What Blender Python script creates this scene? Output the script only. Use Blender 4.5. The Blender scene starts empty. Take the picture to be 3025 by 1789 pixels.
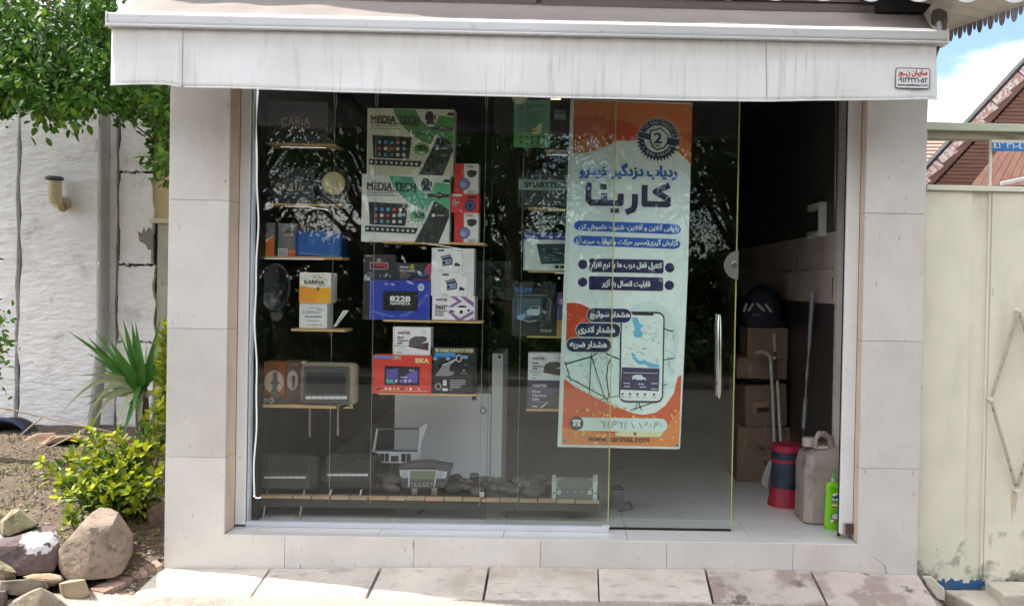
import bpy, bmesh, math, random, unicodedata
from mathutils import Vector, Matrix, noise
random.seed(7)
S = bpy.context.scene
COL = S.collection
# ------------------------------------------------------------------ camera
F, D, HC = 2700.0, 4.48, 1.425           # focal length in photo pixels, distance to the shop front, eye height
YAW, PITCH, ROLL, PX, PY = 0.01124, -0.01150, 0.01883, 1700.2, 862.1
def axes():
    cy, sy, cp, sp = math.cos(YAW), math.sin(YAW), math.cos(PITCH), math.sin(PITCH)
    f = Vector((sy*cp, cy*cp, sp)); r0 = Vector((cy, -sy, 0)); u0 = r0.cross(f)
    return r0*math.cos(ROLL)+u0*math.sin(ROLL), u0*math.cos(ROLL)-r0*math.sin(ROLL), f
AR, AU, AF = axes()
EYE = Vector((0, -D, HC))
cam = bpy.data.objects.new('camera', bpy.data.cameras.new('camera'))
COL.objects.link(cam)
m4 = Matrix((AR, AU, -AF)).transposed().to_4x4(); m4.translation = EYE
cam.matrix_world = m4
cam.data.sensor_width = 36; cam.data.lens = F/3025*36
cam.data.shift_x = (1512.5-PX)/3025; cam.data.shift_y = -(894.5-PY)/3025
cam.data.clip_start = 0.05; cam.data.clip_end = 800
S.camera = cam
S.render.resolution_x, S.render.resolution_y = 1024, 605
# ------------------------------------------------------------------ light
SUN_AZ, SUN_EL = math.radians(-79), math.radians(50)      # azimuth from +Y (into the picture) towards +X
sdir = Vector((math.sin(SUN_AZ)*math.cos(SUN_EL), math.cos(SUN_AZ)*math.cos(SUN_EL), math.sin(SUN_EL)))
W = bpy.data.worlds.new('World'); S.world = W; W.use_nodes = True
wn, wl = W.node_tree.nodes, W.node_tree.links
bg = wn['Background']; bg.inputs[1].default_value = 0.075
sky = wn.new('ShaderNodeTexSky'); sky.sky_type = 'NISHITA'; sky.sun_disc = False
sky.sun_elevation = SUN_EL; sky.sun_rotation = SUN_AZ; sky.dust_density = 0.4; sky.air_density = 1.0; sky.ozone_density = 1.5
tc = wn.new('ShaderNodeTexCoord'); mp = wn.new('ShaderNodeMapping'); mp.inputs['Scale'].default_value = (1.6, 1.6, 4.2)
mp.inputs['Location'].default_value = (11.1, 4, 0.12)
cn = wn.new('ShaderNodeTexNoise'); cn.inputs['Scale'].default_value = 1.5; cn.inputs['Detail'].default_value = 7; cn.inputs['Roughness'].default_value = .52
cr = wn.new('ShaderNodeValToRGB'); cr.color_ramp.elements[0].position = .40; cr.color_ramp.elements[1].position = .64
mx = wn.new('ShaderNodeMix'); mx.data_type = 'RGBA'; mx.inputs['B'].default_value = (16.0, 15.6, 15.1, 1)
wl.new(tc.outputs['Generated'], mp.inputs[0]); wl.new(mp.outputs[0], cn.inputs['Vector']); wl.new(cn.outputs['Fac'], cr.inputs[0])
wl.new(cr.outputs[0], mx.inputs['Factor']); wl.new(sky.outputs[0], mx.inputs['A']); wl.new(mx.outputs['Result'], bg.inputs[0])
sun = bpy.data.objects.new('sun', bpy.data.lights.new('sun', 'SUN')); COL.objects.link(sun)
sun.data.energy = 2.5; sun.data.angle = math.radians(.6); sun.data.color = (1, .94, .85)
sun.rotation_euler = (-sdir).to_track_quat('-Z', 'Y').to_euler()
S.view_settings.view_transform = 'Standard'; S.view_settings.look = 'None'
S.view_settings.exposure = 1.78; S.view_settings.gamma = 1; S.view_settings.use_curve_mapping = False
S.cycles.max_bounces = 6; S.cycles.transparent_max_bounces = 10; S.cycles.diffuse_bounces = 3; S.cycles.glossy_bounces = 3; S.cycles.transmission_bounces = 3
S.cycles.use_light_tree = False; S.cycles.use_denoising = True; S.cycles.adaptive_threshold = .03; S.cycles.adaptive_min_samples = 12
# ------------------------------------------------------------------ measuring: photo pixel -> point at a known depth
def ray(x, y): return AF + AR*((x-PX)/F) - AU*((y-PY)/F)
def at(x, y, Y=0.0):
    d = ray(x, y); return EYE + d*((Y+D)/d.y)
def onz(x, y, Z):
    d = ray(x, y); return EYE + d*((Z-HC)/d.z)
def sc(Y): return (Y+D)/F
# ------------------------------------------------------------------ materials
def lin(h):
    if not isinstance(h, str): return h
    h = h.lstrip('#'); o = []
    for i in (0, 2, 4):
        c = int(h[i:i+2], 16)/255; o.append(c/12.92 if c <= .04045 else ((c+.055)/1.055)**2.4)
    return tuple(o)
MATS = {}
def mk(name, col, rough=.6, var=.08, scale=6, metal=0, spec=.5, bump=0, bscale=60, dirt=None, emit=0, coat=0, stretch=(1, 1, 1), sheen=0, attr=None, transl=0, rnd=True, ovar=0, bdist=.01):
    """dirt: list of (colour, low, high, scale, stretch)"""
    if name in MATS: return MATS[name]
    col = lin(col); m = bpy.data.materials.new(name); m.use_nodes = True; MATS[name] = m
    n, l = m.node_tree.nodes, m.node_tree.links; b = n['Principled BSDF']
    b.inputs['Roughness'].default_value = rough; b.inputs['Metallic'].default_value = metal
    b.inputs['Specular IOR Level'].default_value = spec; b.inputs['Coat Weight'].default_value = coat
    tc = n.new('ShaderNodeTexCoord'); vec = tc.outputs['Object']
    if rnd:
        oi = n.new('ShaderNodeObjectInfo'); ad = n.new('ShaderNodeVectorMath'); ad.operation = 'MULTIPLY_ADD'
        l.new(oi.outputs['Random'], ad.inputs[0]); ad.inputs[1].default_value = (37, 23, 31); l.new(vec, ad.inputs[2]); vec = ad.outputs[0]
    def nz(scale, st, det=5, ro=.6):
        mp = n.new('ShaderNodeMapping'); mp.inputs['Scale'].default_value = st; l.new(vec, mp.inputs[0])
        t = n.new('ShaderNodeTexNoise'); t.inputs['Scale'].default_value = scale; t.inputs['Detail'].default_value = det; t.inputs['Roughness'].default_value = ro
        l.new(mp.outputs[0], t.inputs['Vector']); return t.outputs['Fac']
    def mixc(fac, a, bb):
        q = n.new('ShaderNodeMix'); q.data_type = 'RGBA'
        l.new(fac, q.inputs['Factor'])
        for s, v in (('A', a), ('B', bb)):
            if isinstance(v, tuple): q.inputs[s].default_value = (*v, 1)
            else: l.new(v, q.inputs[s])
        return q.outputs['Result']
    def ramp(f, lo, hi):
        q = n.new('ShaderNodeMapRange'); q.inputs['From Min'].default_value = lo; q.inputs['From Max'].default_value = hi; q.interpolation_type = 'SMOOTHSTEP'
        l.new(f, q.inputs['Value']); return q.outputs['Result']
    if attr:
        a = n.new('ShaderNodeAttribute'); a.attribute_name = attr; base = a.outputs['Color']
        out = base
    else:
        lo = tuple(max(0, c*(1-var)) for c in col); hi = tuple(min(1, c*(1+var)) for c in col)
        out = mixc(ramp(nz(scale, stretch), .3, .7), lo, hi) if var > 0 else None
    for (dc, dlo, dhi, ds, dst) in (dirt or []):
        out = mixc(ramp(nz(ds, dst), dlo, dhi), out if out is not None else col, lin(dc))
    if ovar and out is not None:
        o2 = n.new('ShaderNodeObjectInfo'); mr = n.new('ShaderNodeMapRange'); mr.inputs['To Min'].default_value = 1-ovar; mr.inputs['To Max'].default_value = 1+ovar*.4; l.new(o2.outputs['Random'], mr.inputs['Value'])
        vm = n.new('ShaderNodeVectorMath'); vm.operation = 'SCALE'; l.new(out, vm.inputs[0]); l.new(mr.outputs['Result'], vm.inputs['Scale']); out = vm.outputs[0]
    if out is not None: l.new(out, b.inputs['Base Color'])
    else: b.inputs['Base Color'].default_value = (*col, 1)
    if bump:
        bp = n.new('ShaderNodeBump'); bp.inputs['Strength'].default_value = bump; bp.inputs['Distance'].default_value = bdist
        l.new(nz(bscale, stretch, 4, .6), bp.inputs['Height']); l.new(bp.outputs[0], b.inputs['Normal'])
    if emit:
        b.inputs['Emission Color'].default_value = (*col, 1); b.inputs['Emission Strength'].default_value = emit
    if transl:
        tr = n.new('ShaderNodeBsdfTranslucent'); ms = n.new('ShaderNodeMixShader'); ms.inputs[0].default_value = transl
        if out is not None: l.new(out, tr.inputs[0])
        else: tr.inputs[0].default_value = (*col, 1)
        l.new(b.outputs[0], ms.inputs[1]); l.new(tr.outputs[0], ms.inputs[2]); l.new(ms.outputs[0], n['Material Output'].inputs[0])
    return m
def ink(h, rough=.42):
    return mk('print_'+h.lstrip('#')+('' if rough == .42 else 'r'), h, rough, .04, 25)
def glass_mat(name, tint):
    m = bpy.data.materials.new(name); m.use_nodes = True; n, l = m.node_tree.nodes, m.node_tree.links
    n.remove(n['Principled BSDF'])
    g = n.new('ShaderNodeNewGeometry'); d = n.new('ShaderNodeVectorMath'); d.operation = 'DOT_PRODUCT'
    l.new(g.outputs['Normal'], d.inputs[0]); l.new(g.outputs['Incoming'], d.inputs[1])
    a = n.new('ShaderNodeMath'); a.operation = 'ABSOLUTE'; l.new(d.outputs['Value'], a.inputs[0])
    o = n.new('ShaderNodeMath'); o.operation = 'SUBTRACT'; o.inputs[0].default_value = 1; l.new(a.outputs[0], o.inputs[1])
    p = n.new('ShaderNodeMath'); p.operation = 'POWER'; p.inputs[1].default_value = 5; l.new(o.outputs[0], p.inputs[0])
    q = n.new('ShaderNodeMath'); q.operation = 'MULTIPLY_ADD'; q.inputs[1].default_value = .955; q.inputs[2].default_value = .045; l.new(p.outputs[0], q.inputs[0])
    t = n.new('ShaderNodeBsdfTransparent'); t.inputs[0].default_value = (*tint, 1)
    gl = n.new('ShaderNodeBsdfGlossy'); gl.inputs['Roughness'].default_value = 0.004
    gl.inputs['Color'].default_value = (1, 1, 1, 1)
    ms = n.new('ShaderNodeMixShader'); l.new(q.outputs[0], ms.inputs[0]); l.new(t.outputs[0], ms.inputs[1]); l.new(gl.outputs[0], ms.inputs[2])
    l.new(ms.outputs[0], n['Material Output'].inputs[0]); return m
# ------------------------------------------------------------------ mesh helpers
ORG = {}
def tag(o, label=None, cat=None, group=None, kind=None):
    for k, v in (('label', label), ('category', cat), ('group', group), ('kind', kind)):
        if v: o[k] = v
    return o
def thing(name, label, cat, loc, group=None, kind=None):
    o = bpy.data.objects.new(name, None); COL.objects.link(o); o.location = loc; o.empty_display_size = .05
    ORG[o.name] = Vector(loc); return tag(o, label, cat, group, kind)
class MB:
    def __init__(s): s.v, s.f, s.m, s.sm = [], [], [], []
    def add(s, vs, fs, mi=0, smooth=False):
        b = len(s.v); s.v += [Vector(v) for v in vs]
        for f in fs: s.f.append(tuple(i+b for i in f)); s.m.append(mi); s.sm.append(smooth)
        return s
    def box(s, x0, x1, y0, y1, z0, z1, mi=0):
        x0, x1 = min(x0, x1), max(x0, x1); y0, y1 = min(y0, y1), max(y0, y1); z0, z1 = min(z0, z1), max(z0, z1)
        return s.add([(x0, y0, z0), (x1, y0, z0), (x1, y1, z0), (x0, y1, z0), (x0, y0, z1), (x1, y0, z1), (x1, y1, z1), (x0, y1, z1)],
                     [(0, 3, 2, 1), (4, 5, 6, 7), (0, 1, 5, 4), (1, 2, 6, 5), (2, 3, 7, 6), (3, 0, 4, 7)], mi)
    def hexa(s, p, mi=0):
        return s.add(p, [(0, 3, 2, 1), (4, 5, 6, 7), (0, 1, 5, 4), (1, 2, 6, 5), (2, 3, 7, 6), (3, 0, 4, 7)], mi)
    def prism(s, pts, d, mi=0):                    # polygon (3d points) swept along vector d
        n = len(pts); pts = [Vector(p) for p in pts]; d = Vector(d)
        return s.add(pts+[p+d for p in pts], [tuple(range(n-1, -1, -1)), tuple(range(n, 2*n))]+[(i, (i+1) % n, n+(i+1) % n, n+i) for i in range(n)], mi)
    def tube(s, pts, r, n=8, mi=0, cap=True):
        pts = [Vector(p) for p in pts]; rr = r if isinstance(r, (list, tuple)) else [r]*len(pts); vs = []
        for i, p in enumerate(pts):
            t = (pts[min(i+1, len(pts)-1)]-pts[max(i-1, 0)]).normalized()
            a = t.cross(Vector((0, 1, 0)) if abs(t.y) < .9 else Vector((1, 0, 0))).normalized(); b = t.cross(a)
            vs += [p+(a*math.cos(2*math.pi*k/n)+b*math.sin(2*math.pi*k/n))*rr[i] for k in range(n)]
        fs = [(i*n+k, i*n+(k+1) % n, (i+1)*n+(k+1) % n, (i+1)*n+k) for i in range(len(pts)-1) for k in range(n)]
        if cap: fs += [tuple(range(n-1, -1, -1)), tuple((len(pts)-1)*n+k for k in range(n))]
        s.add(vs, fs, mi, True); return s
    def lathe(s, prof, c, ax='z', n=24, mi=0, sx=1, sy=1):
        c = Vector(c); vs = []
        for (r, h) in prof:
            for k in range(n):
                a = 2*math.pi*k/n; u, w = r*math.cos(a)*sx, r*math.sin(a)*sy
                vs.append(c+(Vector((u, w, h)) if ax == 'z' else Vector((u, h, w)) if ax == 'y' else Vector((h, u, w))))
        fs = [(i*n+k, i*n+(k+1) % n, (i+1)*n+(k+1) % n, (i+1)*n+k) for i in range(len(prof)-1) for k in range(n)]
        if prof[0][0] > 1e-5: fs.append(tuple(range(n-1, -1, -1)))
        if prof[-1][0] > 1e-5: fs.append(tuple((len(prof)-1)*n+k for k in range(n)))
        s.add(vs, fs, mi, True); return s
    def build(s, name, mats, parent=None, bevel=0, seg=2, org=None, sub=0, label=None):
        if not isinstance(mats, (list, tuple)): mats = [mats]
        if parent: o0 = ORG[parent.name]
        elif org is not None: o0 = Vector(org)
        else:
            xs, ys, zs = [v.x for v in s.v], [v.y for v in s.v], [v.z for v in s.v]
            o0 = Vector(((min(xs)+max(xs))/2, (min(ys)+max(ys))/2, min(zs)))
        me = bpy.data.meshes.new(name); me.from_pydata([tuple(v-o0) for v in s.v], [], s.f)
        for m in mats: me.materials.append(m)
        me.polygons.foreach_set('material_index', s.m); me.polygons.foreach_set('use_smooth', s.sm); me.update()
        o = bpy.data.objects.new(name, me); COL.objects.link(o)
        if parent: o.parent = parent; ORG[o.name] = o0
        else: o.location = o0; ORG[o.name] = o0
        if bevel:
            bm = bmesh.new(); bm.from_mesh(me); bmesh.ops.recalc_face_normals(bm, faces=bm.faces)
            es = [e for e in bm.edges if len(e.link_faces) == 2 and e.calc_face_angle(0) > .5]
            bmesh.ops.bevel(bm, geom=es, offset=bevel, segments=seg, profile=.6, affect='EDGES', clamp_overlap=True)
            bm.to_mesh(me); bm.free()
        elif any(s.sm) or len(s.f) < 4000:
            bm = bmesh.new(); bm.from_mesh(me); bmesh.ops.recalc_face_normals(bm, faces=bm.faces); bm.to_mesh(me); bm.free()
        if any(s.sm): 
            for e in me.edges: pass
            me.set_sharp_from_angle(angle=math.radians(40))
        if sub:
            md = o.modifiers.new('sub', 'SUBSURF'); md.levels = md.render_levels = sub
        if label: o['label'] = label
        return o
# ------------------------------------------------------------------ lettering
FORMS = {}
for cp_ in list(range(0xFB50, 0xFC00))+list(range(0xFE70, 0xFEFD)):
    d_ = unicodedata.decomposition(chr(cp_)).split()
    if len(d_) == 2 and d_[0][0] == '<': FORMS.setdefault(chr(int(d_[1], 16)), {})[d_[0][1:-1]] = chr(cp_)
    if len(d_) == 3 and d_[1:] == ['0644', '0627']: FORMS.setdefault('\u0001', {})[d_[0][1:-1]] = chr(cp_)
def shape(t):
    if not any('\u0600' <= c <= '\u06ff' for c in t): return t
    if not any(unicodedata.category(c) == 'Lo' for c in t): return t
    t = t.replace('لا', '\u0001'); out = []
    for i, c in enumerate(t):
        f = FORMS.get(c)
        if not f: out.append({'(': ')', ')': '('}.get(c, c)); continue
        pf = FORMS.get(t[i-1]) if i else None; nf = FORMS.get(t[i+1]) if i+1 < len(t) else None
        p = bool(pf and 'initial' in pf and 'final' in f); q = bool(nf and 'initial' in f and 'final' in nf)
        out.append(f.get('medial' if p and q else 'final' if p else 'initial' if q else 'isolated', c))
    out = out[::-1]; res, run = [], []
    for c in out+['']:
        if c and (c.isdigit()): run.append(c)
        else: res += run[::-1]; run = []; res.append(c)
    return ''.join(res)
TXT = {}
def text_mesh(s):
    if s in TXT: return TXT[s]
    c = bpy.data.curves.new('lettering', 'FONT'); c.body = shape(s); c.resolution_u = 3
    o = bpy.data.objects.new('lettering', c); me = o.to_mesh()
    par = list(range(len(me.vertices)))
    def fd(a):
        while par[a] != a: par[a] = par[par[a]]; a = par[a]
        return a
    for e in me.edges:
        a, b = fd(e.vertices[0]), fd(e.vertices[1])
        if a != b: par[a] = b
    ids = {}
    vs = []
    for i, v in enumerate(me.vertices):
        k = ids.setdefault(fd(i), len(ids)); vs.append((v.co.x, v.co.y, k % 4))
    fs = [tuple(p.vertices) for p in me.polygons]
    xs, ys = [v[0] for v in vs], [v[1] for v in vs]
    x0, x1, y0, y1 = min(xs), max(xs), min(ys), max(ys)
    vs = [((x-x0)/(x1-x0), (y-y0)/max(1e-6, y1-y0), k) for x, y, k in vs]
    o.to_mesh_clear(); bpy.data.objects.remove(o); bpy.data.curves.remove(c)
    TXT[s] = (vs, fs); return TXT[s]
class Face:
    """flat print on a face towards the street; x, y in pixels of one close-up view of the photo"""
    def __init__(s, root, view, cx, yb, Y, scale, yoff=0.0, step=.0006):
        s.root, s.view, s.cx, s.yb, s.s, s.yoff, s.step = root, view, cx, yb, scale, yoff, step
        s.v, s.f, s.m, s.mats = [], [], [], []
    def P(s, x, y, L):
        ox, oy, k = s.view
        return ((ox+x/k-s.cx)*s.s, s.yoff-s.step*L, (s.yb-(oy+y/k))*s.s)
    def mi(s, c):
        m = ink(c) if isinstance(c, str) else c
        if m not in s.mats: s.mats.append(m)
        return s.mats.index(m)
    def poly(s, pts, c, L=1):
        b = len(s.v); s.v += [s.P(x, y, L) for x, y in pts]
        a = sum(pts[i][0]*pts[(i+1) % len(pts)][1]-pts[(i+1) % len(pts)][0]*pts[i][1] for i in range(len(pts)))
        idx = list(range(b, b+len(pts)))
        s.f.append(tuple(idx[::-1] if a > 0 else idx)); s.m.append(s.mi(c)); return s
    def rect(s, x0, y0, x1, y1, c, L=1): return s.poly([(x0, y0), (x1, y0), (x1, y1), (x0, y1)], c, L)
    def disc(s, cx, cy, r, c, L=1, n=24, ry=None):
        ry = ry or r; return s.poly([(cx+r*math.cos(2*math.pi*i/n), cy+ry*math.sin(2*math.pi*i/n)) for i in range(n)], c, L)
    def star(s, cx, cy, r0, r1, n, c, L=1, ry=1):
        return s.poly([(cx+(r0, r1)[i % 2]*math.cos(math.pi*i/n), cy+ry*(r0, r1)[i % 2]*math.sin(math.pi*i/n)) for i in range(2*n)], c, L)
    def round(s, x0, y0, x1, y1, r, c, L=1):
        p = []
        for (ax, ay, a0) in ((x1-r, y0+r, -90), (x1-r, y1-r, 0), (x0+r, y1-r, 90), (x0+r, y0+r, 180)):
            p += [(ax+r*math.cos(math.radians(a0+t)), ay+r*math.sin(math.radians(a0+t))) for t in range(0, 91, 15)]
        return s.poly(p, c, L)
    def line(s, pts, w, c, L=1):
        for (x0, y0), (x1, y1) in zip(pts, pts[1:]):
            d = math.hypot(x1-x0, y1-y0) or 1; nx, ny = -(y1-y0)/d*w/2, (x1-x0)/d*w/2
            s.poly([(x0+nx, y0+ny), (x1+nx, y1+ny), (x1-nx, y1-ny), (x0-nx, y0-ny)], c, L)
        return s
    def text(s, t, x0, y0, x1, y1, c, L=2, bold=0.0, slant=0.0):
        vs, fs = text_mesh(t); h = y1-y0; mi = s.mi(c)
        for k, dx in enumerate((0,) if not bold else (-bold*h, 0, bold*h)):
            for dy in ((0,) if not bold else (-bold*h*.6, bold*h*.6)):
                b = len(s.v); w0, w1 = x0+abs(bold)*h, x1-abs(bold)*h
                for (u, v, isl) in vs:
                    x, y, z = s.P(w0+u*(w1-w0)+dx+slant*(u-.5), y1-v*h+dy, L)
                    s.v.append((x, y-isl*.00006-k*.00025-(0 if dy <= 0 else .0001), z))
                s.f += [tuple(i+b for i in f) for f in fs]; s.m += [mi]*len(fs)
        return s
    def scrawl(s, x0, y0, x1, y1, c, L=2, n=6, seed=1):        # print too small to read: short word-like dashes
        rr = random.Random(seed); x = x0
        while x < x1:
            w = (x1-x0)/n*rr.uniform(.5, 1.1); s.rect(x, y0, min(x1, x+w*.85), y1, c, L); x += w
        return s
    def build(s, name='print', label=None):
        me = bpy.data.meshes.new(name); me.from_pydata(s.v, [], s.f)
        for m in s.mats: me.materials.append(m)
        me.polygons.foreach_set('material_index', s.m); me.update()
        o = bpy.data.objects.new(name, me); COL.objects.link(o); o.parent = s.root
        if label: o['label'] = label
        return o
def nat(view, x, y): return view[0]+x/view[2], view[1]+y/view[2]
def carton(name, label, cat, view, x0, y0, x1, y1, Y, dep, mat, group=None, ry=0, rz=0, part='carton_body', bevel=.0025):
    X0, Y0 = nat(view, x0, y0); X1, Y1 = nat(view, x1, y1); cx = (X0+X1)/2; s = sc(Y)
    p = at(cx, Y1, Y); r = thing(name, label, cat, p, group)
    w, h = (X1-X0)*s, (Y1-Y0)*s
    bo = MB().box(p.x-w/2, p.x+w/2, p.y, p.y+dep, p.z, p.z+h).build(part, ink(mat) if isinstance(mat, str) else mat, r, bevel=bevel)
    r.rotation_euler = (0, ry, rz)
    return r, Face(bo, view, cx, Y1, Y, s)
# ================================================================== SETTING
ZF = .155                                    # shop floor above the pavement
XL0, XL1, XR0, XR1 = -1.9396, -1.6484, 1.4667, 1.7646      # pilaster edges
m_stone = mk('cream_limestone', '#d4d0cc', .38, .05, 5, bump=.03, bscale=120,
             dirt=[('#c9bdb4', .52, .8, 2.2, (1, 1, .6)), ('#978c83', .668, .695, 19, (4.5, 4.5, .9)), ('#7d7168', .725, .75, 28, (1.3, 1.3, 1)), ('#d0c2b4', .56, .7, 1.1, (1, 1, .5))], ovar=.09)
m_grout = mk('mortar', '#a0978e', .9, .1, 20)
m_reveal = mk('beige_stone_reveal', '#c9b3a1', .5, .08, 6, dirt=[('#9d8a7a', .6, .8, 8, (1, 1, .4))])
m_frame = mk('white_painted_metal', '#e2e2e4', .35, .03, 6, dirt=[('#a39a8d', .66, .76, 26, (1, 1, .5))])
m_alu = mk('pale_aluminium', '#cdd0da', .38, .04, 5, metal=.0, spec=.6, dirt=[('#9a9aa0', .68, .75, 30, (.3, 1, 1))])
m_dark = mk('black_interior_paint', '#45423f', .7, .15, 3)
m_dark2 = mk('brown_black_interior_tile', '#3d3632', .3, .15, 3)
m_tileb = mk('brown_interior_tile', '#beb0a4', .35, .08, 4)
m_floor = mk('white_glossy_floor_tile', '#d6d5d3', .13, .03, 5, spec=.5, dirt=[('#b5ada5', .6, .85, 3, (1, 1, 1))])
m_slab = mk('worn_pavement_slab', '#d2c8bb', .85, .08, 4, bump=.3, bscale=45,
            dirt=[('#b3a699', .48, .72, 3.2, (1, 1, 1)), ('#7d716a', .66, .70, 42, (.6, 2.5, 1)), ('#b6aba0', .54, .68, 14, (.7, 1.6, 1)), ('#988b86', .64, .78, 1.7, (1, 1, 1))], ovar=.12)
m_slabst = mk('stained_pavement_slab', '#bcb0a6', .8, .1, 4, bump=.35, bscale=45,
            dirt=[('#9c8c82', .48, .58, 3.5, (1, 1, 1)), ('#766760', .58, .66, 6, (1, 1, 1)), ('#b3a89d', .6, .66, 22, (1, 1, 1)), ('#5c514c', .72, .75, 30, (1, 2, 1))])
m_road = mk('old_asphalt', '#5a5650', .92, .12, 1.2, bump=.5, bscale=60, rnd=False,
            dirt=[('#4a4743', .5, .7, .5, (1, 1, 1)), ('#77716a', .62, .75, 50, (1, 1, 1))])
m_shoulder = mk('dusty_shoulder', '#a59d92', .92, .12, 3, bump=.6, bscale=60, rnd=False,
            dirt=[('#8b8379', .5, .7, 4, (1, 1, 1)), ('#c4bbae', .6, .72, 50, (1, 1, 1))])
m_soil = mk('dry_garden_soil', '#64564a', .95, .2, 5, bump=.9, bscale=55, rnd=False,
            dirt=[('#7d6a54', .5, .7, 9, (1, 1, 1)), ('#483d34', .54, .7, 30, (1, 1, 1)), ('#5f6a34', .62, .72, 4, (1, 1, 1))])

# ground: one sheet to the horizon, with the garden a little higher at the back
g = MB(); N = 200
g.add([(-N, -N, -.16), (N, -N, -.16), (N, N, -.16), (-N, N, -.16)], [(0, 1, 2, 3)])
tag(g.build('ground', m_soil, org=(0, 0, -.16)), kind='structure')
rd = MB(); nx, ny = 40, 26
xs = [-40+80*(i/nx) for i in range(nx+1)]
ys = [-8.2+(8.2-.275)*(j/ny)**.6 for j in range(ny+1)]
rd.add([(x, y, -.052-.02*min(1, max(0, -y-.3))+.006*noise.noise((x*2, y*9, 0))) for y in ys for x in xs],
       [(j*(nx+1)+i, j*(nx+1)+i+1, (j+1)*(nx+1)+i+1, (j+1)*(nx+1)+i) for j in range(ny) for i in range(nx)])
rd.m = [1 if rd.v[q[0]].y > -1.0 else 0 for q in rd.f]
tag(rd.build('road', [m_road, m_shoulder], org=(0, -4, -.06)), kind='structure')
# garden bed left of the shop
gb = MB(); nx, ny = 60, 60
def gz(x, y):
    P_ = ((-.6, -.10), (-.4, -.088), (-.12, -.056), (0, -.02), (.3, .08), (.6, .14), (1.2, .17), (3.4, .14)); q_ = next((k for k in range(7) if y < P_[k+1][0]), 6); t = min(1, max(0, (y-P_[q_][0])/(P_[q_+1][0]-P_[q_][0]))); return P_[q_][1]+(P_[q_+1][1]-P_[q_][1])*t+.022*noise.noise((x*2.2, y*2.2, 3))+.010*noise.noise((x*9, y*9, 1))
X0_, X1_, Y0_, Y1_ = -7.5, -1.945, -.42, 3.3
gb.add([(X0_+(X1_-X0_)*(i/nx)**.6, Y0_+(Y1_-Y0_)*j/ny, gz(X0_+(X1_-X0_)*(i/nx)**.6, Y0_+(Y1_-Y0_)*j/ny)) for j in range(ny+1) for i in range(nx+1)],
       [(j*(nx+1)+i, j*(nx+1)+i+1, (j+1)*(nx+1)+i+1, (j+1)*(nx+1)+i) for j in range(ny) for i in range(nx)])
tag(gb.build('garden_bed', m_soil, org=(-4, 1, 0)), kind='structure')

# pavement slabs: ramped, each slab its own piece
pv = MB(); pv.box(XL0-.12, XR1+.05, -.30, .0, -.155, -.075)
pave = tag(pv.build('pavement', m_grout, org=(0, -.14, -.155)), kind='structure')
jt = [(475, 1675, 372, 1772), (797, 1675, 738, 1760), (1125, 1673, 1081, 1764), (1447, 1668, 1429.5, 1765), (1766, 1675, 1770, 1768), (2081, 1674, 2105, 1773), (2396, 1681, 2446, 1782), (2713, 1694, 2776, 1790)]
for i in range(7):
    a, b = jt[i], jt[i+1]; rr = random.Random(i)
    gap = .004 if i not in (1, 2, 5) else .009
    q = []
    pts = []
    for (px, py, qx, qy) in (a, b):
        tb = at(px, py, -.004); tf = at(qx, qy, -.28); pts.append((tb, tf))
    (ab, af), (bb, bf) = pts
    ab.x += gap; af.x += gap; bb.x -= gap; bf.x -= gap
    sl = MB(); nu, nv = 14, 6; vs = []
    for v in range(nv+1):
        for u in range(nu+1):
            l0 = ab.lerp(af, v/nv); r0 = bb.lerp(bf, v/nv); p = l0.lerp(r0, u/nu)
            e = 1 if v == nv else 0
            p.y += e*.018*noise.noise((p.x*22, i, 5)); p.z -= e*.006*abs(noise.noise((p.x*30, i, 8))); p.z += .003*noise.noise((p.x*6, p.y*10, i))-(.006 if u in (0, nu) or v in (0, nv) else 0)
            vs.append(p)
    w = nu+1
    fs = [(v*w+u, (v+1)*w+u, (v+1)*w+u+1, v*w+u+1) for v in range(nv) for u in range(nu)]
    rim = [u for u in range(w)]+[v*w+nu for v in range(1, nv+1)]+[nv*w+u for u in range(nu-1, -1, -1)]+[v*w for v in range(nv-1, 0, -1)]
    b0 = len(vs); vs += [vs[k]-Vector((0, 0, .075)) for k in rim]
    fs += [(rim[k], rim[(k+1) % len(rim)], b0+(k+1) % len(rim), b0+k) for k in range(len(rim))]
    sl.add(vs, fs, 0, True)
    sl.build('slab', m_slabst if i >= 5 else m_slab, pave)

# ================================================================== SHOP BUILDING
shop = thing('shop_building', 'small shop front clad in cream stone tiles under a white awning', 'building', (0, 0, 0))
c = MB()
c.box(XL0+.004, XL1-.004, .02, .30, -.1, 4.3); c.box(XR0+.004, XR1-.004, .02, .30, -.1, 4.3)  # unseen upper part raised to keep direct sun off the awning cloth
c.box(XL1-.004, XR0+.004, .02, .30, -.1, ZF-.022); c.box(XL0+.004, XR1-.004, .02, .30, 2.62, 4.3)
c.box(XL0+.004, XL1-.01, .30, 4.6, -.1, 4.3); c.box(XR0+.03, XR1-.004, .30, 4.6, -.1, 4.3)
c.box(XL0+.004, XR1-.004, 4.4, 4.6, -.1, 4.3); c.box(XL0+.004, XR1-.004, .30, 4.6, 2.80, 4.3)
c.build('wall_core', m_grout, shop)
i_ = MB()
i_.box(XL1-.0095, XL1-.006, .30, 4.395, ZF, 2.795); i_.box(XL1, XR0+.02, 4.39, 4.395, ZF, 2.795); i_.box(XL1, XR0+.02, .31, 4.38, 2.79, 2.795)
i_.build('interior_lining', m_dark, shop)
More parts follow.
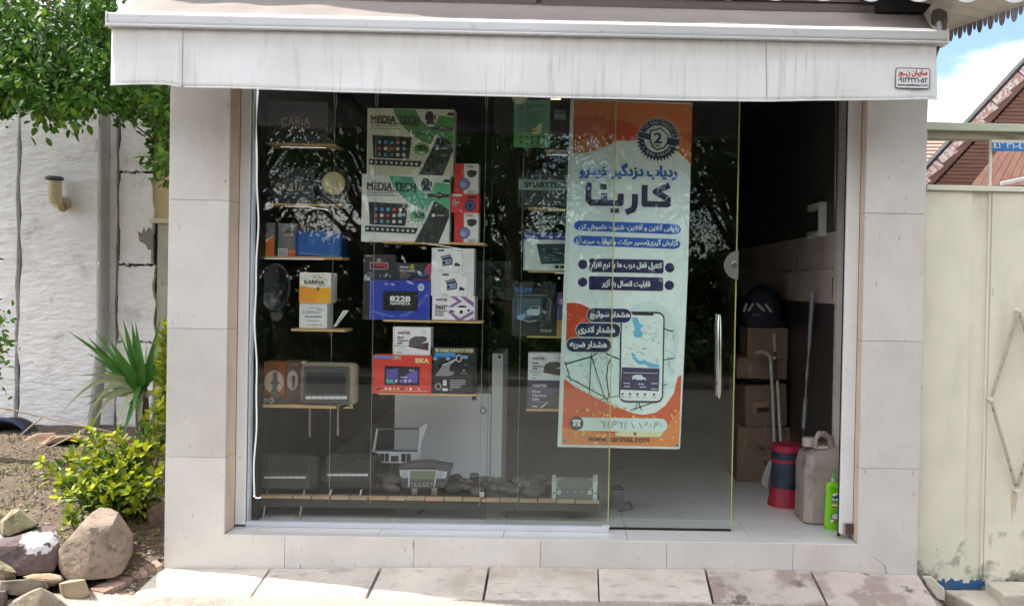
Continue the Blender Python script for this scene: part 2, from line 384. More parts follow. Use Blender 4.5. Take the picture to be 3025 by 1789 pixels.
# tiles of the pilasters and the base
ZJ = [2.414, 1.787, 1.160, .532]
def tile(pts, mat=None, y=0.0, th=.018):
    o = MB().prism([(x, y, z) for x, z in pts], (0, th, 0)).build('stone_tile', mat or m_stone, shop, bevel=.0012, seg=1); return o
G = .0009
def rect_t(x0, x1, z0, z1): tile([(x0+G, z0+G), (x1-G, z0+G), (x1-G, z1-G), (x0+G, z1-G)])
for (x0, x1) in ((XL0, XL1), (XR0, XR1)):
    zz = [3.04]+ZJ
    for z1, z0 in zip(zz, zz[1:]): rect_t(x0, x1, z0, z1)
bx = [at(v, 1610, 0).x for v in (841, 1223, 1597, 1970, 2343)]
tile([(XL0+G, -.03), (bx[0]-G, -.03), (bx[0]-G, ZF-G), (XL1-G, ZF-G), (XL1-G, ZJ[3]-G), (XL0+G, ZJ[3]-G)])
for a, b in zip(bx, bx[1:]): rect_t(a, b, -.03, ZF)
dg = at(2612, 1668, 0)
tile([(bx[4]+G, -.03), (dg.x+.02, -.03), (dg.x, dg.z), (XR0-.001, ZF-G), (bx[4]+G, ZF-G)])
tile([(dg.x+.024, -.03), (XR1-G, -.03), (XR1-G, ZJ[3]-G), (XR0+G, ZJ[3]-G), (XR0+G, ZF-.004), (dg.x+.003, dg.z)])
# reveals (stone returns) and the white metal frame
r = MB()
for z0, z1 in zip(ZJ[1:]+[ZF], [2.6]+ZJ[1:]): r.box(XL1-.003, XL1-.0005, .019, .14, z0+.002, z1-.002)
r.build('reveal', m_reveal, shop)
r = MB()
for z0, z1 in zip(ZJ[1:]+[ZF], [2.6]+ZJ[1:]): r.box(XR0+.0005, XR0+.003, .019, .08, z0+.002, z1-.002)
r.build('reveal', m_reveal, shop)
fx0, fx1 = XL1+.001, at(733, 900, .14).x
MB().box(fx0, fx1, .14, .20, ZF+.012, 2.62).build('window_frame', m_frame, shop, bevel=.004)
MB().box(fx1+.006, fx1+.011, .15, .20, ZF+.012, 2.62).build('window_frame', m_alu, shop)
MB().box(fx1+.0005, fx1+.0055, .165, .20, ZF+.012, 2.62).build('gasket', mk('black_rubber', '#161616', .6, .1), shop)
gx0, gx1 = at(2496, 900, .075).x, XR0
MB().box(gx0, gx1-.001, .08, .102, ZF+.03, 2.62).build('window_frame', m_frame, shop, bevel=.004)
MB().box(gx0-.003, gx0+.01, .1025, .112, ZF+.012, 2.62).build('gasket', MATS['black_rubber'], shop)
xw = at(2473, 900, .42).x
MB().box(xw-.002, gx1+.028, .42, .46, ZF+.002, 2.785).build('door_jamb', mk('grey_jamb_tile', '#c0bbb7', .35, .08, 3), shop)
MB().box(XL1-.005, fx1+.022, .215, .42, ZF+.001, 2.62).build('display_side', mk('black_side_panel', '#141516', .45, .1), shop)
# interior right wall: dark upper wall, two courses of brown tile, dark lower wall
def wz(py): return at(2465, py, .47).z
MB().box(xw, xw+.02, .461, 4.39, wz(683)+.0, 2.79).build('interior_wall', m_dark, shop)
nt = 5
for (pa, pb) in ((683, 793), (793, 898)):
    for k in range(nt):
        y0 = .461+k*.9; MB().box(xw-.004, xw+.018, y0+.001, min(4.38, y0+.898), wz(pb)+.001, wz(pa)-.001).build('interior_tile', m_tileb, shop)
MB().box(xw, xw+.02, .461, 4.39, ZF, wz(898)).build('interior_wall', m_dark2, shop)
# floor tiles: cut row at the threshold, then full rows
tx = [at(v, 1590, .1).x for v in (1110, 1477, 1846, 2213)]; tw = .618
cols = [XL1+.002, tx[3]-4*tw]+[tx[3]-k*tw for k in (3, 2, 1, 0)]+[XR0+.04]
rows = [.004, onz(2200, 1538, ZF).y]
while rows[-1] < 4.3: rows.append(min(4.39, rows[-1]+.618))
for j, (ya, yb) in enumerate(zip(rows, rows[1:])):
    for a, b in zip(cols, cols[1:]):
        x1 = min(b, XR0-.0005) if ya < .3 else b
        if j == 0:
            MB().box(a+.001, x1-.001, ya, yb-.001, ZF-.02, ZF).build('floor_tile', m_floor, shop, bevel=.001, seg=1)
        elif j < 6: MB().box(a+.001, b-.001, ya+.001, yb-.001, ZF-.02, ZF).build('floor_tile', m_floor, shop)
MB().box(XL1-.004, XR0+.04, .31, 4.39, ZF-.04, ZF-.021).build('floor_screed', m_grout, shop)
# debris and metal catch at the foot of the right frame
pc = at(2508, 1560, .075)
ct = MB(); ct.box(pc.x-.022, pc.x+.026, .066, .0795, pc.z-.026, pc.z+.026); ct.build('floor_catch', mk('rusty_brown_steel', '#5a4540', .6, .3, 30), shop, bevel=.003)
MB().box(pc.x-.03, pc.x-.0225, .060, .0795, pc.z-.028, pc.z+.028).build('floor_catch', mk('brushed_steel', '#b9b9b9', .3, .05, 20, metal=.9), shop, bevel=.002)
# upper sign beam, black end box, floodlight
m_beam = mk('dark_brown_beam', '#5b4c4b', .45, .15, 3, stretch=(.3, 1, 3), dirt=[('#7b6a66', .6, .7, 6, (.4, 1, 4))])
def zat(x, y, Y): return at(x, y, Y).z
zb = zat(1700, 20, -.06)
xg = at(1592, 10, -.06).x
for (x0, x1) in ((XL0-.12, xg-.012), (xg+.012, at(2588, 30, -.06).x)):
    b = MB(); b.box(x0, x1, -.075, .0, zb+.045, zb+.30); b.build('sign_beam', m_beam, shop, bevel=.003)
    b = MB(); b.box(x0, x1, -.065, .0, zb, zb+.043); b.build('sign_beam', m_beam, shop, bevel=.003)
a = at(2586, 38, -.08); b_ = at(2733, 38, -.08)
q = [a+Vector((0, 0, 0)), b_, b_+Vector((.12, 0, .16)), a+Vector((0, 0, .16))]
MB().prism(q, (0, .09, 0)).build('end_box', mk('black_steel', '#1b1b20', .5, .1), shop, bevel=.003)
fl = at(2568, 2, -.16)
lm = MB(); lm.box(fl.x-.035, fl.x+.035, -.20, -.12, fl.z-.012, fl.z+.06); lm.build('floodlight', MATS['black_steel'], shop, bevel=.012, seg=3)
# eave over the shop: white planks, scalloped sheet trim along the front and along the right side
m_plank = mk('grey_white_soffit', '#cdc6bc', .6, .05, 4, stretch=(1, .3, 1), dirt=[('#a79e93', .6, .8, 3, (1, .4, 1))])
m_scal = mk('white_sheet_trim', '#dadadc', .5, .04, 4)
m_scald = mk('backlit_sheet_trim', '#8d8a90', .6, .08, 4)  # same trim, with its backlit darkness put into the colour
ea_f = at(3045, 8, -.55); ea_b = at(2790, 96, .55)          # right edge of the eave, front and back
fz = at(2300, -40, -.55).z
k_ = 6
for i in range(k_):
    t0, t1 = i/k_, (i+1)/k_
    A0, B0 = Vector((XR1-.30, -.55, fz+.10)).lerp(Vector((XR1-.30, .55, ea_b.z+.04)), t0), ea_f.lerp(ea_b, t0)
    A1, B1 = Vector((XR1-.30, -.55, fz+.10)).lerp(Vector((XR1-.30, .55, ea_b.z+.04)), t1), ea_f.lerp(ea_b, t1)
    dd = (A1-A0).normalized()*.003
    p = [A0+dd, B0+dd, B1-dd, A1-dd]
    MB().hexa(p+[v+Vector((0, 0, .02)) for v in p]).build('soffit_plank', m_plank, shop)
MB().hexa([Vector((XL0-.4, -.55, fz+.12)), Vector((XR1-.30, -.55, fz+.12)), Vector((XR1-.30, -.49, fz+.12)), Vector((XL0-.4, -.49, fz+.12))]+
          [Vector((XL0-.4, -.55, fz+.16)), Vector((XR1-.30, -.55, fz+.16)), Vector((XR1-.30, -.49, fz+.16)), Vector((XL0-.4, -.49, fz+.16))]).build('eave_board', m_beam, shop)
def scallop(cen, ux, w, h, mat):           # a hanging half-round tongue of sheet metal
    ux = ux.normalized(); pts = []
    for t in range(0, 13):
        a = math.pi*t/12; pts.append(cen+ux*(w/2*math.cos(a))+Vector((0, 0, -h*math.sin(a)**.8)))
    pts += [cen-ux*w/2+Vector((0, 0, .05)), cen+ux*w/2+Vector((0, 0, .05))]
    nrm = ux.cross(Vector((0, 0, 1)))
    MB().prism(pts, nrm*.002).build('scallop', mat, shop)
s5 = sc(-.56)
for k in range(-1, 9):
    px = 1868+141*k+ (0 if k < 3 else 0); py = -26+1.3*k
    c0 = at(px, py-8, -.56); scallop(c0, Vector((1, 0, 0)), 78*s5, 33*s5, m_scal)
    c1 = at(px+71, py-8, -.561); scallop(c1, Vector((1, 0, 0)), 40*s5, 21*s5, m_scal)
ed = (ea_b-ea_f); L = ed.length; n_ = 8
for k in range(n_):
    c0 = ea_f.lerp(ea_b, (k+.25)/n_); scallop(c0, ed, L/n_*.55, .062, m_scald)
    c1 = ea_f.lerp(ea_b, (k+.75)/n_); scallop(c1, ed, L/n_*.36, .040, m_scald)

# ================================================================== AWNING
YB = -.32
aw = thing('awning', 'white retractable awning with a stained hanging valance above the shop window', 'awning', at(1550, 110, YB))
m_cloth = mk('white_awning_cloth', '#ebebeb', .7, .03, 4, rnd=False,
             dirt=[('#d4d3d2', .52, .74, 5, (9, 1, .5)), ('#c9c8c7', .70, .80, 7, (12, 1, .35)), ('#efefef', .66, .74, 6, (14, 1, .4)), ('#cfc3b4', .62, .8, 2.4, (1, 1, 1))])
def rail_grime(m):                     # rust and dirt washed down from the rail onto the top of the cloth
    n, l = m.node_tree.nodes, m.node_tree.links; b = n['Principled BSDF']; src = b.inputs['Base Color'].links[0].from_socket
    tc = n.new('ShaderNodeTexCoord'); sp = n.new('ShaderNodeSeparateXYZ'); l.new(tc.outputs['Object'], sp.inputs[0])
    mp = n.new('ShaderNodeMapping'); mp.inputs['Scale'].default_value = (5, 1, 1.2); l.new(tc.outputs['Object'], mp.inputs[0])
    nz = n.new('ShaderNodeTexNoise'); nz.inputs['Scale'].default_value = 3; nz.inputs['Detail'].default_value = 7; l.new(mp.outputs[0], nz.inputs['Vector'])
    mr = n.new('ShaderNodeMapRange'); mr.inputs['From Min'].default_value = -.09; mr.inputs['From Max'].default_value = .02; l.new(sp.outputs['Z'], mr.inputs['Value'])
    mu = n.new('ShaderNodeMath'); mu.operation = 'MULTIPLY'; l.new(mr.outputs['Result'], mu.inputs[0]); l.new(nz.outputs['Fac'], mu.inputs[1])
    mx = n.new('ShaderNodeMix'); mx.data_type = 'RGBA'; l.new(mu.outputs[0], mx.inputs['Factor']); l.new(src, mx.inputs['A']); mx.inputs['B'].default_value = (*lin('#a8917c'), 1); l.new(mx.outputs['Result'], b.inputs['Base Color'])
rail_grime(m_cloth)
m_cloth2 = mk('shaded_weathered_awning_cloth', '#8f8782', .8, .06, 3, rnd=False, dirt=[('#8f857e', .5, .72, 4, (1, 1, 2)), ('#7b6f68', .66, .74, 14, (.6, 1, 2))])  # base darkened to carry the eave's shade, weather stains over it
def rail(y0, y1, d, mat, nm, Ya, Yb_, bev):
    l0, l1, r0, r1 = at(325, y0, YB), at(325, y1, YB), at(2792, y0+53, YB), at(2792, y1+51, YB)
    MB().hexa([l1+Vector((0, Ya, 0)), r1+Vector((0, Ya, 0)), r1+Vector((0, Yb_, 0)), l1+Vector((0, Yb_, 0)), l0+Vector((0, Ya, 0)), r0+Vector((0, Ya, 0)), r0+Vector((0, Yb_, 0)), l0+Vector((0, Yb_, 0))]).build(nm, mat, aw, bevel=bev, seg=4)
m_rail = mk('white_awning_rail', '#e6e6e8', .35, .02, 4, rnd=False, dirt=[('#b9b6ae', .62, .78, 12, (2, 1, 3))])
rail(41, 73, 0, m_rail, 'front_rail', -.03, .05, .014)
rail(74, 82, 0, m_rail, 'front_rail', -.036, .04, .004)
# end caps
for (x, y) in ((324.0, 60), (2793, 112)):
    p = at(x, y, YB); MB().box(p.x-.004, p.x+.004, YB-.034, YB+.055, p.z-.035, p.z+.032).build('end_cap', m_rail, aw, bevel=.003)
# valance cloth with two seams and a wavy hem
va = MB(); nu, nv = 150, 10; vs = []
hem = [(327, 252), (420, 249), (500, 250), (527, 257), (560, 259), (700, 261), (1000, 272), (1300, 280), (1600, 288), (1850, 293), (2000, 297), (2270, 300), (2400, 297), (2600, 296), (2745, 293), (2768, 294)]
def hemy(x):
    for (a, b), (c_, d_) in zip(hem, hem[1:]):
        if a <= x <= c_: return b+(d_-b)*(x-a)/(c_-a)
    return hem[-1][1]
for j in range(nv+1):
    for i in range(nu+1):
        x = 330+(2766-330)*i/nu; t = j/nv; yt = 81+51.5*i/nu; yb = hemy(x-3+6*(i/nu))
        xx = x+(-3+6*(i/nu))*t
        yo = YB-.012+.024*noise.noise((x*.005, t*1.2, 2))*t+.006*noise.noise((x*.03, t*.6, 4))*t-.012*math.exp(-((x-537)/14)**2)*t
        vs.append(at(xx, yt+(yb-yt)*t, yo))
va.add(vs, [(j*(nu+1)+i, j*(nu+1)+i+1, (j+1)*(nu+1)+i+1, (j+1)*(nu+1)+i) for j in range(nv) for i in range(nu)], 0, True)
vo = va.build('valance', m_cloth, aw)
sd = vo.modifiers.new('thick', 'SOLIDIFY'); sd.thickness = .0015
hm = MB(); hm.tube([vs[nv*(nu+1)+i]+Vector((0, -.002, .002)) for i in range(0, nu+1, 2)], .0042, 6); hm.build('hem', m_cloth, aw)
m_seam = mk('seam_thread', '#8f8d8c', .8, .1)
for x in (537, 2270):
    i = round((x-330)/(2766-330)*nu); MB().tube([vs[j*(nu+1)+i]+Vector((0, -.0015, 0)) for j in range(nv+1)], .0013, 5).build('seam', m_seam, aw)
# sloping cloth above the rail
fb = MB(); nu, nv = 90, 6; vs2 = []
for j in range(nv+1):
    for i in range(nu+1):
        t = j/nv; xb = 345+(2766-345)*i/nu; yb_ = 39+(91-39)*i/nu
        A = at(xb, yb_, YB+.02); xt = 384+(2726-384)*i/nu; yt_ = -20+(40+20)*i/nu
        B = at(xt, yt_, -.05); p = A.lerp(B, t)
        sag = math.sin(math.pi*t)
        p.z -= sag*(.012+.010*noise.noise((xb*.01, t*2, 9))); p.y -= sag*.02*noise.noise((xb*.004, t*3, 1))
        if j == 0: p.z += .003*noise.noise((xb*.05, 0, 3))
        vs2.append(p)
fb.add(vs2, [(j*(nu+1)+i, j*(nu+1)+i+1, (j+1)*(nu+1)+i+1, (j+1)*(nu+1)+i) for j in range(nv) for i in range(nu)], 0, True)
fo = fb.build('cloth', m_cloth2, aw); fo.modifiers.new('thick', 'SOLIDIFY').thickness = .0015
MB().tube([v+Vector((0, -.003, .003)) for v in vs2[0:nu+1]], .005, 6).build('welt', m_rail, aw)
m_arm = mk('grey_cast_arm', '#6f6a67', .5, .2, 20, metal=.3)
p = at(2770, 52, -.12)
br = MB(); br.lathe([(0, -.02), (.036, -.02), (.042, 0), (.036, .02), (0, .02)], p, 'x', 18); br.build('arm_bracket', m_arm, aw)
MB().tube([at(2790, 38, -.05), at(2793, 60, -.16), at(2788, 88, YB+.02)], .011, 8).build('folding_arm', m_arm, aw)
MB().tube([at(2775, 70, -.18), at(2779, 90, YB+.03)], .012, 8).build('folding_arm', m_rail, aw)
q = [at(2763, 133, YB+.03), at(2779, 133, YB+.03), at(2768, 168, YB+.03), at(2762, 168, YB+.03)]
MB().prism(q, (0, .02, 0)).build('arm_bracket', m_arm, aw)
MB().tube([at(352, 8, -.05), at(360, 24, -.2), at(345, 60, YB+.03)], .012, 8).build('folding_arm', m_rail, aw)
# maker's sticker on the valance
cx, yb0 = 2646.0, 300.0
v0 = (2265, 0, 3.2974)
pp = at(cx, yb0, YB-.014)
stk = thing('sticker', 'small white sticker with red and dark print at the right end of the valance', 'sticker', pp)
f = Face(stk, v0, cx, yb0, YB, sc(YB-.016))
f.round(1250, 660, 1590, 862, 26, '#3c3c46', 1); f.round(1258, 668, 1582, 854, 20, '#e9e9ea', 2)
f.text('سایبان نــور', 1272, 672, 1562, 748, '#c22a3a', 3, .03); f.text('۰۹۱۲۴۲۲۱۰۵۲', 1272, 755, 1565, 802, '#2e2e52', 3, .03); f.text('www.sayebannur.com', 1272, 812, 1572, 846, '#3a3a40', 3, .02)
f.build('print'); stk.location = at(2645, 300, YB-.020)
# ================================================================== GLAZING
m_glass = glass_mat('clear_glass', (.975, .985, .98))
m_glassd = glass_mat('greenish_glass', (.955, .982, .97))
m_gedge = mk('green_glass_edge', '#a8a76a', .2, .1, 8, spec=.6)
m_chrome = mk('chrome_steel', '#d8d8d6', .16, .02, 8, metal=1)
m_satin = mk('satin_steel', '#a39d96', .32, .04, 20, metal=.85)
YG, YD = .165, .205
w = thing('shop_window', 'large fixed glass pane standing in a white bottom rail', 'window', at(1270, 1562, YG))
gx_0, gx_1 = at(738, 900, YG).x, at(1810, 900, YG).x
rz0, rz1 = at(1270, 1573, YG-.02).z, at(1270, 1549, YG-.02).z
MB().box(gx_0, gx_1-.006, YG-.005, YG+.005, rz1-.01, 2.61).build('pane', m_glass, w)
MB().box(gx_1-.0055, gx_1, YG-.006, YG+.006, rz1+.001, 2.61).build('polished_edge', m_gedge, w)
MB().box(gx_0, gx_1+.002, YG-.02, YG+.02, ZF+.0005, rz1).build('bottom_rail', m_alu, w, bevel=.003)
ck = at(1790, 1551, YG-.01)
MB().prism([(ck.x-.03, YG-.019, rz1), (ck.x+.018, YG-.019, rz1), (ck.x+.018, YG-.019, rz1+.012), (ck.x-.02, YG-.019, rz1+.012)], (0, .008, 0)).build('pane_clip', mk('clear_plastic', '#c9d4d2', .2, .02), w)
dr = thing('sliding_glass_door', 'half-open greenish glass door with a long steel handle and a round lock', 'door', at(1810, 1566, YD))
dx0, dx1 = at(1447, 900, YD).x, at(2174, 900, YD).x
MB().box(dx0, dx1-.006, YD-.005, YD+.005, ZF+.012, 2.60).build('pane', m_glassd, dr)
MB().box(dx1-.0055, dx1, YD-.006, YD+.006, ZF+.012, 2.60).build('polished_edge', m_gedge, dr)
MB().box(dx0-.0005, dx0+.0005, YD-.0055, YD+.0055, ZF+.012, 2.60).build('polished_edge', mk('dull_glass_edge', '#39413c', .3, .1), dr)
MB().box(dx0+.02, dx1-.001, YD-.0045, YD+.0045, ZF+.002, ZF+.0115).build('bottom_seal', MATS['black_rubber'], dr)
hp, hq = at(2125, 929, YD-.045), at(2125, 1175, YD-.045)
h = MB(); h.tube([hp, hp.lerp(hq, .1), hp.lerp(hq, .9), hq], [.006, .0115, .0115, .006], 12); hd = h.build('handle', m_chrome, dr)
for t in (.16, .84):
    q = hp.lerp(hq, t); MB().tube([q, q+Vector((0, .04, 0))], .007, 10).build('handle_post', m_chrome, dr)
    MB().tube([q+Vector((0, .0535, 0)), q+Vector((0, .075, 0))], .007, 10).build('handle_post', m_chrome, dr)
h = MB(); h.tube([hp+Vector((.004, .09, 0)), hq+Vector((.004, .09, 0))], .010, 12); h.build('handle', m_chrome, dr)
lc = at(2181, 783, YD-.02); R_ = 42*sc(YD)
pts = [(lc.x+R_*math.cos(a), YD-.026, lc.z+R_*math.sin(a)*1.32/1.32) for a in [math.pi/2+math.pi*k/20 for k in range(21)]]
lk = MB().prism(pts, (0, .0195, 0)).build('lock', m_satin, dr, bevel=.003, seg=3)
kc = at(2170, 783, YD-.03)
MB().lathe([(.0, -.008), (.015, -.008), (.019, 0), (.019, .006)], (kc.x, YD-.026, kc.z), 'y', 24).build('lock_cylinder', m_chrome, lk)
MB().box(kc.x-.0015, kc.x+.0015, YD-.0355, YD-.030, kc.z-.006, kc.z+.006).build('keyhole', MATS['black_rubber'], lk)

# ================================================================== BANNER on the inside of the door
A_, B_, C_ = (1640, 270, 3.71), (1640, 640, 3.71), (1640, 960, 3.71)
YN = YD+.016
s_ = sc(YN); cx = 1836.0; yb0 = 1323.0
bp = at(cx, yb0, YN)
ban = thing('banner', 'tall printed banner in pale mint and orange hanging behind the glass door', 'banner', bp)
m_vinyl = mk('white_vinyl', '#dde6e2', .45, .03, 5)
bw = 1
def bxz(x, y): return Vector(((x-cx)*s_, 0, (yb0-y)*s_))
cor = [(1666, 296), (2026, 300), (2004, 1323), (1646, 1322)]
# sheet is sheared slightly as it hangs; print coordinates follow the photograph's close-ups
mb = MB(); P4 = [bxz(*q) for q in cor]
mb.v = [p+Vector((0, .0, 0)) for p in P4]+[p+Vector((0, .0012, 0)) for p in P4]
mb.f = [(0, 1, 2, 3), (7, 6, 5, 4), (0, 4, 5, 1), (1, 5, 6, 2), (2, 6, 7, 3), (3, 7, 4, 0)]; mb.m = [0]*6; mb.sm = [False]*6
mb.v = [v+bp for v in mb.v]; mb.build('sheet', m_vinyl, ban)
ORANGE, RED, NAVY, BLUE, MINT = '#dc7a3c', '#cf5230', '#322f5c', '#2f63bd', '#e8f2f1'
f = Face(ban, A_, cx, yb0, YN, s_, step=.0005)
f.poly([(135, 105), (1430, 128), (1418, 2000), (1370, 3900), (75, 3873), (128, 685)], MINT, 1)                      # ground colour
# flowing bands at the top
f.poly([(135, 105), (1430, 128), (1424, 780), (1300, 660), (1180, 590), (1000, 540), (860, 525), (700, 540), (620, 540), (520, 590), (380, 650), (250, 680), (130, 685)], ORANGE, 2)
f.poly([(135, 295), (300, 270), (480, 275), (650, 315), (800, 370), (1000, 430), (1180, 455), (1424, 435), (1424, 520), (1300, 470), (1100, 500), (900, 520), (700, 533), (560, 510), (400, 500), (270, 515), (170, 550), (135, 575)], RED, 3)
for (x, y, rr_) in ((450, 220, 26), (510, 285, 30), (380, 385, 42), (435, 455, 45), (320, 250, 20), (170, 490, 22), (785, 180, 20), (790, 265, 28), (880, 235, 22), (995, 195, 30), (1110, 250, 30), (890, 330, 36), (625, 210, 18), (1375, 640, 35)):
    f.disc(x, y, rr_, '#e2915c', 4, 16); f.disc(x, y, rr_*.72, '#dd8450', 5, 16)
for (x, y) in ((180, 148), (1388, 182)): f.disc(x, y, 19, '#b7b7b5', 6, 16); f.disc(x, y, 9, '#22242a', 7, 12)
# warranty rosette
f.star(1062, 518, 256, 212, 36, '#e3eee8', 4); f.star(1062, 518, 244, 204, 36, NAVY, 5)
f.disc(1056, 512, 148, '#dfe9e4', 6, 36)
f.poly([(850, 430), (1290, 505), (1290, 610), (850, 505)], '#e3eee8', 7); f.poly([(848, 436), (1292, 512), (1292, 602), (848, 498)], NAVY, 8)
f.poly([(1085, 385), (1180, 470), (1172, 560), (1130, 615), (1050, 640), (990, 600), (965, 520), (970, 420), (1040, 405)], NAVY, 9)
f.poly([(1085, 402), (1164, 476), (1157, 552), (1120, 600), (1050, 622), (1003, 590), (981, 515), (986, 432), (1042, 420)], '#dfe9e4', 10)
f.text('2', 1015, 448, 1105, 558, NAVY, 11, .05); f.text('YEARS', 1002, 568, 1090, 602, NAVY, 11, .02)
import itertools
def arc_text(t, cxx, cyy, r, a0, a1, h, col, L, flip=False):
    n = len(t)
    for i, ch in enumerate(t):
        if ch == ' ': continue
        a = math.radians(a0+(a1-a0)*(i+.5)/n); vs, fs = text_mesh(ch); b = len(f.v); mi = f.mi(col); wd = h*(.25 if ch in 'I' else .72)
        for (u, v, k) in vs:
            rr_ = r+(v*h if not flip else -v*h+h); tt = (u-.5)*wd
            dx, dy = math.cos(a), math.sin(a); tx_, ty_ = (-dy, dx) if not flip else (dy, -dx)
            x, y, z = f.P(cxx+dx*rr_+tx_*tt, cyy+dy*rr_+ty_*tt, L); f.v.append((x, y-k*.00005, z))
        f.f += [tuple(q+b for q in ff) for ff in fs]; f.m += [mi]*len(fs)
arc_text('2 YEARS WARRANTY', 1056, 512, 163, -132, -28, 28, '#d6dde6', 9)
arc_text('2 YEARS WARRANTY', 1056, 512, 163, 150, 32, 28, '#d6dde6', 9, True)
for (x, y) in ((925, 392), (1226, 465), (893, 563), (1190, 628)): f.disc(x, y, 8, '#d6dde6', 9, 10)
# headline lettering with white outlines
def outlined(t, x0, y0, x1, y1, col, L, b, edge='#e9f2ee', o=9):
    f.text(t, x0-o, y0-o, x1+o, y1+o, edge, L, b+.055); f.text(t, x0, y0, x1, y1, col, L+2, b)
outlined('ردیاب دزدگیر خودرو', 208, 790, 1278, 958, BLUE, 6, .045)
# big block lettering of the product name, drawn as heavy strokes
def stroke(pts, wd, col, L): f.line(pts, wd, col, L); [f.disc(x, y, wd/2, col, L+1, 14) for x, y in pts[1:-1]]
big = [[(1195, 1012), (1045, 1090), (1180, 1165), (1180, 1225), (925, 1225), (925, 1018)],          # kaf and alef
       [(820, 1118), (820, 1240), (800, 1290), (722, 1320)],                                                # re
       [(665, 1118), (665, 1222), (485, 1222), (485, 1118)],                                        # ye, noon
       [(485, 1222), (345, 1222), (310, 1190), (310, 1003)]]
for L, wd, col in ((6, 86, '#e9f2ee'), (9, 66, '#332f57')):
    for st in big: stroke(st, wd, col, L)
    o = 9 if L == 6 else 0
    f.rect(438-o, 1015-o, 508+o, 1075+o, col, L+2); f.rect(555-o, 1280-o, 650+o, 1330+o, col, L+2)
f.view = B_
for (x0, y0, x1, y1, t, tx0, ty0, tx1, ty1) in ((158, 45, 1335, 178, 'ردیابی آنلاین و آفلاین- شنود- خاموش کن', 212, 75, 1312, 152), (155, 210, 1332, 338, 'گزارش گیری(مسیر حرکت و توقف- سرعت)', 182, 235, 1308, 312)):
    f.poly([(x0+60, y0), (x1-60, y0+20), (x1-18, y0+38), (x1, (y0+y1)/2+10), (x1-18, y1-18), (x1-60, y1), (x0+60, y1-20), (x0+18, y1-38), (x0, (y0+y1)/2-10), (x0+18, y0+18)], BLUE, 3)
    f.text(t, tx0, ty0, tx1, ty1, '#dce6ea', 5, .035)
for (y0, y1, t, tx0, tx1) in ((455, 612, 'کنترل قفل درب ها با نرم افزار', 352, 1135), (648, 806, 'قابلیت اتصال به آژیر', 475, 1008)):
    f.round(326, y0-4, 1158, y1+4, 26, '#e9f2ee', 2); f.round(334, y0+4, 1150, y1-4, 22, NAVY, 3)
    f.text(t, tx0, (y0+y1)/2-42, tx1, (y0+y1)/2+46, '#e4ebe9', 5, .035)
    for x, dy in ((264, -8), (1217, 10)): f.disc(x, (y0+y1)/2+dy, 60, '#e9f2ee', 2); f.disc(x, (y0+y1)/2+dy, 52, NAVY, 3)
# map disc, orange corner, street lines
f.poly([(97, 952), (180, 945), (260, 960), (350, 1005), (420, 1060), (420, 1500), (95, 1500)], '#c9472f', 3)
f.disc(1000, 1330, 330, '#d6e8e6', 2, 40, 420)
f.view = C_
f.poly([(85, 250), (640, 170), (1280, 60), (1285, 520), (1240, 700), (1100, 870), (940, 950), (700, 930), (420, 830), (120, 600), (85, 560)], '#dbeeec', 4)
# orange swoosh at the foot
f.poly([(82, 590), (200, 680), (400, 780), (620, 880), (850, 960), (960, 975), (1090, 950), (1200, 870), (1290, 730), (1330, 555), (1368, 530), (1358, 1320), (70, 1312)], '#d8623a', 5)
f.poly([(75, 1130), (500, 1180), (900, 1215), (1180, 1150), (1362, 900), (1358, 1320), (70, 1312)], '#e08848', 6)
for k in range(9): f.line([(90+70*k, 620+30*k), (290+70*k, 1090)], 5, '#c95434', 7)
rr = random.Random(5)
for k in range(70):
    x, y = rr.uniform(80, 1350), rr.uniform(830, 1305)
    if y > 640+ .32*x or x > 1150 or y > 1000: f.disc(x, y, rr.uniform(5, 18), rr.choice(['#e8c25a', '#eaa24c', '#e6d07a']), 8, 10)
LN = '#33383c'
for pts, wd in ((([(85, 435), (380, 345), (430, 310)]), 14), ([(375, 310), (360, 755)], 10), ([(380, 350), (520, 770)], 10), ([(90, 400), (155, 620)], 9), ([(100, 560), (360, 700), (570, 810)], 12), ([(600, 340), (560, 430), (548, 560), (578, 790)], 11), ([(535, 308), (680, 368)], 14), ([(480, 815), (680, 770)], 8), ([(820, 925), (1045, 845)], 11), ([(905, 840), (940, 925)], 11), ([(885, 850), (868, 925)], 9), ([(1160, 370), (1278, 348)], 10), ([(1150, 660), (1222, 628)], 8), ([(1165, 20), (1220, 45), (1275, 48)], 11), ([(520, 765), (575, 850)], 10)):
    f.line(pts, wd, LN, 7)
rr = random.Random(11)
for k in range(60):
    x, y = (rr.uniform(100, 620), rr.uniform(320, 780)) if k < 42 else (rr.uniform(1165, 1275), rr.uniform(60, 740))
    if y > 560+.55*(x-85): continue
    a = rr.choice([.1, 1.4, -.6, .8, 2.2]); l_ = rr.uniform(30, 110); f.line([(x-l_/2*math.cos(a), y-l_/2*math.sin(a)), (x+l_/2*math.cos(a), y+l_/2*math.sin(a))], 3.2, '#76868a', 6)
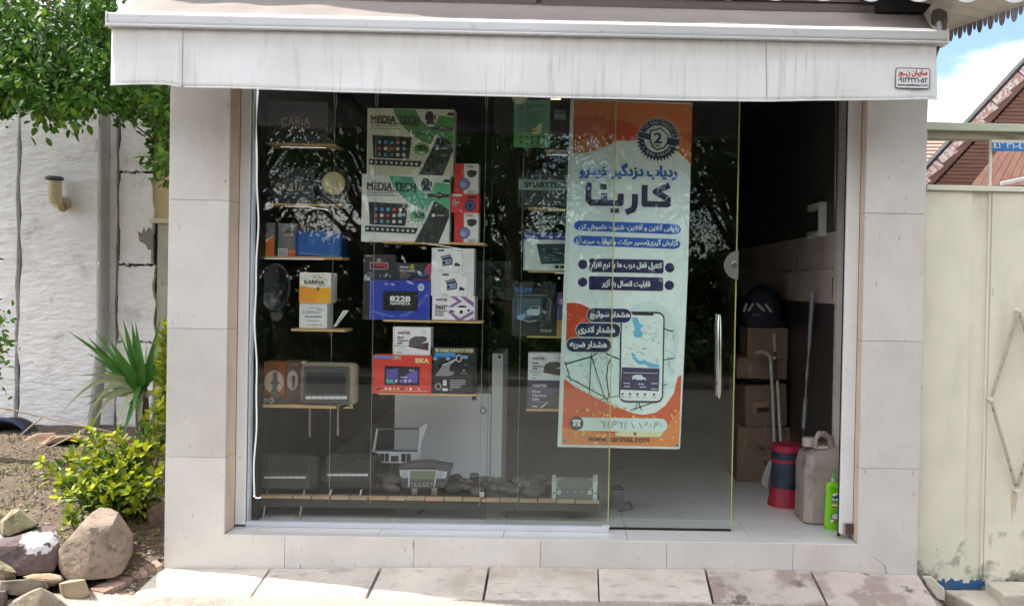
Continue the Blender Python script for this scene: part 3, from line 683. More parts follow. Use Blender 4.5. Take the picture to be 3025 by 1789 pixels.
# telephone in the print
f.view = B_
def pf(x, y): return (x, y)
f.round(688, 1030, 1172, 2028, 80, '#2b2c33', 9); f.round(704, 1050, 1158, 2008, 64, '#e3efec', 10); f.view = C_
f.poly([(810, 180-330), (1050, 175-330+10), (1046, 215-330), (820, 212-330)], '#2b2c33', 11)
f.poly([(812, -90), (870, -96), (898, -30), (945, 0), (905, 30), (935, 80), (930, 120), (880, 132), (836, 110), (835, 60), (850, 30), (830, -10)], '#74bfe2', 11)
f.poly([(812, 300), (835, 296), (862, 345), (905, 385), (960, 368), (1000, 400), (1120, 420), (1118, 455), (1010, 450), (960, 418), (900, 425), (860, 390), (838, 365)], '#74bfe2', 11)
rr = random.Random(3)
for k in range(46):
    x, y = rr.uniform(730, 1100), rr.uniform(-90, 440); f.rect(x, y, x+rr.uniform(14, 40), y+5, '#5e6a6c', 12)
f.poly([(712, 455), (1128, 462), (1122, 712), (704, 702)], '#4a4766', 11); f.rect(730, 512, 1110, 518, '#dfe4e6', 12)
f.poly([(828, 580), (838, 545), (870, 535), (930, 536), (950, 560), (980, 570), (978, 592), (830, 588)], '#dfe6ea', 13); f.disc(855, 590, 13, '#24242c', 14, 12); f.disc(952, 594, 13, '#24242c', 14, 12)
f.line([(730, 572), (820, 572)], 4, '#b0494a', 12); f.line([(990, 576), (1100, 578)], 4, '#b0494a', 12)
for x, y in ((735, 625), (895, 630), (1040, 622), (1038, 682), (740, 660), (915, 662)): f.scrawl(x, y, x+68, y+12, '#cfd2dc', 12, 2, int(x))
f.rect(702, 712, 1124, 800, '#e6ecec', 12)
for x in (725, 808, 890, 972, 1072): f.disc(x, 748, 13, '#33343c', 13, 12); f.scrawl(x-20, 775, x+20, 782, '#55585c', 13, 2, int(x))
# alert pills
for (x0, x1, yo, t, tx0, tx1) in ((322, 805, 1002, 'هشدار سوئیچ', 350, 792), (203, 688, 1166, 'هشدار لادری', 225, 632), (102, 588, 1330, 'هشدار ضربه', 135, 545)):
    f.view = B_; f.round(x0-6, yo-6, x1+6, yo+158, 80, '#e9f2ee', 13); f.round(x0, yo, x1, yo+152, 74, NAVY, 14)
    f.text(t, tx0, yo+32, tx1, yo+122, '#e4ebe9', 16, .04)
f.view = C_
# telephone number field and web address
f.round(180, 1012, 1225, 1160, 70, '#d5e8e3', 9); f.round(640, 1100, 1180, 1215, 56, '#d9dcae', 8)
f.disc(228, 1080, 76, '#4c4a58', 10); f.round(182, 1040, 275, 1066, 12, '#e6ecea', 11); f.poly([(195, 1072), (262, 1072), (272, 1110), (185, 1110)], '#e6ecea', 11); f.disc(228, 1090, 12, '#4c4a58', 12, 14)
f.text('۰۹۰۶۸۸۱۲۹۱۲', 1170, 1045, 490, 1130, '#8f9a9a', 11)
f.text('www.karinaa.com', 355, 1208, 1030, 1275, '#2b2730', 11, .01)
for (x, y) in ((103, 1273), (1333, 1300)): f.disc(x, y, 19, '#9aa0a0', 10, 14); f.disc(x, y, 9, '#22242a', 11, 12)
f.build('print')

# ================================================================== DISPLAY BEHIND THE WINDOW
m_wood = mk('pale_plywood_edge', '#caa873', .6, .12, 8, stretch=(.3, 1, 4))
m_wire = mk('steel_wire', '#b4b6b2', .35, .05, 20, metal=.6)
m_led = mk('led_white', '#ffffff', .5, 0, emit=.45)
m_ledt = mk('led_tape', '#4a4a46', .5, .05)
a1, a2, a3, a4, a5, a6, a7, a8 = [(x, y, 3.71) for x, y in ((720, 260), (1040, 260), (1430, 260), (720, 640), (1040, 640), (1400, 640), (720, 1020), (1040, 940))]
b1, b2, b3, b4 = (720, 1220, 3.71), (1040, 1220, 3.71), (1420, 1000, 3.71), (1420, 1300, 3.034)
YS = .33
def shelf(label, view, x0, x1, y0, y1, leds=None, Y=YS-.012, dep=.17, br=()):
    X0, Y0 = nat(view, x0, y0); X1, Y1 = nat(view, x1, y1); p = at((X0+X1)/2, Y1, Y); s = sc(Y); w = (X1-X0)*s; h = max(.009, (Y1-Y0)*s*.8)
    r = thing('display_shelf', label, 'shelf', p, 'wooden shelves hung in the window')
    MB().box(p.x-w/2, p.x+w/2, Y, Y+dep, p.z, p.z+h).build('board', m_wood, r, bevel=.0012, seg=1)
    for xb in br:
        q = at(nat(view, xb, 0)[0], Y1, Y); MB().box(q.x-.011, q.x+.011, Y+.01, Y+.03, p.z-.022, p.z-.0005).build('bracket', mk('black_bracket', '#2a2a2a', .5, .1), r)
    if leds:
        pts = [at(*nat(view, *q), Y+.006) for q in leds]; n = max(8, int((pts[-1]-pts[0]).length/.0105)); t = MB(); em = MB()
        seq = []
        for i in range(n):
            u = i/(n-1)*(len(pts)-1); k = min(int(u), len(pts)-2); seq.append(pts[k].lerp(pts[k+1], u-k))
        t.tube(seq, .0028, 4)
        for q in seq: em.box(q.x-.0022, q.x+.0022, Y+.0012, Y+.004, q.z-.0014, q.z+.0014)
        tp = t.build('led_tape', m_ledt, r); e = em.build('leds', m_led, r); e['kind'] = 'stuff'
    return r
L_, M_, R3 = 'left hanging shelf column', 'middle hanging shelf column', 'right hanging shelf column'
shelf('topmost pale wooden shelf on the left, under the upper dark box', a1, 180, 1000, 598, 622, [(415, 647), (895, 656)])
shelf('pale wooden shelf on the left carrying the round cream speaker cone', a1, 185, 1060, 1263, 1286, [(465, 1296), (700, 1302), (915, 1334)], br=(950,))
shelf('pale wooden shelf on the left under the blue box', a4, 165, 1075, 428, 460, [(190, 458), (870, 468)])
shelf('short pale wooden shelf on the left under the two stacked white boxes', a4, 520, 1110, 1224, 1258, br=(940,))
shelf('lowest pale wooden shelf on the left under the headrest screen', a7, 150, 1010, 642, 685, br=(930,))
shelf('pale wooden shelf in the middle under the green and white boxes', a5, 338, 1450, 267, 300, [(770, 292), (980, 318), (1175, 350)], br=(375, 500))
shelf('pale wooden shelf in the middle under the bright blue box', a5, 340, 1420, 1132, 1158)
shelf('lowest pale wooden shelf in the middle under the red box', a8, 280, 1370, 822, 843, br=(320, 1335))
shelf('topmost pale wooden shelf on the right, below the green sheet', a3, 670, 1000, 668, 695, [(700, 736), (980, 738)])
shelf('pale wooden shelf on the right under the silver-banded box', a3, 480, 1000, 1306, 1330, [(710, 1340), (980, 1342)])
shelf('pale wooden shelf on the right under the tablet box', a6, 590, 1080, 590, 612, [(895, 618), (1060, 620)])
shelf('pale wooden shelf on the right under the black car-picture box', a6, 578, 1060, 1311, 1328)
shelf('lowest pale wooden shelf on the right under the purple box', b3, 498, 980, 764, 795)
# wires with turnbuckles
for (px, yb_, tk, lab) in ((991, 1452, True, 'thin hanging wire with a hook left of the green and white boxes'), (1113, 1445, True, 'thin hanging wire in front of the green and white boxes'), (1438, 1450, True, 'thin hanging wire between the red boxes and the green sheet'), (1550, 1450, False, 'thin hanging wire in front of the green sheet')):
    t = at(px, 262, YS-.03); t.z = 2.58; ab = at(px, yb_-40, YS-.03)
    r = thing('hanging_wire', lab, 'wire', (t.x, t.y, ZF+.09), 'wires that carry the shelves')
    zt = at(px, 325, YS-.03).z if tk else 2.5
    MB().tube([(t.x, t.y, ZF+.09), (t.x, t.y, zt)], .0013, 5).build('wire', m_wire, r)
    if tk:
        za = at(px, 270, YS-.03).z; zb_ = at(px, 312, YS-.03).z
        for dx in (-.0055, .0055): MB().tube([(t.x+dx, t.y, zb_), (t.x+dx, t.y, za+.05)], .0028, 5).build('turnbuckle', m_wire, r)
        MB().tube([(t.x, t.y, zb_), (t.x+.003, t.y, zb_-.008), (t.x+.006, t.y, zb_-.016), (t.x, t.y, zb_-.022), (t.x-.007, t.y, zb_-.017)], .0018, 5).build('hook', m_wire, r)
    else: MB().tube([(t.x, t.y, 2.5), (t.x, t.y, 2.58)], .0013, 5).build('hook', m_wire, r)
    MB().tube([(t.x, t.y, ZF+.11), (t.x, t.y, ZF+.125)], .004, 6).build('clamp', m_wire, r)
# led strip down the left edge
ld = thing('led_strip', 'wavy vertical strip of lit white dots inside the left edge of the window', 'light strip', at(753, 1465, .23))
seq = []
yy = 266
while yy < 1462:
    x = 762-8*(yy-266)/1200+3.5*math.sin(yy*.012)+1.5*math.sin(yy*.031)
    seq.append(at(x, yy, .195)); yy += 6.6
seq += [at(752, 1464, .195), at(757, 1468, .195), at(763, 1469, .195), at(769, 1468, .195)]
MB().tube(seq, .0045, 5).build('led_tape', m_ledt, ld)
em = MB()
for i, q in enumerate(seq): em.box(q.x-.0034, q.x+.0034, q.y-.0065, q.y-.003, q.z-.0024, q.z+.0024)
em.build('leds', m_led, ld)['kind'] = 'stuff'

# ---- left column
m_blk = mk('black_card', '#3d4145', .5, .06, 8)
for k, (x0, y0, x1, y1, lab) in enumerate(((215, 150, 915, 598, 'wide black box with dull gold lettering on the topmost left shelf'), (186, 875, 770, 1263, 'wide black box with dull gold lettering beside the cream speaker cone'))):
    r, f = carton('product_box', lab, 'box', a1, x0, y0, x1, y1, YS, .14, m_blk)
    ox, oy = (0, 0) if k == 0 else (-68, 720); gd = '#aba186'
    f.text('CARIA', 410+ox, 328+oy, 725+ox, 412+oy, gd, 2); f.text('TECH', 525+ox, 426+oy, 625+ox, 450+oy, gd, 2)
    f.line([(490+ox, 285+oy), (520+ox, 312+oy), (560+ox, 322+oy)], 5, gd); f.line([(650+ox, 285+oy), (620+ox, 312+oy), (580+ox, 322+oy)], 5, gd); f.line([(535+ox, 282+oy), (605+ox, 282+oy)], 4, gd)
    f.disc(465+ox, 410+oy, 7, gd, 2, 10); f.build()
def round_speaker(label, view, cx_, cy_, r1, rim, Y, mats, sy=1.0):
    X, Yp = nat(view, cx_, cy_); s = sc(Y)/view[2]; p = at(X, Yp, Y)
    o = thing('loudspeaker', label, 'speaker', (p.x, p.y+.03, p.z-rim*s*sy))
    MB().lathe([(0, .06), (rim*.7*s, .06), (rim*s, .012), (rim*s, .004), (rim*.97*s, 0), (r1*1.03*s, .003)], (p.x, Y, p.z), 'y', 40, sy=sy).build('basket', mats[0], o)
    MB().lathe([(r1*1.04*s, .002), (r1*s, -.004), (r1*.93*s, .000), (r1*.5*s, .018), (r1*.42*s, .020)], (p.x, Y, p.z), 'y', 40, sy=sy).build('cone', mats[1], o)
    MB().lathe([(r1*.42*s, .019), (r1*.34*s, .010), (r1*.15*s, .004), (0, .003)], (p.x, Y, p.z), 'y', 28, sy=sy).build('dust_cap', mats[2], o)
m_cone = mk('cream_cone_paper', '#d3c795', .6, .08, 10); m_spk = mk('black_plastic', '#2c2f33', .4, .1, 10)
m_cap = mk('brown_cone_centre', '#6a5f48', .6, .25, 40)
round_speaker('round loudspeaker with a cream paper cone on the left shelf', a1, 983, 1043, 122, 186, YS+.02, (m_spk, m_cone, m_cap))
sp = at(*nat(a4, 365, 1040), YS+.02); s = sc(YS+.02)/3.71
o = thing('loudspeaker', 'dark oval loudspeaker leaning beside the two stacked white boxes', 'speaker', (sp.x, YS+.05, sp.z-265*s))
MB().lathe([(0, .06), (.8, .05), (1, .01), (1, 0), (.93, -.004), (.86, .004), (.5, .018), (.2, .03), (0, .03)], (0, 0, 0), 'y', 40).build('tmp', m_spk)
tmp = bpy.data.objects['tmp']; me = tmp.data
for v in me.vertices: v.co.x *= 170*s; v.co.z *= 265*s; v.co.z = v.co.z
tmp.name = 'basket'; tmp.parent = o; tmp.location = (0, -.05, 265*s)
m_grey = mk('grey_plastic', '#6b6e70', .45, .06, 10)
for (x, y, r_) in ((355, 965, 48), (360, 1072, 66)):
    q = at(*nat(a4, x, y), YS+.02); t = MB(); t.lathe([(r_*s, .0), (r_*s*.97, -.012), (r_*s*.85, -.012), (r_*s*.6, .004), (r_*s*.3, -.004), (0, -.004)], (q.x, YS+.018, q.z), 'y', 30); t.build('tweeter', m_spk, o)
    MB().lathe([(r_*s*1.05, .0), (r_*s*1.05, -.008), (r_*s*.98, -.008)], (q.x, YS+.016, q.z), 'y', 30).build('trim_ring', m_grey, o)
r, f = carton('product_box', 'grey box with a large orange lower half at the far left of the window', 'box', a4, 165, 65, 330, 428, YS, .12, '#7d7f7c')
f.poly([(166, 300), (230, 268), (290, 235), (329, 205), (329, 427), (166, 427)], '#ea7a33', 1); f.line([(166, 298), (230, 266), (290, 232), (329, 202)], 7, '#e8e4de', 2)
f.poly([(178, 175), (190, 145), (218, 130), (245, 140), (266, 175), (245, 165), (218, 150), (195, 165)], '#3a3c3c', 1); f.rect(185, 180, 262, 188, '#e08a50', 2); f.rect(195, 198, 252, 204, '#d8d4cc', 2); f.build()
r, f = carton('product_box', 'grey box with a white label at its foot left of the blue box', 'box', a4, 375, 75, 575, 430, YS+.005, .12, '#76787a')
f.poly([(420, 185), (435, 150), (465, 135), (495, 150), (515, 190), (490, 170), (465, 158), (440, 172)], '#3a3c3c', 1); f.rect(432, 192, 508, 200, '#d88a58', 2); f.rect(440, 208, 500, 214, '#cfcbc4', 2)
f.poly([(478, 375), (572, 352), (572, 428), (478, 428)], '#e06a34', 1); f.line([(480, 382), (572, 378)], 5, '#e9c9b2', 2); f.rect(376, 348, 480, 428, '#d9d9d4', 3)
for y in (368, 382, 402, 412): f.scrawl(388, y-3, 472, y+3, '#3a3a3a', 4, 4, y)
f.build()
r, f = carton('product_box', 'narrow orange box peeping out behind the blue box', 'box', a4, 590, 85, 650, 430, YS+.12, .03, '#e6692c'); f.rect(594, 105, 648, 112, '#f0b080', 1); f.build()
r, f = carton('product_box', 'plain glossy blue box with a darker rim on the left shelf', 'box', a4, 565, 158, 1065, 440, YS-.004, .13, '#22447c')
f.poly([(600, 168), (1045, 190), (1042, 425), (598, 400)], '#2f63ad', 1); f.poly([(600, 400), (1042, 425), (1042, 432), (600, 408)], '#7fa4d8', 2); f.rect(910, 180, 914, 415, '#25539a', 2); f.build()
r, f = carton('product_box', 'white and yellow box stacked on top of the plain white box', 'box', a4, 607, 612, 950, 942, YS, .13, '#e7e7dd', ry=.006)
f.poly([(608, 758), (700, 775), (800, 780), (948, 770), (948, 941), (608, 941)], '#f0b23a', 1); f.poly([(608, 758), (700, 775), (800, 780), (800, 941), (608, 941)], '#f0a03c', 2)
f.text('KARINA', 662, 697, 878, 737, '#2c2a28', 3, .03); f.line([(740, 662), (830, 668), (915, 695)], 6, '#c9b43a', 2); f.line([(760, 655), (850, 665)], 4, '#5a5a50', 2); f.rect(800, 748, 890, 755, '#6a665c', 2)
f.disc(800, 660, 24, '#8f8c84', 2, 18); f.disc(800, 660, 19, '#e7e7dd', 3, 18); f.disc(815, 785, 15, '#26262a', 4, 16); f.poly([(801, 790), (829, 790), (815, 818)], '#26262a', 5); f.disc(815, 785, 6, '#f0b23a', 6, 10); f.build()
r, f = carton('product_box', 'plain white box under the white and yellow box', 'box', a4, 607, 945, 910, 1222, YS, .13, '#e4e7e6')
f.rect(608, 950, 908, 957, '#d99aa8', 1); f.text('KARINA', 645, 1027, 822, 1064, '#7f8486', 2); f.line([(700, 1000), (790, 1000), (850, 1012), (880, 1028)], 5, '#85898a', 2); f.line([(800, 1008), (840, 1030), (830, 1060)], 4, '#85898a', 2)
f.text('GPS CAR TRACKER', 668, 1086, 852, 1103, '#55585a', 2, .05); f.rect(690, 1136, 836, 1142, '#8a8c8e', 1)
for x in (680, 715, 745, 775, 800, 835): f.rect(x, 1176, x+14, 1190, '#8f9294', 1)
f.build()
sl = thing('price_tag', 'white tag leaning beside the stacked white boxes', 'tag', at(*nat(a4, 985, 1222), YS))
q = [at(*nat(a4, *p), YS) for p in ((980, 1203), (1010, 1203), (1152, 1026), (1090, 1026))]
MB().prism(q, (0, .004, 0)).build('card', ink('#d6d8d4'), sl)
ff = Face(sl, a4, nat(a4, 985, 0)[0], nat(a4, 0, 1222)[1], YS, sc(YS)); ff.line([(1000, 1190), (1110, 1045)], 8, '#8c8c8a'); ff.build()
r, f = carton('product_box', 'brown and orange bulb box standing at the lower left', 'box', a7, 215, 182, 450, 640, YS, .1, mk('orange_brown_card', '#8a5230', .4, .25, 6))
f.disc(330, 400, 105, '#b9a391', 1, 28, 125); f.poly([(316, 290), (364, 290), (366, 385), (392, 410), (370, 430), (362, 470), (385, 520), (290, 520), (312, 470), (310, 430), (286, 410), (314, 385)], '#5c5a58', 2); f.poly([(305, 250), (340, 232), (372, 250), (368, 256), (308, 256)], '#4a3a2c', 2)
f.text('H-40', 298, 546, 380, 570, '#9a948c', 2); f.disc(240, 600, 23, '#a6a8b2', 2, 18); f.disc(305, 600, 28, '#a6a8b2', 2, 18); f.disc(240, 600, 12, '#55483c', 3, 14); f.disc(305, 600, 15, '#55483c', 3, 14); f.rect(216, 545, 449, 639, '#4a4440', 1); f.build()
r, f = carton('product_box', 'dark brown bulb box partly behind the headrest screen', 'box', a7, 452, 172, 655, 640, YS+.015, .1, mk('dark_brown_card', '#5e463a', .4, .2, 6))
f.disc(530, 380, 60, '#a49c94', 1, 24, 110); f.poly([(525, 330), (560, 330), (556, 470), (528, 470)], '#54504c', 2); f.text('H-48', 518, 202, 595, 222, '#a8a29a', 2); f.rect(628, 174, 676, 194, '#dcdcd8', 2); f.build()
# headrest screens
m_tan = mk('tan_leather', '#8f8472', .5, .08, 30, bump=.1, bscale=200); m_bez = mk('dark_bezel', '#4a4d50', .35, .05, 12); m_scr = mk('screen_glass', '#1f2325', .08, .04, 4, spec=.6)
m_padb = mk('gloss_black_bezel', '#34383a', .2, .05, 10); m_pad = mk('black_headrest_leather', '#272a2a', .45, .08, 20, bump=.08, bscale=200)
def headrest(label, view, pad, bez, scr, btn, posts, Y, mpad, tilt=0.0, bez_m=None):
    X0, Y0 = nat(view, pad[0], pad[1]); X1, Y1 = nat(view, pad[2], pad[3]); s = sc(Y); p = at((X0+X1)/2, Y1, Y)
    o = thing('headrest_screen', label, 'car screen', p, 'headrest screens in the window')
    w, h = (X1-X0)*s, (Y1-Y0)*s
    MB().box(p.x-w/2, p.x+w/2, Y+.012, Y+.10, p.z, p.z+h).build('pad', mpad, o, bevel=.036, seg=5)
    def fr(q, y0, y1, nm, mt, bv):
        A = at(*nat(view, q[0], q[1]), Y); B = at(*nat(view, q[2], q[3]), Y); return MB().box(A.x, B.x, y0, y1, A.z, B.z).build(nm, mt, o, bevel=bv, seg=3)
    fr(bez, Y-.004, Y+.03, 'bezel', bez_m or m_bez, .010); fr(scr, Y-.007, Y-.0045, 'screen', m_scr, .001)
    nb = 7; wb = (btn[2]-btn[0])/nb
    for k in range(nb): fr((btn[0]+k*wb+3, btn[1], btn[0]+(k+1)*wb-3, btn[3]), Y-.009, Y-.0045, 'button', ink('#c9cdcd'), .0015)
    for (x0, y0, x1, y1) in posts:
        A = at(*nat(view, x0, y0), Y+.05); B = at(*nat(view, x1, y1), Y+.05-.06*(1 if tilt else 0)); MB().tube([A+Vector((0, 0, .02)), B], .0062, 10).build('post', m_satin, o)
headrest('tan headrest screen with two steel posts on the lowest left shelf', a7, (600, 195, 1222, 655), (655, 222, 1150, 640), (690, 295, 1118, 525), (680, 552, 1138, 585), ((722, 660, 722, 1000), (1032, 650, 1032, 985)), YS-.03, m_tan)
headrest('black headrest screen with splayed posts at the lower left corner', b1, (165, 465, 800, 850), (185, 480, 735, 830), (235, 495, 715, 665), (225, 688, 685, 710), ((262, 840, 205, 1195), (672, 845, 600, 1195)), YS-.03, m_pad, 1, m_padb)
headrest('black headrest screen with splayed posts nearest the silver dashboard frame', b1, (890, 445, 1430, 850), (900, 455, 1395, 760), (960, 475, 1370, 635), (918, 658, 1368, 684), ((975, 830, 903, 1025), (1310, 810, 1240, 1025)), YS, m_pad, 1, m_padb)
yt = thing('price_tag', 'small yellow tag at the right end of the lowest left shelf', 'tag', at(*nat(a7, 1140, 690), YS))
q = [at(*nat(a7, *p), YS+.0) for p in ((1085, 688), (1195, 690), (1190, 640))]
MB().prism(q, (0, .003, 0)).build('card', ink('#d8c878'), yt); ff = Face(yt, a7, nat(a7, 1140, 0)[0], nat(a7, 0, 690)[1], YS, sc(YS)); ff.rect(1135, 662, 1180, 670, '#33312a'); ff.rect(1150, 676, 1185, 684, '#33312a'); ff.build()

# ---- middle column
def media(label, dx, dy, ybot, grn1, grn2, base, x0, y0, x1, Y, sx=1.0):
    r, f = carton('product_box', label, 'box', a2, x0, y0, x1, ybot, Y, .10, base)
    def T(p): return [(x*sx+dx, y+dy) for x, y in p]
    f.poly(T([(435, 236), (690, 245), (720, 320), (760, 370), (830, 420), (890, 440), (935, 490), (900, 520), (855, 612), (760, 585), (650, 520), (560, 440), (480, 340)]), grn1, 1)
    f.poly(T([(1045, 262), (1103, 268), (1100, 690), (985, 968 if ybot > 1000 and False else 966), (725, 955), (860, 690), (935, 500), (1010, 530), (1100, 600), (1100, 300), (1020, 300)]), '#3a3c3c', 2)
    f.poly(T([(945, 298), (1102, 322), (1102, 602), (1010, 540), (930, 500), (855, 465), (890, 420)]), grn2, 3)
    f.rect(*T([(855, 424)])[0], *T([(1102, 464)])[0], '#33443a', 4); f.poly(T([(950, 425), (990, 403), (1028, 425), (1028, 460), (990, 482), (950, 460)]), '#2a3631', 5); f.text('IPS', *T([(963, 428)])[0], *T([(1014, 446)])[0], '#dfe6da', 6)
    f.text('MEDIA TECH', *T([(200, 315)])[0], *T([(732, 395)])[0], '#26282a', 5, .03); f.line(T([(205, 394), (728, 408)]), 8, '#26282a', 5)
    f.text('4K 1080 FULL HD IPS', *T([(202, 414)])[0], *T([(480, 432)])[0], '#3c3e3c', 5, .03); f.scrawl(*T([(200, 448)])[0], *T([(520, 460)])[0], '#8b8f86', 4, 9, 2)
    f.poly(T([(218, 527), (648, 543), (622, 783), (236, 772)]), '#303436', 5)
    cols = ['#4fa6c8', '#5b87c2', '#63c0c8', '#d06a5a', '#c8b8a0', '#c65a5a', '#dedede', '#c94a40', '#e6d9b0', '#5aa0d0', '#8c9096', '#5a9fc8', '#7f98a8', '#e8e8e8', '#dfe3e3']
    for k in range(15):
        i, j = k % 5, k//5; f.round(*T([(282+67*i, 588+66*j)])[0], *T([(315+67*i, 622+66*j)])[0], 6, cols[k], 6)
    f.poly(T([(186, 787), (765, 802), (735, 866), (186, 850)]), '#2e3032', 5)
    for k in range(10): f.disc(*T([(212+55*k, 818+2*k)])[0], 15, '#c9cccc', 6, 10)
    f.star(*T([(757, 672)])[0], 100, 68, 13, grn2, 6, .78)
    for k in range(14):
        a = 2*math.pi*k/14+.2; c = T([(757, 672)])[0]; f.line([(c[0]+115*math.cos(a), c[1]+90*math.sin(a)), (c[0]+140*math.cos(a), c[1]+112*math.sin(a))], 5, '#3a3c3a', 5)
    f.text('2024', *T([(712, 632)])[0], *T([(830, 698)])[0], '#26302c', 8, .03); f.text('NEW', *T([(715, 688)])[0], *T([(800, 722)])[0], '#dfe8dc', 8, .03)
    f.round(*T([(912, 645)])[0], *T([(945, 675)])[0], 4, '#d9dcd8', 4); f.scrawl(*T([(965, 655)])[0], *T([(1050, 666)])[0], '#b9bcb8', 4, 4, 3)
    f.disc(*T([(838, 300)])[0], 42, '#2b2d30', 4, 18, 45); f.rect(*T([(790, 300)])[0], *T([(812, 350)])[0], '#2b2d30', 5); f.rect(*T([(888, 295)])[0], *T([(906, 348)])[0], '#2b2d30', 5); f.rect(*T([(812, 310)])[0], *T([(880, 380)])[0], '#33363c', 6); f.rect(*T([(800, 372)])[0], *T([(895, 400)])[0], '#3c5a78', 5)
    f.poly(T([(1095, 690), (1103, 690), (1100, 966), (990, 966)]), base, 3)
    f.build()
media('white box with olive green swirls, upper of the two large boxes', 0, 0, 952, '#4f8a55', '#4c9a48', '#d5d8bd', 160, 232, 1108, YS-.01)
media('white box with mint green swirls, lower of the two large boxes', -42, 730, 1690, '#5fae92', '#62b98e', '#dfe6dc', 100, 952, 1062, YS-.012)
def cam_box(label, y0, y1):
    r, f = carton('product_box', label, 'box', a2, 1116, y0, 1382, y1, YS, .1, '#e6e6e4')
    f.rect(1117, y0+2, 1222, y1-2, '#d13a3a', 1); f.text('MTCRZZL', 1243, y0+20, 1322, y0+38, '#b03a40', 2, .04); f.scrawl(1275, y0+42, 1335, y0+47, '#c98088', 2, 4, 1)
    f.poly([(1255, y0+85), (1290, y0+68), (1345, y0+72), (1368, y0+90), (1352, y0+130), (1310, y0+152), (1268, y0+142)], '#2b2c30', 1); f.disc(1280, y0+118, 20, '#4a4c54', 2, 14)
    f.disc(1228, y0+222, 64, '#4c4a58', 2, 24); f.disc(1228, y0+222, 55, '#7d86b4', 3, 24); f.disc(1215, y0+232, 30, '#9aa6cf', 4, 18)
    for k in range(3): f.scrawl(1272, y0+290+12*k, 1358-10*k, y0+296+12*k, '#6a6a6a', 2, 5, k)
    f.build()
cam_box('red and white camera box at the top of the small red stack', 830, 1160)
r, f = carton('product_box', 'all red camera box in the middle of the small red stack', 'box', a2, 1070, 1160, 1390, 1366, YS-.006, .1, '#cf3d41')
f.round(1100, 1163, 1202, 1190, 5, '#e4d9d6', 1); f.round(1262, 1182, 1355, 1212, 10, '#3a2a2c', 1); f.disc(1292, 1286, 60, '#2c3050', 1, 24); f.disc(1292, 1286, 44, '#4b5aa0', 2, 22); f.disc(1292, 1286, 24, '#262a48', 3, 18)
for k, t in enumerate(('CAR', 'CAMERA', 'LHD')): f.text(t, 1097, 1224+24*k, 1097+(42, 82, 55)[k], 1242+24*k, '#ecd0cc', 2, .04)
f.build()
cam_box('red and white camera box at the foot of the small red stack', 1366, 1692)
m_char = mk('charcoal_card', '#3a3c40', .45, .06, 8)
r, f = carton('product_box', 'charcoal box with red framed lettering behind the bright blue box', 'box', a5, 115, 416, 470, 1130, YS+.07, .08, m_char)
f.rect(186, 500, 385, 577, '#d5d2cc', 1); f.rect(192, 506, 379, 571, '#2c2c2e', 2); f.text('TPMS', 205, 513, 370, 558, '#d8444a', 3, .05); f.round(265, 462, 303, 494, 8, '#d0d0cc', 1); f.round(276, 468, 292, 490, 6, '#2c2c2e', 2)
f.scrawl(137, 428, 212, 440, '#b8b8b4', 1, 4, 6); f.disc(160, 665, 34, '#d6d8d2', 1, 14); f.disc(150, 682, 12, '#3c3e3c', 2, 10); f.disc(190, 640, 36, '#6c7488', 1, 14); f.rect(126, 665, 190, 700, '#d6d8d2', 2)
for x in (300, 350, 405): f.disc(x, 648, 14, '#82868a', 1, 10)
f.build()
r, f = carton('product_box', 'black box with a pink corner and a small yellow dot behind the bright blue box', 'box', a5, 470, 506, 858, 1130, YS+.06, .08, m_char)
f.poly([(780, 598), (800, 545), (830, 515), (857, 508), (857, 690), (820, 690), (840, 640)], '#d0527a', 1); f.disc(648, 548, 25, '#c9cf3a', 1, 18); f.scrawl(630, 543, 668, 552, '#4a4e1c', 2, 2, 2); f.text('Cheetah', 515, 538, 612, 564, '#e0e0dc', 2, .05); f.text('REAR CAMERA', 513, 580, 674, 606, '#cfcfcb', 2, .05)
f.scrawl(525, 615, 592, 630, '#b08a60', 2, 3, 3); [f.rect(513, 634+14*k, 640-14*k, 639+14*k, '#9c9ea0', 2) for k in range(4)]
f.poly([(700, 595), (740, 600), (770, 640), (800, 580), (830, 590), (800, 650), (720, 655)], '#5e6c92', 2); f.poly([(700, 600), (730, 592), (760, 620), (740, 645)], '#c2cadc', 3); f.rect(665, 684, 840, 696, '#8a5a9a', 2); f.build()
r, f = carton('product_box', 'bright blue box with a black screen picture on the middle shelf', 'box', a5, 190, 700, 848, 1131, YS-.01, .1, '#2c41a8')
f.rect(191, 702, 212, 1130, '#5866c4', 1); f.rect(820, 706, 847, 1128, '#3a4cac', 1); f.round(334, 815, 715, 1030, 6, '#23252a', 2); f.text('8228', 412, 870, 636, 926, '#e8eaea', 4, .06); f.text('NAVIMETA', 418, 933, 636, 966, '#e2e4e6', 4, .04)
f.star(750, 765, 38, 33, 14, '#dfe4ee', 2); f.disc(750, 765, 28, '#9db0d8', 3, 18); f.poly([(722, 790), (778, 790), (770, 805), (730, 805)], '#dfe4ee', 3)
for k in range(6): f.line([(214+6*k, 1030+4*k), (330+10*k, 1060+7*k), (450, 1090+2*k), (600, 1088-6*k), (700, 1010-9*k), (822, 880-14*k)], 2.6, '#6a83d4', 2)
f.build()
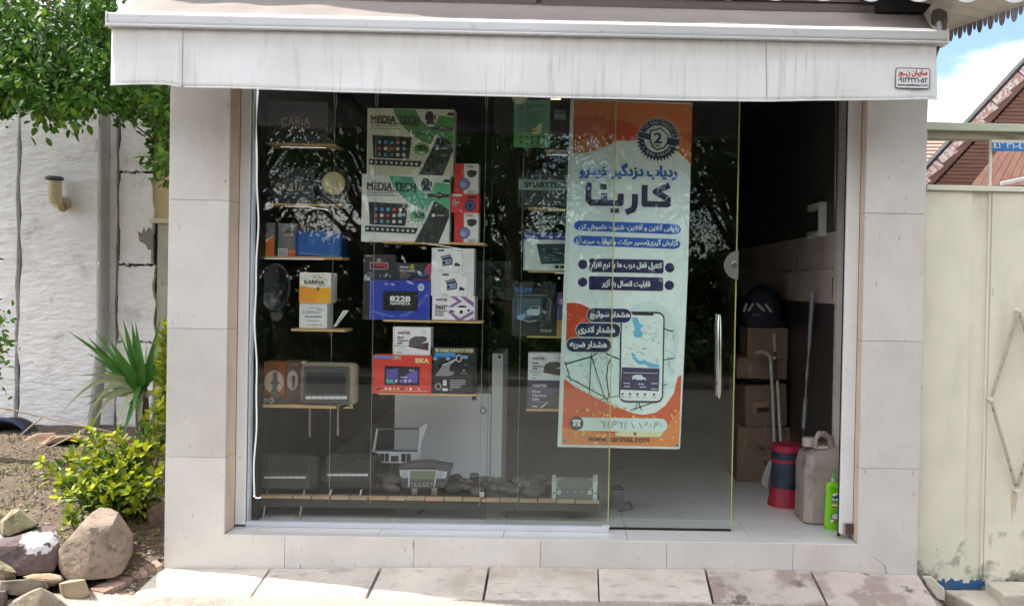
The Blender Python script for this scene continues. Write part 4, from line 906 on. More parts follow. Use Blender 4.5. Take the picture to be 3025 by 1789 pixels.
def dash(label, x0, y0, x1, y1, dx, dy, blue):
    r, f = carton('product_box', label, 'box', a5, x0, y0, x1, y1, YS-.004, .1, '#dfe3e2')
    f.rect(920+dx, y0+3, 1205+dx, y1-6, '#e8ecea', 1); f.rect(1206+dx, y0+6, 1211+dx, y1-4, '#b8bebe', 1); f.round(935+dx, 362+dy, 1006+dx, 382+dy, 5, '#45474c', 2); f.scrawl(1150+dx, 370+dy, 1198+dx, 377+dy, '#777', 2, 3, 1) if False else f.scrawl(1150+dx, 370+dy, 1198+dx, 377+dy, '#77797a', 2, 3, 1)
    f.poly([(965+dx, 440+dy), (1068+dx, 410+dy), (1100+dx, 465+dy), (1098+dx, 525+dy), (990+dx, 545+dy), (985+dx, 465+dy)], '#3a3f4c', 2); f.poly([(990+dx, 480+dy), (1085+dx, 460+dy), (1088+dx, 512+dy), (998+dx, 532+dy)], blue, 3); f.poly([(975+dx, 442+dy), (1060+dx, 420+dy), (1070+dx, 438+dy), (990+dx, 458+dy)], '#8c94a4', 3); f.disc(1008+dx, 505+dy, 16, '#23262e', 4, 14); f.rect(1050+dx, 485+dy, 1075+dx, 495+dy, '#23262e', 4)
    f.poly([(1120+dx, 518+dy), (1140+dx, 498+dy), (1158+dx, 510+dy), (1182+dx, 520+dy), (1180+dx, 542+dy), (1122+dx, 540+dy)], '#33363a', 2); f.scrawl(938+dx, 586+dy, 1003+dx, 591+dy, '#55585a', 2, 5, 4); f.disc(1168+dx, 582+dy, 6, '#6a6c6e', 2, 8); f.build()
dash('white dash camera box on top of its stack', 870, 346, 1336, 611, 0, 0, '#8fa0bc'); dash('white dash camera box second in its stack, above the purple striped one', 862, 612, 1332, 868, 50, 264, '#8fa6cc')
r, f = carton('product_box', 'white box with purple chevrons and a car picture on the middle shelf', 'box', a5, 876, 870, 1352, 1133, YS-.006, .11, '#e6e4e8')
f.rect(1342, 872, 1351, 1132, '#6a4c7c', 1)
for pts in ([(1070, 874), (1130, 874), (1205, 925), (1100, 990), (1045, 990), (1150, 925)], [(1180, 874), (1240, 874), (1330, 935), (1330, 985)], [(1045, 1040), (1085, 1040), (1180, 1110), (1330, 1020), (1330, 1060), (1200, 1132), (1150, 1132)], [(1270, 1132), (1330, 1095), (1330, 1132)]): f.poly(pts, '#8a6a9c', 1)
f.poly([(1066, 1020), (1120, 985), (1180, 970), (1250, 972), (1288, 1000), (1290, 1030), (1220, 1050), (1130, 1052), (1070, 1040)], '#f2f2f4', 3); f.poly([(1140, 985), (1185, 968), (1240, 972), (1262, 990), (1200, 995)], '#2c2c34', 4); f.disc(1195, 1040, 20, '#1e1e22', 4, 14); f.disc(1275, 1022, 15, '#1e1e22', 4, 12); f.poly([(1066, 1020), (1120, 1030), (1120, 1048), (1072, 1040)], '#2e2e36', 4)
f.text('VASTER', 910, 898, 1042, 924, '#4a4450', 2, .05); f.text('360°', 908, 968, 1046, 1014, '#26242a', 2, .05); f.text('PANORAMIC', 908, 1025, 1042, 1040, '#3c3842', 2, .04); f.text('CAMERA', 908, 1046, 1004, 1061, '#3c3842', 2, .04); f.rect(908, 1070, 1002, 1088, '#2a2730', 2); f.scrawl(916, 1076, 994, 1083, '#d8d6dc', 3, 4, 1); f.build()
def vaster(label, view, x0, y0, x1, y1, ox, oy, base='#e2e2e6', Y=YS, purple=False, k=1.0):
    r, f = carton('product_box', label, 'box', view, x0, y0, x1, y1, Y, .1, base)
    ik = '#3f3946' if not purple else '#e6e4ea'
    f.text('VASTER', 495+ox, 146+oy, 634+ox, 173+oy, '#6a4c70' if not purple else '#e6e4ea', 3, .05)
    for i, t in enumerate(('Dual', 'Camera', 'DVR')): f.text(t, 496+ox, 197+i*33*k+oy, 496+(66, 122, 58)[i]*k+ox, 219+i*33*k+oy, ik, 3, .05)
    if not purple:
        f.poly([(625+ox, 300+oy), (622+ox, 260+oy), (640+ox, 220+oy), (670+ox, 205+oy), (685+ox, 194+oy), (785+ox, 194+oy), (818+ox, 212+oy), (812+ox, 240+oy), (760+ox, 272+oy), (780+ox, 300+oy), (700+ox, 312+oy)], '#5d5a58', 2)
        f.poly([(600+ox, 298+oy), (760+ox, 275+oy), (836+ox, 258+oy), (836+ox, 350+oy), (640+ox, 318+oy)], '#5c3a52', 1); f.poly([(466+ox, 296+oy), (560+ox, 308+oy), (620+ox, 295+oy), (560+ox, 315+oy), (466+ox, 306+oy)], '#6a9a4a', 2)
        f.scrawl(498+ox, 338+oy, 600+ox, 343+oy, '#777578', 2, 6, 5); f.scrawl(492+ox, 370+oy, 540+ox, 378+oy, '#3a3a40', 2, 3, 7); f.scrawl(780+ox, 144+oy, 800+ox, 155+oy, '#88868c', 2, 2, 3)
        f.rect(x0+14, y0+2, x0+18, y1-2, '#b2b2b8', 1)
    f.build(); return r
vaster('white dual camera box standing on the red box', a8, 445, 96, 858, 402, 0, 0)
r, f = carton('product_box', 'red box with a purple screen picture on the lowest middle shelf', 'box', a8, 222, 402, 866, 828, YS-.012, .1, '#cf463d')
f.rect(240, 412, 420, 440, '#4f8fd0', 1); f.rect(437, 413, 530, 450, '#e6dcd4', 1); f.rect(441, 417, 526, 446, '#232226', 2); f.text('NEW', 452, 422, 518, 441, '#e8e6e2', 3, .05); f.text('SIKA', 685, 433, 835, 482, '#e9d89a', 2, .07)
f.poly([(352, 522), (738, 528), (735, 730), (352, 730)], '#2c2a3a', 1); f.poly([(375, 560), (500, 545), (500, 710), (375, 712)], '#54509a', 2); f.poly([(375, 660), (440, 690), (480, 712), (375, 712)], '#4fae8e', 3); f.poly([(590, 620), (650, 580), (715, 570), (715, 705), (520, 708), (560, 650)], '#6a58b4', 2)
f.text('20:12', 622, 556, 680, 575, '#d8dae4', 3, .02)
for k, cc in enumerate(('#57b0d8', '#c9d4b0', '#8a7ac8', '#c0cae8', '#d8c080')): f.round(418+50*k, 670, 446+50*k, 696, 5, cc, 4)
for x in (530, 556, 582): f.rect(x, 636, x+16, 648, '#d8d8e0', 3)
for k, cc in enumerate(('#e2d8d2', '#e2d8d2', '#9fb890', '#f0b03a', '#4a4440', '#d8907a', '#ece8e4', '#c0504a', '#d8a8b0')): f.round(358+45*k, 758, 384+45*k, 782, 5, cc, 2)
f.round(270, 764, 322, 784, 9, '#3a2a2a', 2); f.scrawl(300, 788, 830, 795, '#e8b8b0', 2, 12, 8); f.build()
r, f = carton('product_box', 'black box with a pointing hand picture beside the red box', 'box', a8, 868, 322, 1345, 822, YS-.004, .1, '#26282b')
f.text('PKE ENGINE START/STOP SYSTEM', 905, 332, 1320, 370, '#d9dcae', 3, .03); f.poly([(900, 382), (1125, 380), (1125, 402), (900, 406)], '#4f9fd8', 2); f.poly([(890, 410), (1145, 402), (1150, 424), (890, 432)], '#3c7fc0', 2); f.poly([(1205, 402), (1262, 408), (1255, 440), (1200, 436)], '#6fa8d0', 2)
f.disc(905, 444, 24, '#8fa6c4', 2, 16, 16); f.disc(1045, 444, 24, '#8fa6c4', 2, 16, 16)
f.poly([(905, 632), (960, 560), (985, 510), (1040, 490), (1085, 462), (1120, 440), (1135, 455), (1100, 490), (1075, 505), (1060, 575), (1115, 585), (1110, 610), (1085, 625), (1030, 632)], '#8c8c90', 2); f.line([(985, 512), (1040, 492), (1130, 446)], 8, '#dcdce0', 3); f.disc(1165, 435, 33, '#c6c6ca', 3, 22, 42); f.disc(1165, 435, 22, '#2c2c30', 4, 20, 30)
f.poly([(870, 634), (1305, 628), (1320, 815), (870, 815)], '#303236', 1); f.disc(944, 748, 37, '#a2a4a6', 2, 22); f.disc(944, 748, 25, '#2c2e32', 3, 20); f.round(996, 674, 1034, 738, 9, '#e2e4e4', 2); f.rect(1006, 690, 1026, 694, '#2c2e32', 3); f.rect(1006, 708, 1026, 712, '#2c2e32', 3); f.round(988, 766, 1050, 794, 12, '#dfe1e1', 2)
for k in range(5): f.scrawl(1072, 672+20*k, 1240-(14*k if k > 2 else 0), 679+20*k, '#d4d6d8', 2, 8, k)
f.scrawl(1072, 776, 1098, 783, '#d4d6d8', 2, 2, 2); f.rect(1225, 500, 1262, 506, '#8a8c90', 2); f.rect(1190, 596, 1255, 604, '#8a8c90', 2); f.disc(1222, 568, 10, '#c8cacc', 2, 10); f.build()
# further back in the dark: grey boxes
for k, (y0, y1) in enumerate(((480, 640), (642, 786), (788, 905))):
    r, f = carton('product_box', ('topmost', 'middle', 'lowest')[k]+' of three plain dark grey boxes stacked behind the wire', 'box', a6, -90, y0, 408-8*k, y1, .78, .2, mk('dark_grey_card', '#5b5f60', .6, .08, 6))
    for x in (20, 50, 80, 180, 205, 260): f.rect(x, (y0+y1)/2, x+6, (y0+y1)/2+12, '#2c2e30', 1)
    if k == 1: f.rect(212, y0+30, 385, y1-20, '#3c4046', 1); f.scrawl(250, y0+38, 320, y0+48, '#8a8ca0', 2, 4, 1)
    f.build()
rk = at(1455, 1036, .75)
MB().box(at(1375, 886, .75).x, at(1512, 886, .75).x, .76, 1.0, at(1440, 887, .78).z-.02, at(1440, 887, .78).z-.001).build('back_shelf', mk('dark_shelf', '#3a342e', .6, .1)); tag(bpy.data.objects['back_shelf'], 'dark shelf board deep in the shop under the grey boxes', 'shelf')
# ---- right column
r = thing('notice_sheet', 'green printed sheet hanging at the top of the window right of the wires', 'notice', at(*nat(a3, 525, 655), YS+.04))
q = [at(*nat(a3, *p), YS+.04) for p in ((328, 135), (726, 130), (718, 655), (325, 650))]
MB().prism(q, (0, .002, 0)).build('sheet', ink('#6fae90'), r)
f = Face(r, a3, nat(a3, 525, 0)[0], nat(a3, 0, 655)[1], YS+.04, sc(YS+.04))
f.poly([(330, 480), (720, 480), (716, 652), (328, 648)], '#78bd7c', 1); rr = random.Random(2)
for k in range(22): f.rect(374, 190+14*k, 432, 195+14*k, '#2f4c40', 2) if k % 7 != 5 else None; f.rect(450, 190+14*k, 450+rr.uniform(60, 215), 195+14*k, '#2f4c40', 2) if k % 6 not in (4,) else None
f.rect(480, 180, 680, 187, '#4f8a70', 2)
for i in range(5): f.disc(402+62*i, 540, 15, '#4c6e58', 2, 12); f.disc(402+62*i, 598, 15, '#46607c' if i == 0 else '#4c6e58', 2, 12)
f.poly([(505, 455), (550, 450), (590, 405), (625, 383), (632, 420), (622, 470), (592, 505), (550, 515), (515, 490), (560, 478), (590, 450), (545, 468)], '#eeeec2', 3); f.build()  # the cream crescent is a lamp's reflection drawn into the print
dp = at(*nat(a3, 390, 85), YS-.02); s = sc(YS-.02)/3.71
o = thing('ceiling_detector', 'cream dome detector just under the valance', 'detector', (dp.x, dp.y, dp.z-.03))
MB().lathe([(0, -95*s), (40*s, -88*s), (72*s, -55*s), (88*s, -12*s), (88*s, 5*s), (70*s, 8*s), (70*s, 60*s), (0, 60*s)], (dp.x, dp.y, dp.z), 'z', 28).build('dome', mk('cream_plastic', '#ded3bb', .4, .05), o)
MB().lathe([(60*s, 60*s), (60*s, 260*s), (0, 260*s)], (dp.x, dp.y, dp.z), 'z', 20).build('base', MATS['cream_plastic'], o)
r, f = carton('product_box', 'dark box with a silver band and black block lettering, half behind the banner', 'box', a3, 372, 905, 1000, 1306, YS, .1, '#3c4246')
f.rect(374, 1006, 998, 1122, '#9cb4b4', 1); f.text('SMARTTECH', 440, 1034, 930, 1092, '#23262a', 3, .06); f.text('CAR PARKING SENSOR SYSTEM', 505, 956, 900, 972, '#8a9090', 2, .03); f.scrawl(620, 985, 760, 994, '#7a8080', 2, 7, 1); f.line([(420, 1230), (560, 1180), (800, 1190), (990, 1240)], 8, '#5c6a80', 1); f.scrawl(640, 1270, 800, 1284, '#8a92a0', 2, 4, 2); f.build()
r, f = carton('product_box', 'white box with a dark tablet picture and a blue top band', 'box', a6, 540, 176, 1085, 590, YS-.004, .1, '#d9e4e2')
f.rect(541, 178, 1083, 252, '#2f3d94', 1); f.text('MAGIC & POWER', 722, 208, 1010, 230, '#aab6dc', 2, .03); f.rect(544, 254, 556, 588, '#9fb0d0', 1); f.poly([(682, 302), (1083, 290), (1083, 510), (735, 520)], '#2a2f36', 1); f.poly([(700, 312), (1083, 302), (1083, 498), (745, 506)], '#3c4852', 2)
rr = random.Random(8)
for k in range(12): x, y = rr.uniform(730, 1000), rr.uniform(320, 480); f.line([(x, y), (x+rr.uniform(20, 90), y+rr.uniform(-15, 15))], 6, rr.choice(['#8aa0b8', '#5a7ab4', '#6a7a80']), 3)
f.rect(884, 532, 932, 562, '#2c2e34', 2); f.rect(945, 532, 990, 562, '#2c2e34', 2); f.build()
r, f = carton('product_box', 'black box with blue lettering and a car picture, left of the banner', 'box', a6, 413, 708, 890, 1311, YS, .1, '#303236')
f.text('BSM', 440, 776, 622, 832, '#3f86c4', 2, .02); f.text('BLIND SPOT MONITORING SYSTEM', 442, 854, 792, 868, '#9aa4aa', 2, .03)
f.poly([(415, 885), (852, 882), (835, 1140), (600, 1150), (480, 1120), (415, 1130)], '#3b4a58', 1); f.poly([(470, 900), (730, 890), (740, 1060), (600, 1110), (455, 1080)], '#52646e', 2); f.poly([(568, 1040), (600, 1010), (620, 980), (715, 978), (718, 1050), (700, 1080), (580, 1078)], '#b6c6d2', 3); f.poly([(605, 1008), (628, 985), (700, 985), (705, 1010)], '#2e3a44', 4); f.poly([(468, 1080), (560, 1062), (560, 1110), (510, 1138), (465, 1115)], '#86a8cc', 3); f.poly([(735, 890), (800, 886), (780, 1140), (750, 1140), (740, 1060)], '#2a2e34', 3); f.line([(800, 890), (835, 920), (822, 1140)], 6, '#8a98a4', 4); f.line([(480, 1112), (600, 1150), (680, 1135)], 7, '#c2ccd4', 4)
f.text('CE RoHS', 725, 1230, 848, 1258, '#b4b8ba', 2, .03); f.build()
r, f = carton('wooden_block', 'small pale wooden block beside the black car-picture box', 'block', a6, 902, 1130, 1000, 1312, YS+.01, .06, '#c49a58', part='block'); f.rect(905, 1216, 998, 1220, '#8a6a3c', 1); f.build()
r, f = carton('product_box', 'narrow purple box standing on the small wooden block', 'box', a6, 906, 832, 1000, 1130, YS+.01, .06, '#5d4c88'); f.rect(912, 840, 918, 1120, '#8678b0', 1); f.build()
vaster('white dual camera box on top of the purple one, half behind the banner', b3, 516, 160, 940, 456, 66, 58)
r, f = carton('product_box', 'purple dual camera box under the white one, half behind the banner', 'box', b3, 506, 457, 940, 764, YS-.004, .1, '#5d4f72')
f.rect(536, 459, 540, 762, '#8478a0', 1); f.text('VASTER', 562, 500, 720, 528, '#e4e2ea', 2, .05)
for i, (t, w_) in enumerate((('Dual', 86), ('Camera', 154), ('DVR', 76))): f.text(t, 562, 566+43*i, 562+w_, 590+43*i, '#e4e2ea', 2, .05)
f.scrawl(562, 688, 698, 694, '#b2acc2', 2, 8, 1); f.round(562, 734, 622, 752, 6, '#c9c6d2', 2); f.poly([(645, 758), (730, 690), (740, 695), (670, 758)], '#d8d6de', 2); f.poly([(720, 640), (860, 560), (930, 560), (930, 760), (690, 760)], '#4c4a50', 1); f.build()
sl = at(*nat(a3, 800, 118), YS+.02)
o = thing('spot_lamp', 'small lit lamp bar at the top of the window left of the banner', 'lamp', sl)
MB().box(sl.x-.03, sl.x+.028, sl.y, sl.y+.03, sl.z, sl.z+.02).build('housing', MATS['black_bracket'], o, bevel=.003)
MB().box(sl.x-.034, sl.x+.020, sl.y-.004, sl.y-.0005, sl.z-.006, sl.z+.004).build('lens', mk('lamp_glow', '#fff3cf', .5, 0, emit=.5), o)
r, f = carton('product_box', 'small pale blue box at the top of the window beside the green sheet', 'box', a3, 765, 240, 900, 350, YS+.06, .05, '#5d7080'); f.rect(768, 290, 898, 348, '#9ab4b8', 1); f.build()
tp = at(*nat(a3, 800, 352), YS+.06); MB().box(tp.x-.05, tp.x+.05, YS+.05, YS+.13, tp.z-.02, tp.z-.001).build('ledge', MATS['dark_shelf']); tag(bpy.data.objects['ledge'], 'small dark ledge under the pale blue box', 'shelf')
m_wpl0 = mk('socket_white', '#d8dadc', .4, .04)
# ---- ledge at the foot of the window
YL = .30
zl = at(1300, 1471, YL).z; xl0, xl1 = at(752, 1468, YL).x, at(1772, 1474, YL).x
lg = thing('display_ledge', 'low ledge with a row of pale block edges along the foot of the window', 'ledge', ((xl0+xl1)/2, YL, ZF))
MB().box(xl0, xl1, YL+.012, YL+.36, zl-.06, zl-.016).build('support', m_dark, lg); MB().box(xl0, xl1, YL+.047, YL+.36, zl-.0155, zl-.001).build('tray', mk('dark_tray', '#3b3835', .7, .15, 8), lg)
MB().box(xl0+.1, xl0+.14, YL+.1, YL+.3, ZF, zl-.06).build('leg', m_dark, lg); MB().box(xl1-.14, xl1-.1, YL+.1, YL+.3, ZF, zl-.06).build('leg', m_dark, lg)
xs_ = [xl0]
while xs_[-1] < xl1-.06: xs_.append(xs_[-1]+.0985)
xs_[-1] = xl1
m_blk2 = mk('pale_block', '#b8a183', .75, .14, 7)
for k, (a, b) in enumerate(zip(xs_, xs_[1:])):
    dz = random.uniform(-.001, .001); MB().box(a+.003, b-.003, YL+random.uniform(0, .003), YL+.045, zl-.015+dz, zl+dz).build('block', m_blk2 if k % 3 else mk('pale_block_warm', '#bf9c78', .75, .14, 7), lg, bevel=.001, seg=1)
# dark pebbles
def rock_mesh(name, seed, sub=2, flat=.7):
    bm = bmesh.new(); bmesh.ops.create_icosphere(bm, subdivisions=sub, radius=1)
    for v in bm.verts:
        n1 = noise.noise(v.co*1.1+Vector((seed*7.3, seed, 0))); n2 = noise.noise(v.co*2.6+Vector((0, seed*3.1, 5)))
        v.co *= 1+.28*n1+.09*n2; v.co.z *= flat
    me = bpy.data.meshes.new(name); bm.to_mesh(me); bm.free(); me.polygons.foreach_set('use_smooth', [True]*len(me.polygons)); return me
m_peb = mk('dark_pebble', '#5a5654', .7, .2, 20, bump=.15, bscale=60)
pebm = []
for k in range(6):
    me = rock_mesh('pebble', k, 2, .62); me.materials.append(m_peb); pebm.append(me)
rr = random.Random(21); heaps = []
for (px0, px1, n, top) in ((1105, 1185, 8, 2), (1300, 1440, 18, 2), (1440, 1600, 22, 2)):
    for k in range(n):
        lv = k*top//n if top else 0; x = rr.uniform(px0, px1); heaps.append((x, lv))
for (x, lv) in heaps:
    o = bpy.data.objects.new('pebble', pebm[rr.randrange(6)]); COL.objects.link(o); y = YL+rr.uniform(.05, .25)
    p = at(x, 1465, y); r_ = rr.uniform(.026, .044)*(1 if lv else 1.1); o.scale = (r_*1.25, r_, r_); o.location = (p.x, y, zl+r_*.6+lv*.042); o.rotation_euler = (rr.uniform(-.3, .3), rr.uniform(-.3, .3), rr.uniform(0, 6))
    tag(o, 'dark grey rounded pebble in the heap on the low ledge', 'pebble', 'pebbles heaped on the display ledge')
# silver dashboard frame
def pl(view, pts, Y): return [at(*nat(view, *p), Y) for p in pts]
YB2 = YL+.20
bz = thing('dashboard_frame', 'silver empty dashboard frame leaning above the car radio', 'car part', at(*nat(b2, 470, 900), YB2))
m_silver = mk('silver_plastic', '#b6bcc4', .35, .05, 10, spec=.6); m_dplast = mk('dark_plastic', '#4c4e50', .5, .08, 12)
MB().prism(pl(b2, [(265, 165), (740, 160), (738, 178), (270, 182)], YB2), (0, .02, 0)).build('top_bar', m_dplast, bz, bevel=.002)
MB().prism(pl(b2, [(265, 165), (285, 172), (245, 415), (218, 430)], YB2-.002), (0, .022, 0)).build('side_bar', m_silver, bz, bevel=.002)
MB().prism(pl(b2, [(728, 165), (800, 112), (835, 115), (800, 200), (760, 330), (745, 540), (700, 545), (715, 420), (740, 240)], YB2-.002), (0, .022, 0)).build('side_wing', m_silver, bz, bevel=.002)
MB().prism(pl(b2, [(240, 400), (715, 410), (712, 425), (236, 416)], YB2), (0, .022, 0)).build('lower_bar', m_dplast, bz, bevel=.001)
MB().prism(pl(b2, [(230, 418), (715, 426), (700, 550), (320, 542), (290, 440)], YB2-.004), (0, .02, 0)).build('switch_panel', m_silver, bz, bevel=.002)
for (x0, y0, x1, y1) in ((305, 440, 352, 528), (360, 438, 402, 528), (425, 465, 508, 530), (540, 440, 588, 530), (598, 440, 640, 528)):
    A = at(*nat(b2, x0, y0), YB2-.006); B = at(*nat(b2, x1, y1), YB2-.006); MB().box(A.x, B.x, YB2-.0065, YB2+.004, A.z, B.z).build('switch_slot', mk('deep_black', '#202224', .5, .1), bz, bevel=.003)
MB().prism(pl(b2, [(400, 545), (640, 545), (640, 905), (400, 905)], YB2+.025), (0, .02, 0)).build('rest', m_dark, bz)
# car radio
YR = YL+.06
cr_ = thing('car_radio', 'grey car radio with a dull green display standing among the pebbles', 'car radio', at(*nat(b2, 790, 905), YR))
MB().prism(pl(b2, [(508, 580), (600, 555), (720, 540), (800, 536), (900, 545), (1000, 562), (1095, 580), (1075, 640), (1025, 800), (960, 815), (650, 825), (545, 810), (530, 700), (512, 640)], YR), (0, .09, 0)).build('housing', m_dplast, cr_, bevel=.003)
for pts in ([(520, 622), (630, 620), (618, 705), (560, 712), (530, 690)], [(940, 628), (1045, 640), (1025, 712), (930, 715)]):
    MB().prism(pl(b2, pts, YR-.004), (0, .005, 0)).build('trim', m_silver, cr_, bevel=.001)
for (x, y) in ((550, 638), (555, 664), (560, 690), (955, 645), (950, 670), (945, 695)):
    A = at(*nat(b2, x-8, y-8), YR); B = at(*nat(b2, x+50, y+8), YR); MB().box(A.x, B.x, YR-.008, YR-.0035, A.z, B.z).build('button', mk('light_grey_key', '#9a9ca0', .4, .05), cr_, bevel=.001, seg=1)
for pts in ([(620, 620), (638, 620), (628, 805), (612, 805)], [(925, 620), (942, 625), (905, 808), (890, 808)], [(620, 618), (940, 620), (940, 632), (620, 630)]):
    MB().prism(pl(b2, pts, YR-.005), (0, .006, 0)).build('trim', m_silver, cr_, bevel=.001)
MB().prism(pl(b2, [(642, 634), (925, 634), (900, 795), (632, 795)], YR-.003), (0, .004, 0)).build('display', mk('dull_green_lcd', '#6f7a62', .3, .05, 4), cr_)
MB().prism(pl(b2, [(635, 722), (912, 722), (900, 796), (631, 796)], YR-.0045), (0, .001, 0)).build('display_foot', mk('grey_lcd_foot', '#4c5352', .4, .05), cr_)
MB().prism(pl(b2, [(600, 596), (940, 596), (930, 606), (610, 606)], YR-.003), (0, .004, 0)).build('disc_slot', MATS['deep_black'], cr_)
f = Face(cr_, b2, nat(b2, 790, 0)[0], nat(b2, 0, 905)[1], YR, sc(YR), yoff=-.006)
for x in (655, 692, 742, 785, 826, 872): f.rect(x-7, 760, x+7, 770, '#c2c6c2', 1)
f.rect(670, 788, 846, 793, '#c2c6c2', 1); f.build()
for (x, y) in ((568, 752), (950, 758)):
    q = at(*nat(b2, x, y), YR); MB().lathe([(0, -.014), (.010, -.014), (.012, 0)], (q.x, YR, q.z), 'y', 18).build('knob', m_dplast, cr_)
for x0 in (652, 868):
    A = at(*nat(b2, x0, 828), YR); B = at(*nat(b2, x0+62, 892), YR); tb = MB().box(A.x, B.x, YR+.002, YR+.005, A.z+.01, zl+.0005).build('mounting_tab', m_satin, cr_, bevel=.001, seg=1)
    for dx in (18, 44):
        q = at(*nat(b2, x0+dx, 866), YR); MB().lathe([(0, -.0006), (.0026, -.0006), (.0026, .001)], (q.x, YR+.0018, q.z), 'y', 10).build('hole', MATS['deep_black'], cr_)
# silver edged radio front on the right
YR2 = YL+.03
q = thing('radio_front', 'grey radio front with two pale side brackets at the right end of the ledge', 'car radio', at(*nat(b4, 840, 500), YR2))
A = at(*nat(b4, 668, 328), YR2); B = at(*nat(b4, 1018, 500), YR2); MB().box(A.x, B.x, YR2, YR2+.07, zl+.001, A.z).build('housing', m_grey, q, bevel=.005)
for x in (640, 1010):
    A = at(*nat(b4, x, 310), YR2); B = at(*nat(b4, x+34, 495), YR2); sb = MB().box(A.x, B.x, YR2-.006, YR2+.03, zl+.001, A.z).build('side_bracket', mk('pale_grey_metal', '#c2cccc', .4, .05), q, bevel=.004)
    for y in (330, 352, 470):
        h = at(*nat(b4, x+17, y), YR2); MB().lathe([(0, -.0005), (.0042, -.0005), (.0042, .001)], (h.x, YR2-.0065, h.z), 'y', 12).build('hole', MATS['deep_black'], q)
for x in (703, 977):
    h = at(*nat(b4, x, 463), YR2); MB().lathe([(.0, -.005), (.007, -.005), (.0075, -.012), (.0115, -.012), (.0118, 0)], (h.x, YR2, h.z), 'y', 22).build('knob', MATS['pale_grey_metal'], q)
f = Face(q, b4, nat(b4, 840, 0)[0], nat(b4, 0, 500)[1], YR2, sc(YR2), yoff=-.0005)
for pts in ([(682, 425), (682, 347), (720, 347)], [(965, 347), (1002, 347), (1002, 425), (975, 425)], [(682, 425), (712, 425)]): f.line(pts, 4, '#c9d2d2', 1)
for x in (765, 830, 890): f.rect(x, 460, x+26, 465, '#c9d2d2', 1)
f.rect(705, 356, 970, 425, '#6b7473', 1); f.build()
# small things among the pebbles
p = at(*nat(b2, 1338, 740), YL+.16)
o = thing('small_camera', 'small black camera puck on the pebbles right of the car radio', 'camera', p)
MB().lathe([(0, 0), (.024, 0), (.024, .035), (.020, .04), (0, .04)], p, 'z', 20).build('body', m_spk, o); MB().lathe([(.026, .028), (.026, .036)], p, 'z', 20).build('rim', m_grey, o)
for (v_, x, y, w_, h_, lab, Yo) in ((b2, 1420, 890, 50, 44, 'white connector lying at the front of the ledge below the keyring', .0), (b4, 358, 395, 34, 30, 'white square plug on the pebbles left of the second wire', .12), (b4, 498, 405, 24, 40, 'white upright tag on the pebbles right of the second wire', .1)):
    p = at(*nat(v_, x, y+h_/2), YL+Yo); s = sc(YL+Yo)/v_[2]
    o = thing('connector', lab, 'connector', p); MB().box(p.x-w_*s/2, p.x+w_*s/2, p.y, p.y+.012, p.z, p.z+h_*s).build('shell', ink('#d5d8d6'), o, bevel=.002)
    MB().box(p.x-w_*s/3, p.x+w_*s/3, p.y-.001, p.y+.0005, p.z+h_*s*.4, p.z+h_*s*.6).build('slot', MATS['deep_black'], o)
# white cabinet inside
YC = .74
cab = thing('cabinet', 'white cabinet standing in the dark shop behind the car radio', 'cabinet', (at(1325, 1405, YC).x, YC, ZF))
m_cab = mk('white_laminate', '#e4e8f0', .4, .03, 3)
cz = at(1466, 1046, YC).z; x0, xm, x1 = at(1166, 1200, YC).x, at(1451, 1200, YC).x, at(1484, 1200, YC).x
MB().box(x0, xm-.002, YC, YC+.45, ZF+.01, at(1320, 1160, YC).z).build('front_panel', m_cab, cab, bevel=.002); MB().box(xm+.002, x1, YC-.004, YC+.45, ZF+.01, cz+.004).build('side_panel', m_cab, cab, bevel=.002)
MB().box(x0+.02, x1-.02, YC+.02, YC+.43, ZF, ZF+.0095).build('plinth', m_dark, cab)
f = Face(cab, b3, 1325, 0, YC, sc(YC)); f.root.location = cab.location
hw = at(*nat(b3, 205, 198), YC-.01); MB().lathe([(0, -.003), (.008, -.003), (.008, .0)], (hw.x, YC-.0045, hw.z), 'y', 16).build('lock', MATS['deep_black'], cab)
# keyring: a small wheel on a hook below the lowest middle shelf
kp = at(*nat(a8, 1437, 1010), YS+.02); s = sc(YS+.02)/3.71
o = thing('keyring', 'small wheel-shaped keyring hanging below the lowest middle shelf', 'keyring', (kp.x, kp.y, kp.z-38*s))
t = MB(); ring = [(kp.x+31*s*math.cos(2*math.pi*k/20), kp.y, kp.z+31*s*math.sin(2*math.pi*k/20)) for k in range(21)]; t.tube(ring, 7*s, 8); t.build('tyre', m_spk, o)
t = MB()
for k in range(5):
    a = 2*math.pi*k/5+.3; t.tube([kp, (kp.x+26*s*math.cos(a), kp.y, kp.z+26*s*math.sin(a))], 4.5*s, 6)
t.lathe([(0, -.003), (8*s, -.003), (8*s, .003)], kp, 'y', 12); t.build('rim', m_silver, o)
MB().tube([(kp.x, kp.y, kp.z+33*s), (kp.x-3*s, kp.y, kp.z+70*s), (kp.x-6*s, kp.y, kp.z+190*s)], 2.2*s, 6).build('chain', m_wire, o)
q = at(*nat(b2, 980, 560), YL+.25)
o = thing('power_socket', 'white twin power socket behind the car radio', 'socket', q); MB().box(q.x-.016, q.x+.016, q.y, q.y+.01, zl-.001, q.z+.028).build('plate', m_wpl0, o, bevel=.002)
for dx in (-.006, .006): MB().lathe([(0, -.001), (.003, -.001), (.003, .001)], (q.x+dx, q.y, q.z+.016), 'y', 10).build('hole', MATS['deep_black'], o)
o = thing('ball_chain', 'thin ball chain hanging below the banner', 'chain', at(1771, 1434, YS))
t = MB(); yy = 1300
while yy < 1434: t.lathe([(0, -.0024), (.0024, 0), (0, .0024)], at(1772, yy, YS-.05), 'z', 6); yy += 6
t.build('beads', m_wire, o); MB().tube([at(1772, 1295, YS-.05), at(1771.5, 1434, YS-.05)], .0006, 4).build('cord', m_wire, o)
